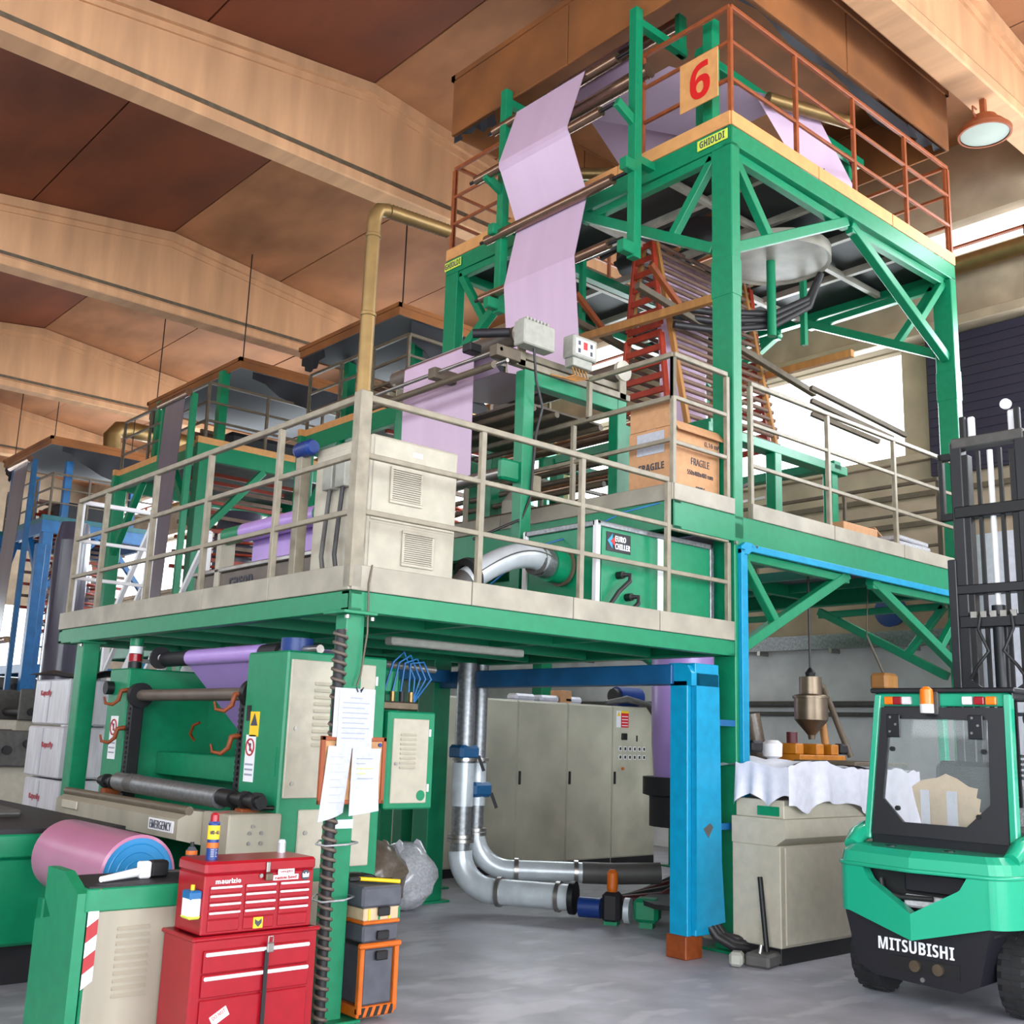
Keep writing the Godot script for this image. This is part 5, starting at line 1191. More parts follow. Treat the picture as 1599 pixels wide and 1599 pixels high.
func floor_gear() -> void:
	# grey crate trolley
	var c := thing("tool_crate_trolley", "grey stacked tool crates on an orange trolley behind the column", "tool crate", V(0.3, 0, -0.2))
	obj("trolley_base", mb().bb(0.16, 0.42, 0.03, 0.09, -0.38, 0.1, 0.008), "orange", c)
	for k in 5: obj("hazard_stripe", mb().prism(PackedVector2Array([Vector2(0.17 + k * 0.05, 0.035), Vector2(0.195 + k * 0.05, 0.035), Vector2(0.215 + k * 0.05, 0.085), Vector2(0.19 + k * 0.05, 0.085)]), V(0, 0, 0.1), Vector3.RIGHT, Vector3.UP, V(0, 0, 0.003)), "black", c)
	for x in [0.16, 0.4]: obj("trolley_post", mb().bb(x, x + 0.03, 0.05, 0.42, 0.07, 0.105, 0.005), "orange", c)
	obj("trolley_rail", mb().bb(0.15, 0.44, 0.4, 0.43, 0.08, 0.115, 0.008), "orange", c)
	obj("lower_crate", mb().bb(0.19, 0.4, 0.09, 0.4, -0.36, 0.09, 0.012), "grey_box", c)
	obj("middle_tray", mb().bb(0.17, 0.42, 0.43, 0.53, -0.37, 0.1, 0.012), "grey_box", c)
	obj("orange_rim", mb().bb(0.165, 0.425, 0.53, 0.55, -0.375, 0.105, 0.006), "orange", c)
	obj("parts_tray", mb().bb(0.17, 0.42, 0.55, 0.62, -0.37, 0.098, 0.006), "carton_pale", c)
	obj("top_case", mb().bb(0.15, 0.43, 0.62, 0.74, -0.38, 0.11, 0.015), "grey_box", c)
	for x in [0.3]:
		for y in [0.36, 0.47, 0.6]: obj("latch", mb().bb(x - 0.04, x + 0.04, y - 0.025, y + 0.025, 0.1, 0.125, 0.006), "black", c)
	for k in 4: obj("tray_divider", mb().bb(0.2 + k * 0.07, 0.21 + k * 0.07, 0.555, 0.615, 0.098, 0.104), "green" if k % 2 else "yellow", c)
	var pl := thing("pliers", "yellow and black handled pliers lying on the crate top", "pliers", V(0.3, 0.74, 0))
	for s in [-1.0, 1.0]: obj("handle", mb().tube([V(0.2, 0.77, -0.02), V(0.28, 0.765, s * 0.02), V(0.42, 0.755, s * 0.04 + 0.05)], 0.012, 8), "yellow" if s > 0 else "black", pl)
	obj("jaw", mb().box(V(0.17, 0.77, -0.02), V(0.08, 0.02, 0.03), 0.005), "extruder_dark", pl)
	var gl := thing("work_glove", "crumpled dark glove lying on the crate top", "glove", V(0.25, 0.75, -0.1))
	obj("palm", mb().lathe([Vector2(0, 0), Vector2(0.05, 0.01), Vector2(0.055, 0.03), Vector2(0.03, 0.05), Vector2(0, 0.05)], V(0.25, 0.74, -0.14), Basis.IDENTITY, 12), "black", gl)
	for k in 4: obj("finger", mb().tube([V(0.27, 0.77, -0.17 + k * 0.025), V(0.32, 0.775, -0.16 + k * 0.03), V(0.35, 0.76, -0.15 + k * 0.03)], 0.011, 7), "black", gl)
	# bags of scrap
	var rng := RandomNumberGenerator.new()
	rng.seed = 12
	var spec := [["crumpled clear bag of scrap film beside the green post", 2.75, 0.3, -3.05, 0.3, "wrap"], ["brown bag of film scrap leaning behind the crates", 2.3, 0.32, -2.95, 0.32, "bag"], ["folded brown paper sack by the winder legs", 1.75, 0.32, -2.6, 0.28, "carton"]]
	for s in spec:
		var ns := FastNoiseLite.new()
		ns.seed = rng.randi(); ns.frequency = 2.4
		var b := thing("scrap_bag", s[0], "bag", V(s[1], 0, s[3]))
		obj("bag_body", mb().grid(20, 14, func(u, v):
			var th: float = u * TAU
			var ph: float = v * PI
			var d := V(sin(ph) * cos(th), cos(ph), sin(ph) * sin(th))
			var rr: float = s[4] * (1.0 + 0.35 * ns.get_noise_3dv(d * 1.6))
			return V(s[1], s[2], s[3]) + V(d.x * rr, maxf(d.y * s[2] * 1.05, -s[2] + 0.005), d.z * rr)), s[5], b)
		obj("bag_fold", mb().grid(6, 4, func(u, v): return V(s[1] - 0.15 + 0.3 * u, s[2] + 0.2 + 0.1 * v + 0.04 * sin(u * 9.0), s[3] + 0.15 - 0.1 * v)), s[5], b)
	# green support post and electric cabinets
	var gp := thing("support_post", "green support post between the winder and the air pipes", "post", V(3.3, 0, -3.3))
	obj("post_body", mb().bb(3.16, 3.38, 0, 3.29, -3.5, -3.25, 0.008), "green", gp)
	obj("base_plate", mb().bb(3.1, 3.44, 0, 0.02, -3.56, -3.2), "green", gp)
	var xs := [4.05, 4.72, 5.53, 6.39, 7.23, 8.09]
	var lb := ["electric cabinet half hidden behind the steel air pipes", "electric cabinet with a hinged door right of the air pipes", "electric cabinet with a plain door in the middle of the row", "electric cabinet with a plain door next to the switch panel", "electric cabinet with switches and a red warning sign"]
	for i in 5:
		var x0: float = xs[i]
		var x1: float = xs[i + 1]
		var e := thing("electric_cabinet", "tall grey beige " + lb[i], "cabinet", V((x0 + x1) * 0.5, 0, -4.85), "electric cabinets along the back of the tower")
		obj("body", mb().bb(x0 + 0.003, x1 - 0.003, 0, 2.06, -5.1, -4.615, 0.006), "cabinet", e)
		obj("plinth", mb().bb(x0 + 0.01, x1 - 0.01, 0, 0.1, -4.61, -4.605), "extruder_dark", e)
		var dd := obj("door", mb().bb(x0 + 0.012, x1 - 0.012, 0.11, 2.045, -4.615, -4.6, 0.006), "cabinet", e)
		obj("handle", mb().bb(x0 + 0.03, x0 + 0.055, 1.04, 1.2, -4.6, -4.575, 0.004), "black", dd)
		if i == 4:
			for r in 2:
				for k in 6:
					var px := x0 + 0.15 + k * 0.095
					var py := 1.5 - r * 0.11
					var sw := obj("switch", mb().bb(px - 0.025, px + 0.025, py - 0.03, py + 0.03, -4.6, -4.592), "white", dd)
					obj("switch_button", mb().bb(px - 0.015, px + 0.005, py - 0.02, py + 0.02, -4.592, -4.58), "black", sw)
			obj("isolator", mb().box(V(x0 + 0.22, 1.66, -4.585), V(0.1, 0.09, 0.03), 0.008), "black", dd)
			obj("key_slot", mb().bb(x0 + 0.47, x0 + 0.49, 1.6, 1.68, -4.6, -4.59), "black", dd)
			obj("pilot_lamp", mb().rod(V(x0 + 0.2, 1.24, -4.6), V(x0 + 0.2, 1.24, -4.58), 0.02, 10), "orange", dd)
			var wsn := obj("warning_sign", mb().bb(x0 + 0.07, x0 + 0.31, 1.78, 2.0, -4.6, -4.597), "white", dd)
			obj("red_field", mb().bb(x0 + 0.16, x0 + 0.31, 1.78, 1.97, -4.597, -4.595), "red_sign", wsn)
			obj("yellow_field", mb().bb(x0 + 0.16, x0 + 0.31, 1.97, 2.0, -4.597, -4.595), "yellow", wsn)
			obj("triangle", mb().prism(PackedVector2Array([Vector2(-0.035, 0), Vector2(0.035, 0), Vector2(0, 0.06)]), V(x0 + 0.115, 1.93, -4.597), Vector3.RIGHT, Vector3.UP, V(0, 0, 0.003)), "yellow", wsn)
			for k in 4: obj("text_line", mb().bb(x0 + 0.175, x0 + 0.295, 1.8 + k * 0.04, 1.81 + k * 0.04, -4.595, -4.593), "white", wsn)
	var mt := thing("cabinet_motor", "dark blue motor with loose cables lying on the electric cabinets", "motor", V(7.7, 2.06, -4.8))
	obj("motor_body", mb().rod(V(7.45, 2.2, -4.75), V(7.9, 2.2, -4.75), 0.13, 16), "motor_blue", mt)
	obj("end_bell", mb().rod(V(7.38, 2.2, -4.75), V(7.45, 2.2, -4.75), 0.1, 16), "extruder_dark", mt)
	for k in 3: obj("cable", mb().tube([V(7.2, 2.1, -4.7), V(7.5, 2.14 + 0.02 * k, -4.6), V(7.9, 2.1, -4.58 + 0.03 * k), V(8.12, 1.9, -4.6)], 0.03, 8), "hose_grey", mt)
	solo("small_carton", mb().bb(6.3, 6.5, 2.06, 2.22, -4.85, -4.65, 0.006), "carton", "small brown carton on top of the electric cabinets", "box")
	for k in 3: solo("white_bundle", mb().box(V(5.7 + k * 0.42, 2.1, -4.75), V(0.34, 0.09, 0.2), 0.03), "sheet", ["white cloth bundle on the cabinet near the pipes", "white cloth bundle beside the small carton on the cabinets", "white cloth bundle right of the small carton on the cabinets"][k], "bundle")
	# steel air pipes with valves and elbows
	for i in 2:
		var x: float = [3.18, 3.4][i]
		var z: float = [-2.75, -2.8][i]
		var p := thing("air_pipe", ["outer galvanised air pipe bending along the floor", "inner galvanised air pipe bending into a grey hose"][i], "pipe", V(x, 0, z))
		var yb: float = [0.42, 0.58][i]
		obj("riser", mb().rod(V(x, yb + 0.1, z), V(x, 2.3, z), 0.095 - 0.02 * i, 18), "galv", p)
		obj("sleeve", mb().rod(V(x, 0.95, z), V(x, 1.35, z), 0.105 - 0.02 * i, 18), "pipe", p)
		for y in [0.62 + 0.05 * i, 0.66 + 0.05 * i, 1.37]: obj("flange", mb().rod(V(x, y, z), V(x, y + 0.03, z), 0.13 - 0.02 * i, 18), "steel", p)
		var vb := obj("valve", mb().box(V(x, 1.45 - 0.35 * i, z), V(0.24, 0.14, 0.22), 0.03), "blue_dark", p)
		obj("valve_lever", mb().bar(V(x + 0.1, 1.42 - 0.35 * i, z + 0.1), V(x + 0.14, 1.28 - 0.35 * i, z + 0.14), 0.03, 0.03), "extruder_dark", vb)
		var d := V(0.5, 0, 0.87).normalized() if i == 0 else V(0.74, 0, 0.67).normalized()
		var el := []
		var rad := 0.34
		for k in 10:
			var a := PI * 0.5 * k / 9.0
			el.append(V(x, yb + 0.12, z) + d * rad * (1.0 - cos(a)) + V(0, -rad * sin(a), 0))
		var r := 0.115 - 0.02 * i
		var last: Vector3 = el[-1]
		last.y = maxf(last.y, r + 0.005)
		for k in el.size(): el[k].y = maxf(el[k].y, r + 0.005)
		el.append(last + d * 0.75)
		obj("elbow", mb().tube(el, r, 18), "pipe", p)
		obj("clamp", mb().rod(last + d * 0.05, last + d * 0.09, r + 0.02, 18), "steel", p)
		obj("clamp", mb().rod(last + d * 0.62, last + d * 0.66, r + 0.02, 18), "steel", p)
		if i == 1: obj("grey_hose", mb().tube([last + d * 0.7, last + d * 1.0, last + d * 1.45 + V(0, 0.02, 0)], r + 0.005, 16), "hose_grey", p)
		else: obj("end_flange", mb().rod(last + d * 0.75, last + d * 0.8, r + 0.03, 18), "black", p)
	# pump group on the floor
	var pu := thing("air_pump", "blue and green air pump with an orange filter at the pipe end", "pump", V(4.3, 0, -1.9))
	var E := V(3.77, 0.13, -1.73)
	var dr := V(0.5, 0, 0.87).normalized()
	obj("blue_coupling", mb().rod(E, E + dr * 0.2, 0.09, 16), "motor_blue", pu)
	obj("body", mb().box(E + dr * 0.3 + V(0, 0.02, 0), V(0.16, 0.26, 0.16), 0.03, Basis(Vector3.UP, 0.5)), "extruder_dark", pu)
	obj("filter_cup", mb().lathe([Vector2(0, 0), Vector2(0.04, 0.0), Vector2(0.05, 0.04), Vector2(0.05, 0.17), Vector2(0.025, 0.2), Vector2(0, 0.2)], E + dr * 0.3 + V(0, 0.14, 0), Basis.IDENTITY, 16), "orange", pu)
	obj("disc", mb().rod(E + dr * 0.42, E + dr * 0.47, 0.11, 20), "pipe", pu)
	obj("green_motor", mb().box(E + dr * 0.62 + V(0, 0.02, 0), V(0.2, 0.2, 0.22), 0.03, Basis(Vector3.UP, 0.5)), "green", pu)
	for q in [0.3, 0.62]: obj("foot", mb().box(E + dr * q + V(0, -0.1, 0), V(0.12, 0.06, 0.12), 0.0, Basis(Vector3.UP, 0.5)), "green", pu)
	var ht := thing("low_steel_table", "low dark steel table beside the blue duct", "table", V(4.4, 0, -0.9))
	obj("table_top", mb().lathe([Vector2(0, 0.2), Vector2(0.45, 0.2), Vector2(0.45, 0.24), Vector2(0, 0.24)], V(4.35, 0, -0.95), Basis.IDENTITY, 8), "hose", ht)
	for q in [[-0.3, 0.2], [0.3, 0.2], [-0.2, -0.3], [0.25, -0.28]]: obj("leg", mb().bb(4.35 + q[0] - 0.02, 4.35 + q[0] + 0.02, 0, 0.2, -0.95 + q[1] - 0.02, -0.95 + q[1] + 0.02), "green", ht)
	var bot := thing("green_bottle", "green plastic bottle standing on the low steel table", "bottle", V(4.45, 0.24, -0.9))
	obj("bottle_body", mb().lathe([Vector2(0, 0), Vector2(0.045, 0), Vector2(0.045, 0.12), Vector2(0.02, 0.17), Vector2(0.02, 0.2), Vector2(0, 0.2)], V(4.45, 0.24, -0.92), Basis.IDENTITY, 14), "green", bot)
	obj("bottle_cap", mb().rod(V(4.45, 0.44, -0.92), V(4.45, 0.47, -0.92), 0.022, 10), "white", bot)
	var hs := thing("grey_hose", "bent grey suction hose with chrome elbow in front of the cabinets", "hose", V(4.8, 0.2, -1.4))
	obj("hose_body", mb().tube([V(4.95, 1.45, -1.4), V(4.88, 1.3, -1.42), V(4.82, 1.05, -1.45), V(4.76, 0.8, -1.4), V(4.74, 0.6, -1.3), V(4.76, 0.42, -1.15), V(4.8, 0.26, -1.0)], 0.065, 14), "hose_grey", hs)
	obj("chrome_elbow", mb().tube([V(4.94, 1.4, -1.4), V(4.97, 1.52, -1.38), V(5.04, 1.58, -1.34), V(5.16, 1.59, -1.3)], 0.07, 14), "steel", hs)
	obj("collar", mb().rod(V(5.1, 1.59, -1.32), V(5.4, 1.57, -1.2), 0.11, 16), "hose", hs)
	for i in 4:
		solo("floor_hose", mb().tube([V(4.6 + i * 0.12, 0.05, -2.2), V(5.0 + i * 0.1, 0.12 + i * 0.06, -1.8), V(5.2 + i * 0.1, 0.5 + 0.1 * i, -1.2), V(5.1 + 0.1 * i, 0.72 + 0.1 * i, -0.7), V(5.3 + 0.1 * i, 0.5, -0.3)], 0.05, 10), "hose" if i % 2 else "hose_red", "%s rubber hose looping over the floor toward the blue duct" % ["lowest dark red", "lower black", "upper dark red", "uppermost black"][i], "hose")
	var ex := thing("extruder_barrel", "dark extruder barrel with grey fan wheel behind the blue duct", "extruder", V(5.2, 0, -0.9))
	obj("barrel", mb().rod(V(5.0, 1.25, -0.9), V(6.6, 1.25, -0.9), 0.2, 18), "extruder_dark", ex)
	obj("gearbox", mb().bb(5.4, 6.6, 0.3, 1.0, -1.3, -0.5, 0.03), "extruder_dark", ex)
	obj("fan_wheel", mb().lathe([Vector2(0.03, 0), Vector2(0.15, 0), Vector2(0.15, 0.05), Vector2(0.03, 0.05)], V(5.2, 0.55, -0.62), Basis(Vector3.RIGHT, PI * 0.5), 20), "galv", ex)
	obj("stand", mb().bb(5.3, 6.6, 0, 0.3, -1.25, -0.55), "green", ex)
	obj("pipe_bundle", mb().tube([V(5.1, 1.9, -0.8), V(5.15, 1.5, -0.75), V(5.1, 1.2, -0.7)], 0.08, 10), "bag", ex)
	obj("die_head", mb().lathe([Vector2(0, 0), Vector2(0.35, 0), Vector2(0.35, 0.3), Vector2(0.42, 0.32), Vector2(0.42, 0.5), Vector2(0, 0.5)], V(5.6, 0.75, -2.05), Basis.IDENTITY, 24), "extruder_dark", ex)
	# blue ducts
	var bd := thing("blue_cable_duct", "bright blue box duct coming down beside the tower leg", "duct", V(3.4, 0.17, -0.15))
	obj("riser", mb().bb(3.3, 3.6, 0.17, 2.24, -0.24, -0.02, 0.006), "cyan", bd)
	obj("cover", mb().prism(PackedVector2Array([Vector2(3.29, 0.22), Vector2(3.64, 0.25), Vector2(3.6, 0.7), Vector2(3.58, 2.06), Vector2(3.29, 2.06)]), V(0, 0, -0.02), Vector3.RIGHT, Vector3.UP, V(0, 0, 0.02)), "cyan", bd)
	obj("side_duct", mb().bb(3.25, 3.3, 0.14, 2.1, -0.24, -0.06, 0.006), "cyan", bd)
	obj("corner_bend", mb().prism(PackedVector2Array([Vector2(-0.25, 2.06), Vector2(-0.02, 2.06), Vector2(-0.02, 2.16), Vector2(-0.06, 2.22), Vector2(-0.13, 2.24), Vector2(-0.25, 2.24)]), V(3.25, 0, 0), V(0, 0, 1), Vector3.UP, V(0.35, 0, 0)), "cyan", bd)
	obj("overhead_duct", mb().bb(3.22, 3.42, 2.07, 2.23, -3.24, -0.2, 0.006), "blue_dark", bd)
	obj("overhead_duct", mb().bb(1.2, 3.22, 2.12, 2.24, -3.22, -3.06, 0.006), "blue_dark", bd)
	obj("patch", mb().prism(PackedVector2Array([Vector2(-0.06, 0), Vector2(0.02, 0.04), Vector2(0.06, 0.01), Vector2(0.0, -0.07)]), V(3.43, 0.96, 0.0), Vector3.RIGHT, Vector3.UP, V(0, 0, 0.004)), "hose_grey", bd)
	for y in [0.97, 1.78]: obj("strap", mb().bb(3.58, 3.8, y - 0.025, y + 0.025, -0.03, -0.01), "blue", bd)
	var bs := thing("blue_conduit", "narrow bright blue conduit climbing the tower leg and following the walkway", "conduit", V(3.87, 1.1, 0.02))
	obj("riser", mb().bb(3.84, 3.89, 1.1, 3.24, 0.0, 0.04, 0.003).bb(3.895, 3.94, 1.1, 3.2, 0.0, 0.03, 0.003), "cyan", bs)
	obj("bend", mb().prism(PackedVector2Array([Vector2(3.84, 3.2), Vector2(3.94, 3.2), Vector2(4.0, 3.24), Vector2(4.0, 3.3), Vector2(3.9, 3.3), Vector2(3.84, 3.26)]), V(0, 0, 0.0), Vector3.RIGHT, Vector3.UP, V(0, 0, 0.04)), "cyan", bs)
	obj("run", mb().bb(3.99, 7.9, 3.23, 3.29, 0.0, 0.04, 0.003), "cyan", bs)
	solo("support_block", mb().bb(3.22, 3.42, 0.0, 0.17, -0.25, -0.05, 0.008), "hook", "rusty orange block under the blue duct", "block")
	for k in 3: solo("armoured_cable", mb().tube([V(3.46 + k * 0.05, 0.3, -0.08), V(3.5 + k * 0.05, 0.16, 0.02), V(3.6 + k * 0.05, 0.09 + 0.02 * k, 0.1), V(3.78, 0.06 + 0.05 * k, 0.22), V(3.95, 0.06 + 0.03 * k, 0.15 - 0.05 * k)], 0.032, 10), "hose", "%s black armoured cable leaving the blue duct" % ["lowest", "middle", "topmost"][k], "cable")
	var jk := thing("lever_jack", "grey floor anchor with a black lever by the tower leg", "jack", V(3.65, 0, 0.35))
	obj("base", mb().box(V(3.62, 0.05, 0.38), V(0.32, 0.1, 0.2), 0.02, Basis(Vector3.UP, 0.2)), "hose_grey", jk)
	obj("lever", mb().rod(V(3.62, 0.08, 0.4), V(3.68, 0.62, 0.3), 0.02, 8), "black", jk)
	obj("wedge", mb().box(V(3.38, 0.06, 0.3), V(0.12, 0.1, 0.1), 0.02, Basis(Vector3.UP, 0.5)), "grey_light", jk)
	obj("tool", mb().rod(V(3.5, 0.1, 0.42), V(3.52, 0.16, 0.42), 0.015, 8), "steel", jk)
	solo("white_cable", mb().tube([V(3.97, 1.1, 0.03), V(3.98, 0.8, 0.06), V(4.0, 0.5, 0.05), V(3.96, 0.25, 0.1), V(3.9, 0.1, 0.2)], 0.014, 7), "rail", "pale cable dropping from the blue conduit to the floor", "cable")
	# cream extruder drive cabinet with a sheet over the hopper table
	var cb := thing("drive_cabinet", "cream drive cabinet with a dark plinth next to the forklift", "cabinet", V(4.3, 0, 0.25))
	obj("plinth", mb().bb(3.7, 5.3, 0, 0.12, 0.05, 0.47, 0.004), "black", cb)
	obj("body", mb().bb(3.69, 5.3, 0.12, 0.86, 0.03, 0.48, 0.008), "cream", cb)
	obj("door", mb().bb(3.74, 4.62, 0.14, 0.85, 0.48, 0.495, 0.005), "cream", cb)
	obj("door", mb().bb(4.64, 5.28, 0.14, 0.85, 0.48, 0.495, 0.005), "cream", cb)
	obj("handle", mb().bb(4.53, 4.56, 0.42, 0.52, 0.495, 0.505, 0.003), "black", cb)
	obj("ledge", mb().prism(PackedVector2Array([Vector2(0.03, 0.86), Vector2(0.44, 0.86), Vector2(0.53, 0.92), Vector2(0.53, 1.06), Vector2(0.03, 1.06)]), V(3.69, 0, 0), V(0, 0, 1), Vector3.UP, V(1.6, 0, 0)), "cream", cb)
	obj("upper_box", mb().bb(3.72, 5.3, 1.06, 1.2, 0.05, 0.5, 0.006), "cream", cb)
	obj("green_label", mb().bb(3.712, 3.72, 1.08, 1.15, 0.26, 0.46), "green", cb)
	var sh := thing("dust_sheet", "white crumpled dust sheet draped over the hopper table", "sheet", V(4.7, 1.1, 0.1))
	var fnz := FastNoiseLite.new()
	fnz.seed = 3; fnz.frequency = 1.6
	obj("sheet_top", mb().grid(26, 14, func(s, q):
		var p := V(lerpf(3.72, 5.75, s), 1.44, lerpf(-0.62, 0.52, q))
		p.y += 0.05 * fnz.get_noise_2d(p.x * 2.0, p.z * 2.0) + 0.06 * exp(-pow((s - 0.2) * 6.0, 2.0))
		return p), "sheet", sh)
	obj("sheet_front", mb().grid(40, 10, func(s, q):
		var x := lerpf(3.72 - 0.03 * q, 5.75, s)
		var top := 1.44 + 0.05 * fnz.get_noise_2d(x * 2.0, 1.04) + 0.06 * exp(-pow((s - 0.2) * 6.0, 2.0))
		var low := 1.17 - 0.09 * exp(-pow((s - 0.13) * 14.0, 2.0)) + 0.05 * exp(-pow((s - 0.24) * 14.0, 2.0)) - 0.2 * smoothstep(0.35, 0.8, s) + 0.02 * sin(s * 17.0)
		return V(x, lerpf(top, low, q), 0.535 + (0.03 + 0.028 * sin(s * 31.0) + 0.02 * sin(s * 53.0 + 1.0)) * q * (1.2 - 0.5 * q))), "sheet", sh)
	obj("sheet_side", mb().grid(20, 10, func(s, q):
		var z := lerpf(0.05, 0.55 + 0.02 * q, s)
		var low := 1.14 + 0.1 * absf(sin(s * 5.0))
		return V(3.72 - (0.03 + 0.03 * sin(s * 20.0) * (1.0 - s * s)) * q, lerpf(1.44 + 0.05 * fnz.get_noise_2d(7.44, z * 2.0) + 0.02, low, q), z)), "sheet", sh)
	var tb := thing("hopper_table", "dark board and ochre machine parts standing on the white sheet", "table", V(5.0, 1.45, -0.2))
	obj("table_body", mb().bb(4.1, 5.7, 0, 1.38, -0.6, -0.02, 0.01), "cream", tb)
	obj("board", mb().bb(4.75, 5.6, 1.47, 1.5, -0.1, 0.5, 0.004), "rail_dark", tb)
	obj("carriage", mb().bb(5.0, 5.75, 1.46, 1.54, -0.5, -0.2, 0.006), "ochre", tb)
	for x in [5.02, 5.35, 5.6]: obj("carriage_block", mb().bb(x, x + 0.12, 1.54, 1.64, -0.45, -0.25, 0.01), "ochre", tb)
	obj("red_knob", mb().rod(V(5.1, 1.64, -0.35), V(5.1, 1.74, -0.35), 0.05, 14), "hose_red", tb)
	obj("white_pot", mb().lathe([Vector2(0, 0), Vector2(0.04, 0), Vector2(0.04, 0.08), Vector2(0.085, 0.1), Vector2(0.09, 0.21), Vector2(0.05, 0.24), Vector2(0, 0.24)], V(4.72, 1.42, -0.3), Basis.IDENTITY, 18), "white", tb)
	for x in [4.45, 5.85]: obj("clamp", mb().box(V(x, 1.6, -0.3), V(0.16, 0.1, 0.1), 0.02), "extruder_dark", tb)
	var hp := thing("resin_hopper", "conical bronze metal resin hopper with hoses behind the sheet", "hopper", V(5.0, 1.68, -0.35))
	var hc := V(5.42, 1.68, -0.35)
	obj("cone", mb().lathe([Vector2(0.03, 0), Vector2(0.035, 0.04), Vector2(0.155, 0.18), Vector2(0.155, 0.4), Vector2(0.15, 0.41), Vector2(0.105, 0.42), Vector2(0.105, 0.58), Vector2(0, 0.58)], hc, Basis.IDENTITY, 24), "hopper", hp)
	obj("rim", mb().lathe([Vector2(0.155, 0), Vector2(0.17, 0), Vector2(0.17, 0.02), Vector2(0.155, 0.02)], hc + V(0, 0.38, 0), Basis.IDENTITY, 24), "hopper", hp)
	obj("wire", mb().rod(hc + V(0, 0.6, 0), hc + V(0, 1.55, 0), 0.012, 6), "hose", hp)
	obj("motor_head", mb().lathe([Vector2(0, 0), Vector2(0.04, 0), Vector2(0.05, 0.04), Vector2(0.02, 0.08), Vector2(0, 0.1)], hc + V(0, 0.58, 0), Basis.IDENTITY, 14), "black", hp)
	obj("feed_hose", mb().tube([hc + V(0.08, 0.55, 0), hc + V(0.2, 0.5, 0), hc + V(0.32, 0.3, 0.02), hc + V(0.44, 0.05, 0.05), hc + V(0.5, -0.15, 0.1)], 0.03, 10), "rail_dark", hp)
	obj("feed_hose", mb().tube([hc + V(0.08, 0.5, -0.05), hc + V(0.18, 0.42, -0.05), hc + V(0.21, 0.2, -0.02), hc + V(0.23, -0.05, 0)], 0.035, 10), "wood", hp)
	var pl2 := thing("hoist_pulley", "small hanging brown pulley block with cords under the walkway", "pulley", V(7.2, 2.2, -0.6))
	obj("block_body", mb().box(V(7.2, 2.32, -0.6), V(0.26, 0.18, 0.2), 0.03), "wood", pl2)
	obj("cord", mb().rod(V(7.2, 2.4, -0.6), V(7.05, 2.8, -0.7), 0.015, 6), "rail_dark", pl2)
	obj("cord", mb().rod(V(7.05, 2.8, -0.7), V(7.1, 3.4, -0.7), 0.008, 6), "rail_dark", pl2)
	var wf2 := thing("round_ventilator", "round dark blue ventilator mounted above the cable tray", "fan", V(9.6, 3.3, -1.9))
	obj("fan_body", mb().lathe([Vector2(0, 0), Vector2(0.2, 0), Vector2(0.22, 0.1), Vector2(0, 0.12)], V(9.78, 3.42, -1.9), Basis(Vector3.FORWARD, -PI * 0.5), 20), "motor_blue", wf2)
	obj("bracket", mb().bb(9.78, 9.995, 3.32, 3.52, -1.95, -1.85), "rail_dark", wf2)
	var pn := thing("pneumatic_panel", "tangle of blue air tubes over brass valves behind the winder", "valves", V(1.1, 1.76, -0.85))
	obj("valve_bar", mb().bb(0.8, 1.12, 1.77, 1.83, -0.85, -0.75, 0.01), "hopper", pn)
	for k in 4: obj("valve", mb().rod(V(0.84 + k * 0.08, 1.83, -0.8), V(0.84 + k * 0.08, 1.9, -0.8), 0.02, 8), "brass_pipe" if k % 2 else "extruder_dark", pn)
	obj("green_block", mb().box(V(0.92, 1.97, -0.86), V(0.14, 0.18, 0.1), 0.02), "green", pn)
	for k in 4: obj("air_tube", mb().tube([V(0.85 + k * 0.07, 1.9, -0.8), V(0.9 + k * 0.05, 2.1, -0.78), V(1.0 + 0.06 * k, 2.18 - 0.02 * k, -0.8), V(1.12 + 0.05 * k, 2.0, -0.82), V(1.1, 1.85 - 0.01 * k, -0.8)], 0.008, 6), "blue", pn)
	obj("chrome_rod", mb().rod(V(0.85, 2.1, -0.95), V(1.4, 2.08, -0.95), 0.025, 10), "steel", pn)
	solo("tube_lamp", mb().bb(1.0, 2.3, 2.24, 2.3, -1.05, -0.95, 0.01), "grey_light", "grey tube lamp housing fixed under the platform deck", "lamp")
	# stacked white cartons behind the winder
	var bx := [[0.02, 0.56], [0.58, 1.06], [1.08, 1.56], [1.58, 2.02]]
	for k in 4:
		var q: Array = bx[k]
		var o := thing("white_carton", "%s white film wrapped carton in the stack behind the winder" % ["lowest", "second lowest", "second highest", "topmost"][k], "box", V(0.47, q[0], -5.6), "white wrapped cartons in a stack")
		var sx := 0.02 * (k % 2)
		obj("box_body", mb().bb(0.2 + sx, 0.74 + sx, q[0], q[1], -6.1, -5.15, 0.015), "carton_white", o)
		obj("top_flap_seam", mb().bb(0.196 + sx, 0.2 + sx, q[0] + 0.02, q[1] - 0.02, -5.66, -5.65), "ink_faint", o)
		text(o, "Kapofly", V(0.194 + sx, q[0] + 0.3, -5.5 - 0.25 * (k % 2)), V(0, 0, 1), Vector3.UP, 0.3, "ink_red", 0.07)
	solo("stack_cover", mb().grid(10, 6, func(s, q): return V(lerpf(0.15, 0.8, s), 2.04 + 0.05 * sin(s * 7.0) * sin(q * 5.0) + 0.03, lerpf(-6.15, -5.1, q))), "extruder_dark", "dark crumpled sheet lying on the white carton stack", "sheet")

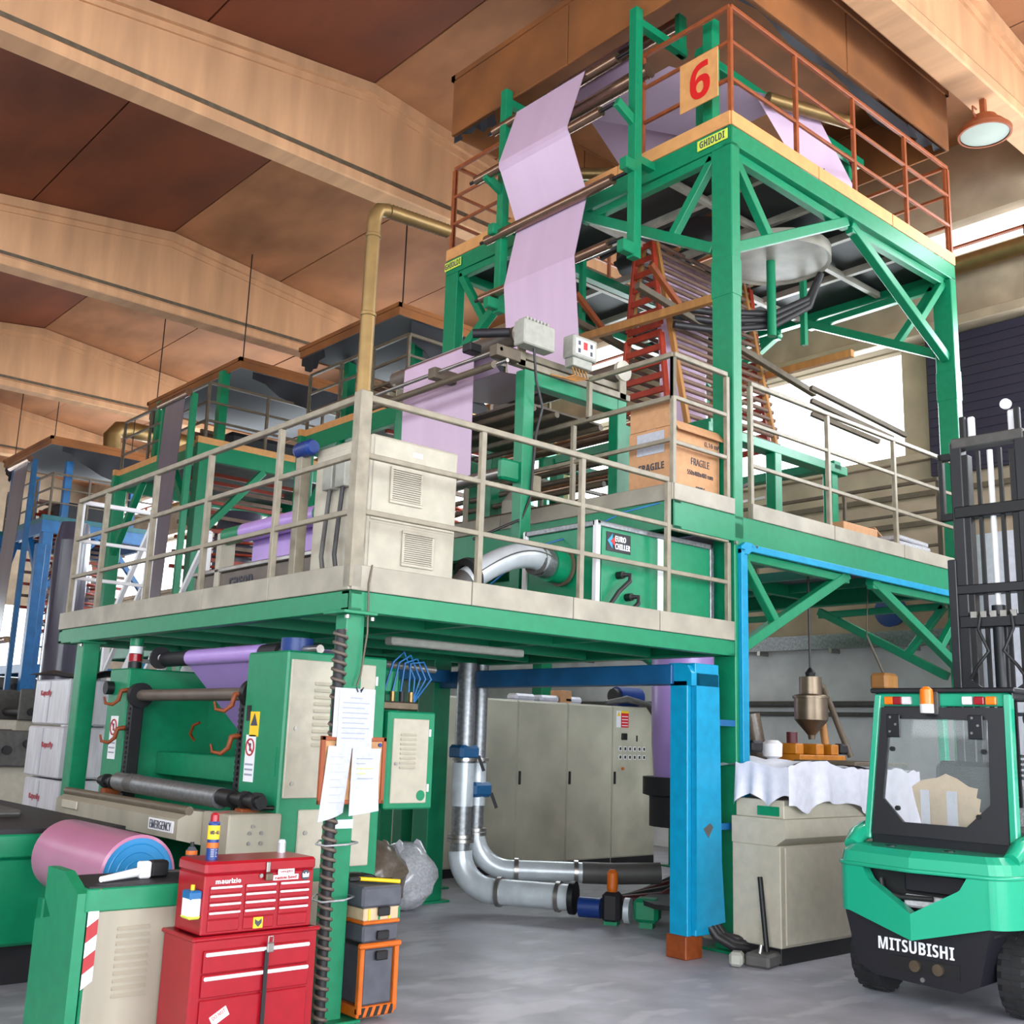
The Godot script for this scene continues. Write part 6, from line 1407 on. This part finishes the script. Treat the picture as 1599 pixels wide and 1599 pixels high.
# ---- forklift: local x to its right side, z towards its rear
func forklift() -> void:
	var t := thing("forklift", "green and black forklift truck with closed cab seen from the rear", "forklift", V(3.66, 0, 1.8), "", deg_to_rad(-87.0), true)
	var R := 0.3   # local z of the rearmost face
	# counterweight: faceted green shell with a chevron opening
	var cw := mb()
	var top := 0.98
	var zf := func(x: float) -> float:   # plan outline of the counterweight, creased at the middle and rounded at the corners
		var ax := absf(x)
		if ax < 0.46: return 0.52 - 0.17 * ax
		return 0.4418 * sqrt(maxf(0.0, 1.0 - pow((ax - 0.46) / 0.161, 2.0)))
	var prof := []
	for i in 33:
		var px := sin(lerpf(-PI * 0.5, PI * 0.5, i / 32.0)) * 0.62
		prof.append([px, zf.call(px)])
	# upper band
	for i in prof.size() - 1:
		var a: Array = prof[i]
		var b: Array = prof[i + 1]
		var n := V((a[0] + b[0]) * 0.5, 0, 0.3)
		cw.quad(V(a[0], 0.86, a[1]), V(b[0], 0.86, b[1]), V(b[0] * 0.97, 0.94, b[1] * 0.97), V(a[0] * 0.97, 0.94, a[1] * 0.97), n + V(0, 0.3, 0))
		cw.quad(V(a[0] * 0.97, 0.94, a[1] * 0.97), V(b[0] * 0.97, 0.94, b[1] * 0.97), V(b[0] * 0.9, top, b[1] * 0.86), V(a[0] * 0.9, top, a[1] * 0.86), n + V(0, 1, 0))
		cw.tri(V(a[0] * 0.9, top, a[1] * 0.86), V(b[0] * 0.9, top, b[1] * 0.86), V(0, top, -0.25), V(0, 1, 0))
	cw.quad(V(-0.54, top, 0), V(0.54, top, 0), V(0.54, top, -0.6), V(-0.54, top, -0.6), V(0, 1, 0))
	var s1 := obj("counterweight", cw, "fork_green", t)
	# lower green with chevron: left, right and bottom pieces around the opening
	var lowm := mb()
	var opening := func(x: float) -> Vector2:   # y range of the opening at x
		var ax := absf(x)
		if ax >= 0.35: return Vector2(0.855, 0.855)
		if ax > 0.3: return Vector2(lerpf(0.77, 0.855, (ax - 0.3) / 0.05), 0.855)
		return Vector2(lerpf(0.6, 0.77, ax / 0.3), 0.855)
	var bottom := func(x: float) -> float: return lerpf(0.44, 0.56, minf(absf(x) / 0.46, 1.0))
	var N := 122
	for i in N:
		var x0 := sin(lerpf(-PI * 0.5, PI * 0.5, float(i) / N)) * 0.615
		var x1 := sin(lerpf(-PI * 0.5, PI * 0.5, float(i + 1) / N)) * 0.615
		var o0: Vector2 = opening.call(x0)
		var o1: Vector2 = opening.call(x1)
		var z0: float = zf.call(x0)
		var z1: float = zf.call(x1)
		var b0: float = bottom.call(x0)
		var b1: float = bottom.call(x1)
		var n := V((x0 + x1) * 0.4, 0, 1)
		lowm.quad(V(x0, b0, z0), V(x1, b1, z1), V(x1, o1.x, z1), V(x0, o0.x, z0), n)
		if o0.x < o0.y or o1.x < o1.y:
			lowm.quad(V(x0, o0.y, z0), V(x1, o1.y, z1), V(x1, 0.861, z1), V(x0, 0.861, z0), n)
			lowm.quad(V(x0, o0.x, z0), V(x1, o1.x, z1), V(x1, o1.x, z1 - 0.09), V(x0, o0.x, z0 - 0.09), V(0, 1, 0))
			lowm.quad(V(x0, o0.y, z0), V(x1, o1.y, z1), V(x1, o1.y, z1 - 0.09), V(x0, o0.y, z0 - 0.09), V(0, -1, 0))
		lowm.quad(V(x0, b0, z0), V(x1, b1, z1), V(x1, b1, z1 - 0.1), V(x0, b0, z0 - 0.1), V(0, -1, 0))
	for s in [-1.0, 1.0]: lowm.quad(V(s * 0.615, 0.54, 0.1), V(s * 0.615, 0.94, 0.1), V(s * 0.615, 0.94, -0.7), V(s * 0.615, 0.54, -0.7), V(s, 0, 0))
	obj("counterweight_shell", lowm, "fork_green", t)
	var lip := []
	for q in prof: lip.append(V(q[0] * 1.002, 0.862, q[1] + 0.002))
	obj("shell_lip", mb().tube(lip, 0.014, 8), "fork_green", t)
	for s in [-1.0, 1.0]: obj("shoulder", mb().tube([V(s * 0.54, 0.96, 0.24), V(s * 0.55, 1.02, 0.14), V(s * 0.56, 1.05, 0.0), V(s * 0.56, 1.04, -0.4)], [0.05, 0.06, 0.065, 0.06], 12), "fork_green", t)
	for x in [-0.25, 0.15]: obj("lifting_hole", mb().rod(V(x, 0.976, 0.24), V(x, 0.984, 0.24), 0.035, 14), "frame_black", t)
	obj("radiator_recess", mb().bb(-0.45, 0.45, 0.5, 0.88, 0.0, 0.34), "black", t)
	obj("radiator_pipe", mb().tube([V(-0.26, 0.78, 0.38), V(-0.24, 0.7, 0.39), V(-0.12, 0.68, 0.4), V(0.1, 0.69, 0.4)], 0.016, 8), "hose", t)
	obj("muffler_plate", mb().box(V(0.03, 0.66, 0.37), V(0.26, 0.08, 0.05), 0.01, Basis(Vector3.RIGHT, -0.3)), "wrap", t)
	obj("upper_plate", mb().box(V(0.1, 0.78, 0.36), V(0.4, 0.12, 0.03), 0.01), "frame_black", t)
	# black lower body
	obj("lower_body", mb().prism(PackedVector2Array([Vector2(-0.5, 0.56), Vector2(-0.42, 0.24), Vector2(-0.3, 0.18), Vector2(0.26, 0.16), Vector2(0.38, 0.22), Vector2(0.46, 0.56)]), V(0, 0, -0.3), Vector3.RIGHT, Vector3.UP, V(0, 0, 0.72)), "frame_black", t)
	obj("tow_recess", mb().bb(-0.2, 0.26, 0.235, 0.32, 0.41, 0.425), "black", t)
	for x in [-0.02, 0.13]: obj("tow_pin", mb().rod(V(x, 0.278, 0.42), V(x, 0.278, 0.45), 0.035, 14), "hopper", t)
	obj("drain_bolt", mb().rod(V(0.02, 0.2, 0.41), V(0.02, 0.2, 0.43), 0.015, 8), "steel", t)
	text(t, "MITSUBISHI", V(-0.02, 0.385, 0.423), V(1, 0, 0), V(0, 1, 0), 0.5, "white", 0.075, "lettering", true)
	obj("chassis", mb().bb(-0.5, 0.5, 0.2, 0.6, -1.5, -0.3, 0.02), "frame_black", t)
	obj("engine_cover", mb().bb(-0.5, 0.5, 0.6, 0.95, -1.0, -0.3, 0.02), "frame_black", t)
	# wheels
	for q in [[-0.48, 0.0, 0.26, 0.18], [0.5, 0.0, 0.26, 0.18], [-0.5, -1.45, 0.33, 0.22], [0.5, -1.45, 0.33, 0.22]]:
		var r: float = q[2]
		var w: float = q[3]
		var b := Basis(Vector3.BACK, PI * 0.5)
		var c := V(q[0], r, q[1])
		var wh := obj("tyre", mb().lathe([Vector2(r * 0.55, -w * 0.5), Vector2(r * 0.93, -w * 0.5), Vector2(r * 0.985, -w * 0.32), Vector2(r * 0.985, w * 0.32), Vector2(r * 0.93, w * 0.5), Vector2(r * 0.55, w * 0.5)], c, b, 30), "rubber", t)
		for k in 22:
			var an := TAU * k / 22
			for s in [-1.0, 1.0]: obj("tread_block", mb().box(c + V(s * w * 0.24, sin(an + 0.07 * s) * r * 0.975, cos(an + 0.07 * s) * r * 0.975), V(w * 0.42, r * 0.13, r * 0.05), 0.0, Basis(Vector3.RIGHT, -an - 0.07 * s)), "rubber", wh)
		obj("rim", mb().lathe([Vector2(0, -w * 0.3), Vector2(r * 0.3, -w * 0.3), Vector2(r * 0.52, -w * 0.42), Vector2(r * 0.56, -w * 0.42), Vector2(r * 0.56, w * 0.42), Vector2(r * 0.52, w * 0.42), Vector2(r * 0.3, w * 0.3), Vector2(0, w * 0.3)], c, b, 24), "hose_grey", wh)
	# cab: pillars, roof, rear window frame
	for s in [-1.0, 1.0]:
		obj("rear_pillar", mb().bar(V(s * 0.5, 1.0, 0.06), V(s * 0.455, 2.0, -0.08), 0.05, 0.07, 0.008, Vector3.BACK), "fork_green", t)
		obj("front_pillar", mb().bar(V(s * 0.5, 0.6, -1.25), V(s * 0.46, 2.02, -1.1), 0.06, 0.07, 0.008, Vector3.BACK), "fork_green", t)
		obj("roof_side", mb().bar(V(s * 0.46, 2.0, -0.08), V(s * 0.46, 2.06, -1.15), 0.05, 0.06, 0.006), "frame_black", t)
	obj("roof", mb().bb(-0.5, 0.52, 2.01, 2.045, -1.2, -0.02, 0.008), "frame_black", t)
	obj("roof_header", mb().bb(-0.46, 0.46, 1.92, 2.01, -0.12, -0.06, 0.006), "fork_green", t)
	var fr := mb()
	var fo := PackedVector2Array([Vector2(-0.46, 1.04), Vector2(0.475, 1.04), Vector2(0.44, 1.91), Vector2(-0.42, 1.91)])
	var fi := PackedVector2Array([Vector2(-0.39, 1.28), Vector2(-0.24, 1.13), Vector2(0.2, 1.13), Vector2(0.355, 1.28), Vector2(0.335, 1.83), Vector2(-0.355, 1.83)])
	# frame pieces around the pane, tilted with the pillars
	var zt := func(p: Vector2, d: float) -> Vector3: return V(p.x, p.y, 0.06 - 0.14 * (p.y - 1.0) + d)
	var pieces := [[fo[0], fo[1], fi[2], fi[1]], [fo[1], fo[2], fi[4], fi[3]], [fo[2], fo[3], fi[5], fi[4]], [fo[3], fo[0], fi[0], fi[5]], [fo[0], fi[1], fi[0], fi[0]], [fo[1], fi[3], fi[2], fi[2]]]
	for p in pieces:
		for d in [0.0, 0.04]:
			fr.quad(zt.call(p[0], d), zt.call(p[1], d), zt.call(p[2], d), zt.call(p[3], d), V(0, 0, 1 if d > 0 else -1))
	for i in fi.size():
		var j := (i + 1) % fi.size()
		var c := (Vector2(0, 1.5) - (fi[i] + fi[j]) * 0.5)
		fr.quad(zt.call(fi[i], 0.0), zt.call(fi[j], 0.0), zt.call(fi[j], 0.04), zt.call(fi[i], 0.04), V(c.x, c.y, 0))
	var wf := obj("rear_window_frame", fr, "frame_black", t)
	var gl := mb()
	for i in range(1, fi.size() - 1): gl.tri(zt.call(fi[0], 0.02), zt.call(fi[i], 0.02), zt.call(fi[i + 1], 0.02), V(0, 0, 1))
	obj("rear_pane", gl, "glass", wf)
	for q in [[-0.32, 1.78], [0.26, 1.78]]:
		obj("hinge", mb().box(zt.call(Vector2(q[0], q[1]), 0.05), V(0.1, 0.16, 0.012), 0.005), "frame_black", wf)
		for k in 3: obj("hinge_bolt", mb().rod(zt.call(Vector2(q[0] - 0.02 + 0.04 * (k % 2), q[1] + 0.06 - 0.05 * k), 0.055), zt.call(Vector2(q[0] - 0.02 + 0.04 * (k % 2), q[1] + 0.06 - 0.05 * k), 0.065), 0.009, 8), "steel", wf)
	for q in [[-0.33, 1.62], [0.31, 1.62], [-0.28, 1.22], [0.28, 1.2]]: obj("pane_bolt", mb().rod(zt.call(Vector2(q[0], q[1]), 0.02), zt.call(Vector2(q[0], q[1]), 0.045), 0.017, 10), "black", wf)
	obj("rear_shelf", mb().bb(-0.47, 0.48, 0.97, 1.05, -0.3, 0.08, 0.01), "frame_black", t)
	for s in [[-0.4, "amber"], [-0.34, "red"], [-0.27, "white"], [0.16, "white"], [0.24, "red"], [0.32, "amber"]]:
		obj("tail_lamp", mb().bb(s[0], s[0] + 0.07, 1.93, 1.985, -0.06, -0.03, 0.006), s[1], t)
	var bc := obj("beacon", mb().lathe([Vector2(0.0, 0), Vector2(0.045, 0), Vector2(0.045, 0.06), Vector2(0.042, 0.1), Vector2(0.02, 0.12), Vector2(0, 0.12)], V(-0.06, 1.93, 0.02), Basis.IDENTITY, 16), "amber", t)
	obj("beacon_base", mb().rod(V(-0.06, 1.87, 0.02), V(-0.06, 1.93, 0.02), 0.046, 16), "white", bc)
	obj("beacon_bracket", mb().bb(-0.1, 0.0, 1.86, 2.02, -0.06, -0.02, 0.004), "hose_grey", t)
	obj("work_lamp", mb().lathe([Vector2(0, 0), Vector2(0.06, 0), Vector2(0.085, 0.1), Vector2(0.08, 0.12), Vector2(0, 0.12)], V(0.58, 1.83, -0.3), Basis(Vector3.RIGHT, PI * 0.45), 18), "black", t)
	for k in 5: obj("grab_rib", mb().box(V(0.53, 1.6 - k * 0.035, -0.05), V(0.02, 0.02, 0.04), 0.004), "black", t)
	# inside: seat, steering column
	obj("seat_base", mb().bb(-0.25, 0.25, 0.95, 1.1, -0.95, -0.45, 0.03), "black", t)
	obj("seat_back", mb().box(V(0, 1.3, -0.42), V(0.44, 0.5, 0.1), 0.04, Basis(Vector3.RIGHT, -0.12)), "black", t)
	obj("steering_column", mb().rod(V(-0.05, 0.95, -1.2), V(-0.05, 1.3, -1.0), 0.03, 10), "black", t)
	var ring := []
	for j in 20: ring.append(V(-0.05 + 0.17 * cos(TAU * j / 20), 1.32 + 0.06 * sin(TAU * j / 20), -0.98 + 0.16 * sin(TAU * j / 20)))
	obj("steering_wheel", mb().tube(ring, 0.014, 6, false, true), "black", t)
	# mast
	var mz := -1.62
	var before := t.get_child_count()
	var H := 4.22
	for s in [-1.0, 1.0]:
		var tr := obj("mast_rail", mb().bb(s * 0.27 - 0.05, s * 0.27 + 0.05, 0.1, H, mz - 0.06, mz + 0.06, 0.008), "frame_black", t)
		obj("inner_rail", mb().bb(s * 0.2 - 0.03, s * 0.2 + 0.03, 0.12, H - 0.12, mz - 0.05, mz + 0.05, 0.006), "black", t)
		obj("outer_rail", mb().bb(s * 0.34 - 0.035, s * 0.34 + 0.035, 0.1, 3.2, mz - 0.02, mz + 0.08, 0.006), "frame_black", t)
		obj("side_loop", mb().bb(s * 0.42 - 0.02, s * 0.42 + 0.02, 3.55, 4.12, mz - 0.03, mz + 0.03, 0.006), "black", t)
		for y in [3.55, 4.08]: obj("loop_arm", mb().bb(minf(s * 0.28, s * 0.44), maxf(s * 0.28, s * 0.44), y, y + 0.06, mz - 0.03, mz + 0.03, 0.004), "black", t)
		obj("top_bracket", mb().bb(s * 0.23 - 0.025, s * 0.23 + 0.025, H - 0.02, H + 0.24, mz - 0.05, mz - 0.01, 0.008), "black", t)
		obj("white_pad", mb().bb(s * 0.17 - 0.03, s * 0.17 + 0.03, H + 0.0, H + 0.24, mz - 0.09, mz - 0.05, 0.012), "white", t)
		obj("lift_chain", mb().bb(s * 0.09 - 0.015, s * 0.09 + 0.015, 1.2, H - 0.1, mz + 0.01, mz + 0.04), "black", t)
		obj("hydraulic_hose", mb().tube([V(s * 0.12, 2.75, mz + 0.07), V(s * 0.14, 2.6, mz + 0.09), V(s * 0.06, 2.42, mz + 0.1), V(s * 0.16, 2.3, mz + 0.1), V(s * 0.22, 2.2, mz + 0.09)], 0.014, 7), "black", t)
		obj("lower_gusset", mb().prism(PackedVector2Array([Vector2(s * 0.24, 2.05), Vector2(s * 0.02, 2.05), Vector2(s * 0.24, 2.2)]), V(0, 0, mz + 0.04), Vector3.RIGHT, Vector3.UP, V(0, 0, 0.03)), "frame_black", t)
	obj("lift_cylinder", mb().rod(V(0.0, 1.1, mz), V(0.0, 2.8, mz), 0.055, 16), "frame_black", t)
	obj("piston_rod", mb().rod(V(0.0, 2.8, mz), V(0.0, H - 0.1, mz), 0.024, 14), "white", t)
	for q in [[H - 0.06, 0.09, "hose_grey"], [3.55, 0.1, "black"], [2.9, 0.08, "frame_black"], [2.62, 0.1, "frame_black"], [2.02, 0.06, "frame_black"]]:
		obj("cross_plate", mb().bb(-0.3 - (0.08 if q[0] == 2.9 else 0.0), 0.3 + (0.08 if q[0] == 2.9 else 0.0), q[0], q[0] + q[1], mz - 0.07, mz + 0.07, 0.008), q[2], t)
	for k in 5: obj("hose_clamp", mb().bb(-0.2 + k * 0.08, -0.15 + k * 0.08, 2.7, 2.75, mz + 0.07, mz + 0.085), "steel", t)
	obj("white_reel", mb().rod(V(0.16, H + 0.27, mz), V(0.16, H + 0.27, mz + 0.03), 0.045, 18), "white", t)
	obj("load_wheel", mb().rod(V(0.45, 3.85, mz - 0.1), V(0.45, 3.85, mz + 0.02), 0.2, 20), "black", t)
	obj("load_guard", mb().bb(0.3, 0.75, 3.6, 4.1, mz - 0.15, mz - 0.08, 0.01), "frame_black", t)
	for s in [-1.0, 1.0]: obj("fork", mb().bb(s * 0.25 - 0.05, s * 0.25 + 0.05, 0.05, 0.09, mz - 1.1, mz - 0.05, 0.005), "black", t)
	for k in range(before, t.get_child_count()): t.get_child(k).position.x = -0.17
	# things behind the pane
	var cp := thing("torn_carton_sheet", "torn tan cardboard sheet leaning inside the forklift rear window", "cardboard", V(3.7, 1.05, 1.8), "", deg_to_rad(-85.0), true)
	obj("card", mb().prism(PackedVector2Array([Vector2(-0.22, 1.1), Vector2(0.22, 1.08), Vector2(0.2, 1.2), Vector2(0.17, 1.22), Vector2(0.18, 1.3), Vector2(0.15, 1.31), Vector2(0.16, 1.37), Vector2(0.1, 1.38), Vector2(0.02, 1.43), Vector2(-0.06, 1.46), Vector2(-0.12, 1.43), Vector2(-0.23, 1.41), Vector2(-0.3, 1.36), Vector2(-0.26, 1.22)]), V(0.0, -1.05, -0.0), Vector3.RIGHT, V(0, 1, -0.14), V(0, 0, 0.008)), "carton_pale", cp)
	for q in [[-0.16, 0.06], [0.02, 0.07]]: obj("tape_strip", mb().bb(q[0], q[0] + q[1], 0.06, 0.3, 0.0, 0.004), "paper", cp)
	var rg := thing("wrapped_pallet", "film wrapped grey pallet load standing beyond the forklift", "pallet", V(7.2, 0, 1.4))
	obj("load", mb().bb(6.7, 7.7, 0.15, 1.3, 0.6, 1.5, 0.03), "wrap", rg)
	obj("pallet", mb().bb(6.7, 7.7, 0.0, 0.14, 0.6, 1.5), "wood", rg)
	for k in 6: obj("wrap_band", mb().bb(6.69, 7.71, 0.25 + k * 0.17, 0.33 + k * 0.17, 0.59, 1.51, 0.01), "wrap", rg)
	var bg := [["tall white bulk bag standing behind the forklift mast", 9.0, 0.3, 0.75, 4.1], ["second tall white bulk bag right of the mast", 9.0, 1.65, 0.75, 4.0]]
	for q in bg:
		var o := thing("bulk_bag", q[0], "bulk bag", V(q[1], 0, q[2]))
		for lv in 2:
			var yb: float = q[4] * 0.5 * lv
			obj("bag_body", mb().grid(28, 10, func(u, v):
				var th: float = u * TAU
				var sq: float = 0.62 / pow(pow(absf(cos(th)), 4.0) + pow(absf(sin(th)), 4.0), 0.25)
				var bul: float = sq * (0.9 + 0.1 * sin(v * PI)) + 0.012 * sin(th * 17.0)
				return V(q[1] + bul * cos(th), yb + v * q[4] * 0.49, q[2] + bul * sin(th))), "sheet", o)
			obj("bag_top", mb().bb(q[1] - 0.5, q[1] + 0.5, yb + q[4] * 0.49 - 0.02, yb + q[4] * 0.49, q[2] - 0.5, q[2] + 0.5, 0.01), "sheet", o)

# ---- other extruder lines in the background
func far_tower(called: String, label: String, x0: float, x1: float, z0: float, z1: float, ym: float, frame: String, toe: String, rail: String) -> void:
	var t := thing(called, label, "tower", V((x0 + x1) * 0.5, 0, (z0 + z1) * 0.5))
	for p in [[x0, z1], [x1, z1], [x0, z0], [x1, z0]]:
		obj("column", mb().bb(p[0] - 0.12, p[0] + 0.12, 0, ym, p[1] - 0.12, p[1] + 0.12, 0.01), frame, t)
	for z in [z0, z1]:
		obj("edge_beam", mb().bb(x0 - 0.15, x1 + 0.15, ym, ym + 0.3, z - 0.06, z + 0.06, 0.008), frame, t)
		obj("toe_board", mb().bb(x0 - 0.15, x1 + 0.15, ym + 0.3, ym + 0.42, z - 0.05, z + 0.05), toe, t)
	for x in [x0, x1]:
		obj("edge_beam", mb().bb(x - 0.06, x + 0.06, ym, ym + 0.3, z0, z1, 0.008), frame, t)
		obj("toe_board", mb().bb(x - 0.05, x + 0.05, ym + 0.3, ym + 0.42, z0, z1), toe, t)
	obj("deck", mb().bb(x0, x1, ym + 0.26, ym + 0.29, z0, z1), "deck_under", t)
	railing(t, on_line(V(x0, 0, z1), V(x1, 0, z1), [0.0, 0.33, 0.66, 1.0]), ym + 0.3, [ym + 0.75, ym + 1.1, ym + 1.45], rail, 0.05)
	railing(t, on_line(V(x0, 0, z1), V(x0, 0, z0), [0.0, 0.33, 0.66, 1.0]), ym + 0.3, [ym + 0.75, ym + 1.1, ym + 1.45], rail, 0.05)
	for e in [[V(x0, ym - 1.4, z1), V(x0 + 1.2, ym, z1)], [V(x1, ym - 1.4, z1), V(x1 - 1.2, ym, z1)], [V(x0, ym - 1.4, z1), V(x0, ym, z1 - 1.2)], [V(x0, ym - 1.4, z0), V(x0, ym, z0 + 1.2)]]:
		obj("knee_brace", mb().bar(e[0], e[1], 0.12, 0.12, 0.006), frame, t)
	# lower gallery
	var yl := ym * 0.45
	for z in [z0, z1]: obj("gallery_beam", mb().bb(x0 - 0.1, x1 + 0.1, yl, yl + 0.2, z - 0.05, z + 0.05, 0.006), frame, t)
	obj("gallery_beam", mb().bb(x0 - 0.05, x0 + 0.05, yl, yl + 0.2, z0, z1, 0.006), frame, t)
	obj("gallery_deck", mb().bb(x0, x1, yl + 0.18, yl + 0.2, z0, z1), "deck_under", t)
	railing(t, on_line(V(x0, 0, z1), V(x1, 0, z1), [0.0, 0.5, 1.0]), yl + 0.2, [yl + 0.6, yl + 1.1], rail, 0.05)
	var cx := (x0 + x1) * 0.5
	var cz := (z0 + z1) * 0.5
	for k in 7:
		var ring := []
		for j in 20: ring.append(V(cx + 0.7 * cos(TAU * j / 20), yl + 1.1 + k * 0.24, cz + 0.7 * sin(TAU * j / 20)))
		obj("basket_ring", mb().tube(ring, 0.03, 5, false, true), "slat", t)
	for s in [-1.0, 1.0]:
		for k in 10:
			var q := k / 9.0
			obj("slat", mb().bb(cx - 1.1, cx + 1.1, lerpf(ym - 1.6, ym + 1.0, q), lerpf(ym - 1.6, ym + 1.0, q) + 0.07, cz + s * lerpf(0.7, 0.15, q) - 0.03, cz + s * lerpf(0.7, 0.15, q) + 0.03), "slat_wood" if k % 2 else "slat", t)
	for p in [[x0 + 0.5, z1 - 0.5], [x1 - 0.5, z1 - 0.5], [x0 + 0.5, z0 + 0.5]]:
		obj("mast", mb().bb(p[0] - 0.08, p[0] + 0.08, ym + 0.3, ym + 1.9, p[1] - 0.08, p[1] + 0.08), frame, t)
	obj("turning_gear", mb().bb(cx - 0.8, cx + 0.8, ym + 0.35, ym + 1.0, cz - 0.8, cz + 0.8, 0.1), "extruder_dark", t)
	obj("die_head", mb().lathe([Vector2(0, 0), Vector2(0.5, 0), Vector2(0.5, 0.5), Vector2(0, 0.5)], V(cx, 0.9, cz), Basis.IDENTITY, 18), "extruder_dark", t)
	obj("extruder", mb().bb(x0 + 0.4, x1 - 0.2, 0.2, 1.2, cz - 0.5, cz + 0.5, 0.05), "extruder_dark", t)

func background() -> void:
	far_tower("blue_tower", "far blue framed extruder tower with dark film bubble", 4.75, 7.4, -24.0, -20.6, 5.95, "blue", "teal", "rail_dark")
	far_tower("middle_tower", "green and ochre extruder tower behind the near platform railing", 4.6, 8.2, -16.0, -12.2, 6.25, "green", "tan", "rail_dark")
	far_tower("rear_tower", "half hidden green extruder tower just behind the near tower", 5.9, 9.0, -10.9, -7.9, 6.4, "green", "tan", "rail_dark")
	hood_box("tan rimmed canopy with dark tarpaulin over the far blue tower", 4.6, 7.5, -24.2, -20.6, 8.1, 8.25, true)
	hood_box("tan rimmed canopy with dark tarpaulin over the middle tower", 5.1, 8.4, -16.2, -12.1, 8.1, 8.25, true)
	hood_box("tan rimmed canopy with dark tarpaulin over the rear tower", 5.7, 9.2, -11.0, -7.95, 8.15, 8.3, true)
	for q in [["film_bubble_dark", "grey film bubble inside the far blue tower", 6.0, -22.3, 0.5], ["film_bubble_dark", "grey film bubble inside the middle tower", 6.4, -14.1, 0.5], ["film_bubble_dark", "slim grey film bubble left of the blue tower post", 4.5, -18.0, 0.36]]:
		solo("grey_film_bubble", mb().lathe([Vector2(q[4] * 0.9, 0.0), Vector2(q[4], 2.2), Vector2(q[4], 5.4), Vector2(q[4] * 0.8, 5.8)], V(q[2], 0, q[3]), Basis.IDENTITY, 22), "bubble", q[1], "film bubble")
	# hanging grey film webs in front of the far towers
	for q in [["tall grey film web hanging at the far left edge", 3.25, -18.0, 0.9, 3.2, 7.0], ["tall grey film web hanging in front of the middle tower", 3.95, -12.0, 0.8, 3.0, 7.3]]:
		var o := thing("grey_film_web", q[0], "film", V(q[1], q[4], q[2]))
		obj("film_strip", mb().grid(6, 12, func(s, v): return V(q[1] + 0.12 * v, lerpf(q[4], q[5], v), q[2] - q[3] + q[3] * s + 0.015 * sin(s * 9.0))).grid(6, 12, func(s, v): return V(q[1] + 0.006 + 0.12 * v, lerpf(q[4], q[5], v), q[2] - q[3] + q[3] * s + 0.015 * sin(s * 9.0)), true), "film_grey", o)
		for y in [q[4], q[5]]: obj("roller", mb().rod(V(q[1] + 0.1, y, q[2] - q[3] - 0.2), V(q[1] + 0.1, y, q[2] + 0.2), 0.07, 12), "roller", o)
		for z in [q[2] - q[3] - 0.2, q[2] + 0.2]: obj("upright", mb().bb(q[1] + 0.15, q[1] + 0.25, 0, q[5], z - 0.04, z + 0.04), "blue_dark" if q[2] < -15.0 else "green", o)
	var dd := thing("elbow_duct", "curved brass coloured ventilation duct above the far hood", "duct", V(6.0, 8.2, -20))
	obj("pipe", mb().tube([V(6.3, 8.26, -21.2), V(6.25, 8.75, -21.2), V(6.4, 8.95, -21.2), V(6.7, 9.0, -21.2), V(9.4, 8.95, -21.2)], 0.22, 16), "brass_pipe", dd)
	for x in [7.3, 8.4]: obj("joint_band", mb().rod(V(x, 8.99, -21.2), V(x + 0.05, 8.99, -21.2), 0.24, 16), "brass_pipe", dd)
	var wl := ["near corner of the far blue canopy", "far corner of the far blue canopy", "near corner of the middle canopy", "far corner of the middle canopy", "near corner of the rear tower canopy", "brass elbow side of the far blue canopy"]
	var wk := 0
	for q in [[4.7, -20.7, 8.3], [4.8, -24.0, 8.3], [5.2, -12.2, 8.3], [5.2, -16.0, 8.3], [5.8, -8.0, 8.35], [6.6, -20.7, 8.3]]:
		solo("hood_wire", mb().rod(V(q[0], q[2], q[1]), V(q[0], roof_y(q[0]), q[1]), 0.012, 5), "black", "thin dark suspension wire at the " + wl[wk], "wire", "hood suspension wires")
		wk += 1
	# low machines and panels seen under the platform at left
	var mm := [["cream far machine cabinet beside the blue tower post", 3.3, -15.5, 1.0, 1.6, "cream"], ["cream far machine cabinet with dark top further back", 2.6, -18.5, 1.2, 1.4, "cream"], ["far blue winder cabinet under the blue tower", 4.2, -21.5, 1.6, 2.0, "blue"], ["low cream far winder with dark rollers at the left edge", 1.9, -13.0, 1.0, 0.9, "cream"]]
	for q in mm:
		var o := thing("far_machine", q[0], "machine", V(q[1], 0, q[2]))
		obj("body", mb().bb(q[1] - q[3] * 0.5, q[1] + q[3] * 0.5, 0, q[4], q[2] - 0.6, q[2] + 0.6, 0.02), q[5], o)
		for k in 3: obj("roller", mb().rod(V(q[1] - 0.3 + k * 0.3, q[4] + 0.15 + 0.1 * k, q[2] - 0.8), V(q[1] - 0.3 + k * 0.3, q[4] + 0.15 + 0.1 * k, q[2] + 0.8), 0.07, 10), "extruder_dark", o)
		for s in [-1.0, 1.0]: obj("side_plate", mb().bb(q[1] - q[3] * 0.5, q[1] + q[3] * 0.5, q[4], q[4] + 0.55, q[2] + s * 0.7 - 0.04, q[2] + s * 0.7 + 0.04, 0.02), "hose_grey", o)
	var bl := thing("blue_machine_post", "blue steel post with a small paper notice at the left edge", "post", V(1.6, 0, -10.0))
	obj("post_body", mb().bb(4.42, 4.62, 0, 5.6, -20.3, -20.1, 0.01), "blue", bl)
	var pv := obj("notice", mb().bb(4.3, 4.4, 1.7, 2.2, -20.5, -20.1), "paper_blue", bl)
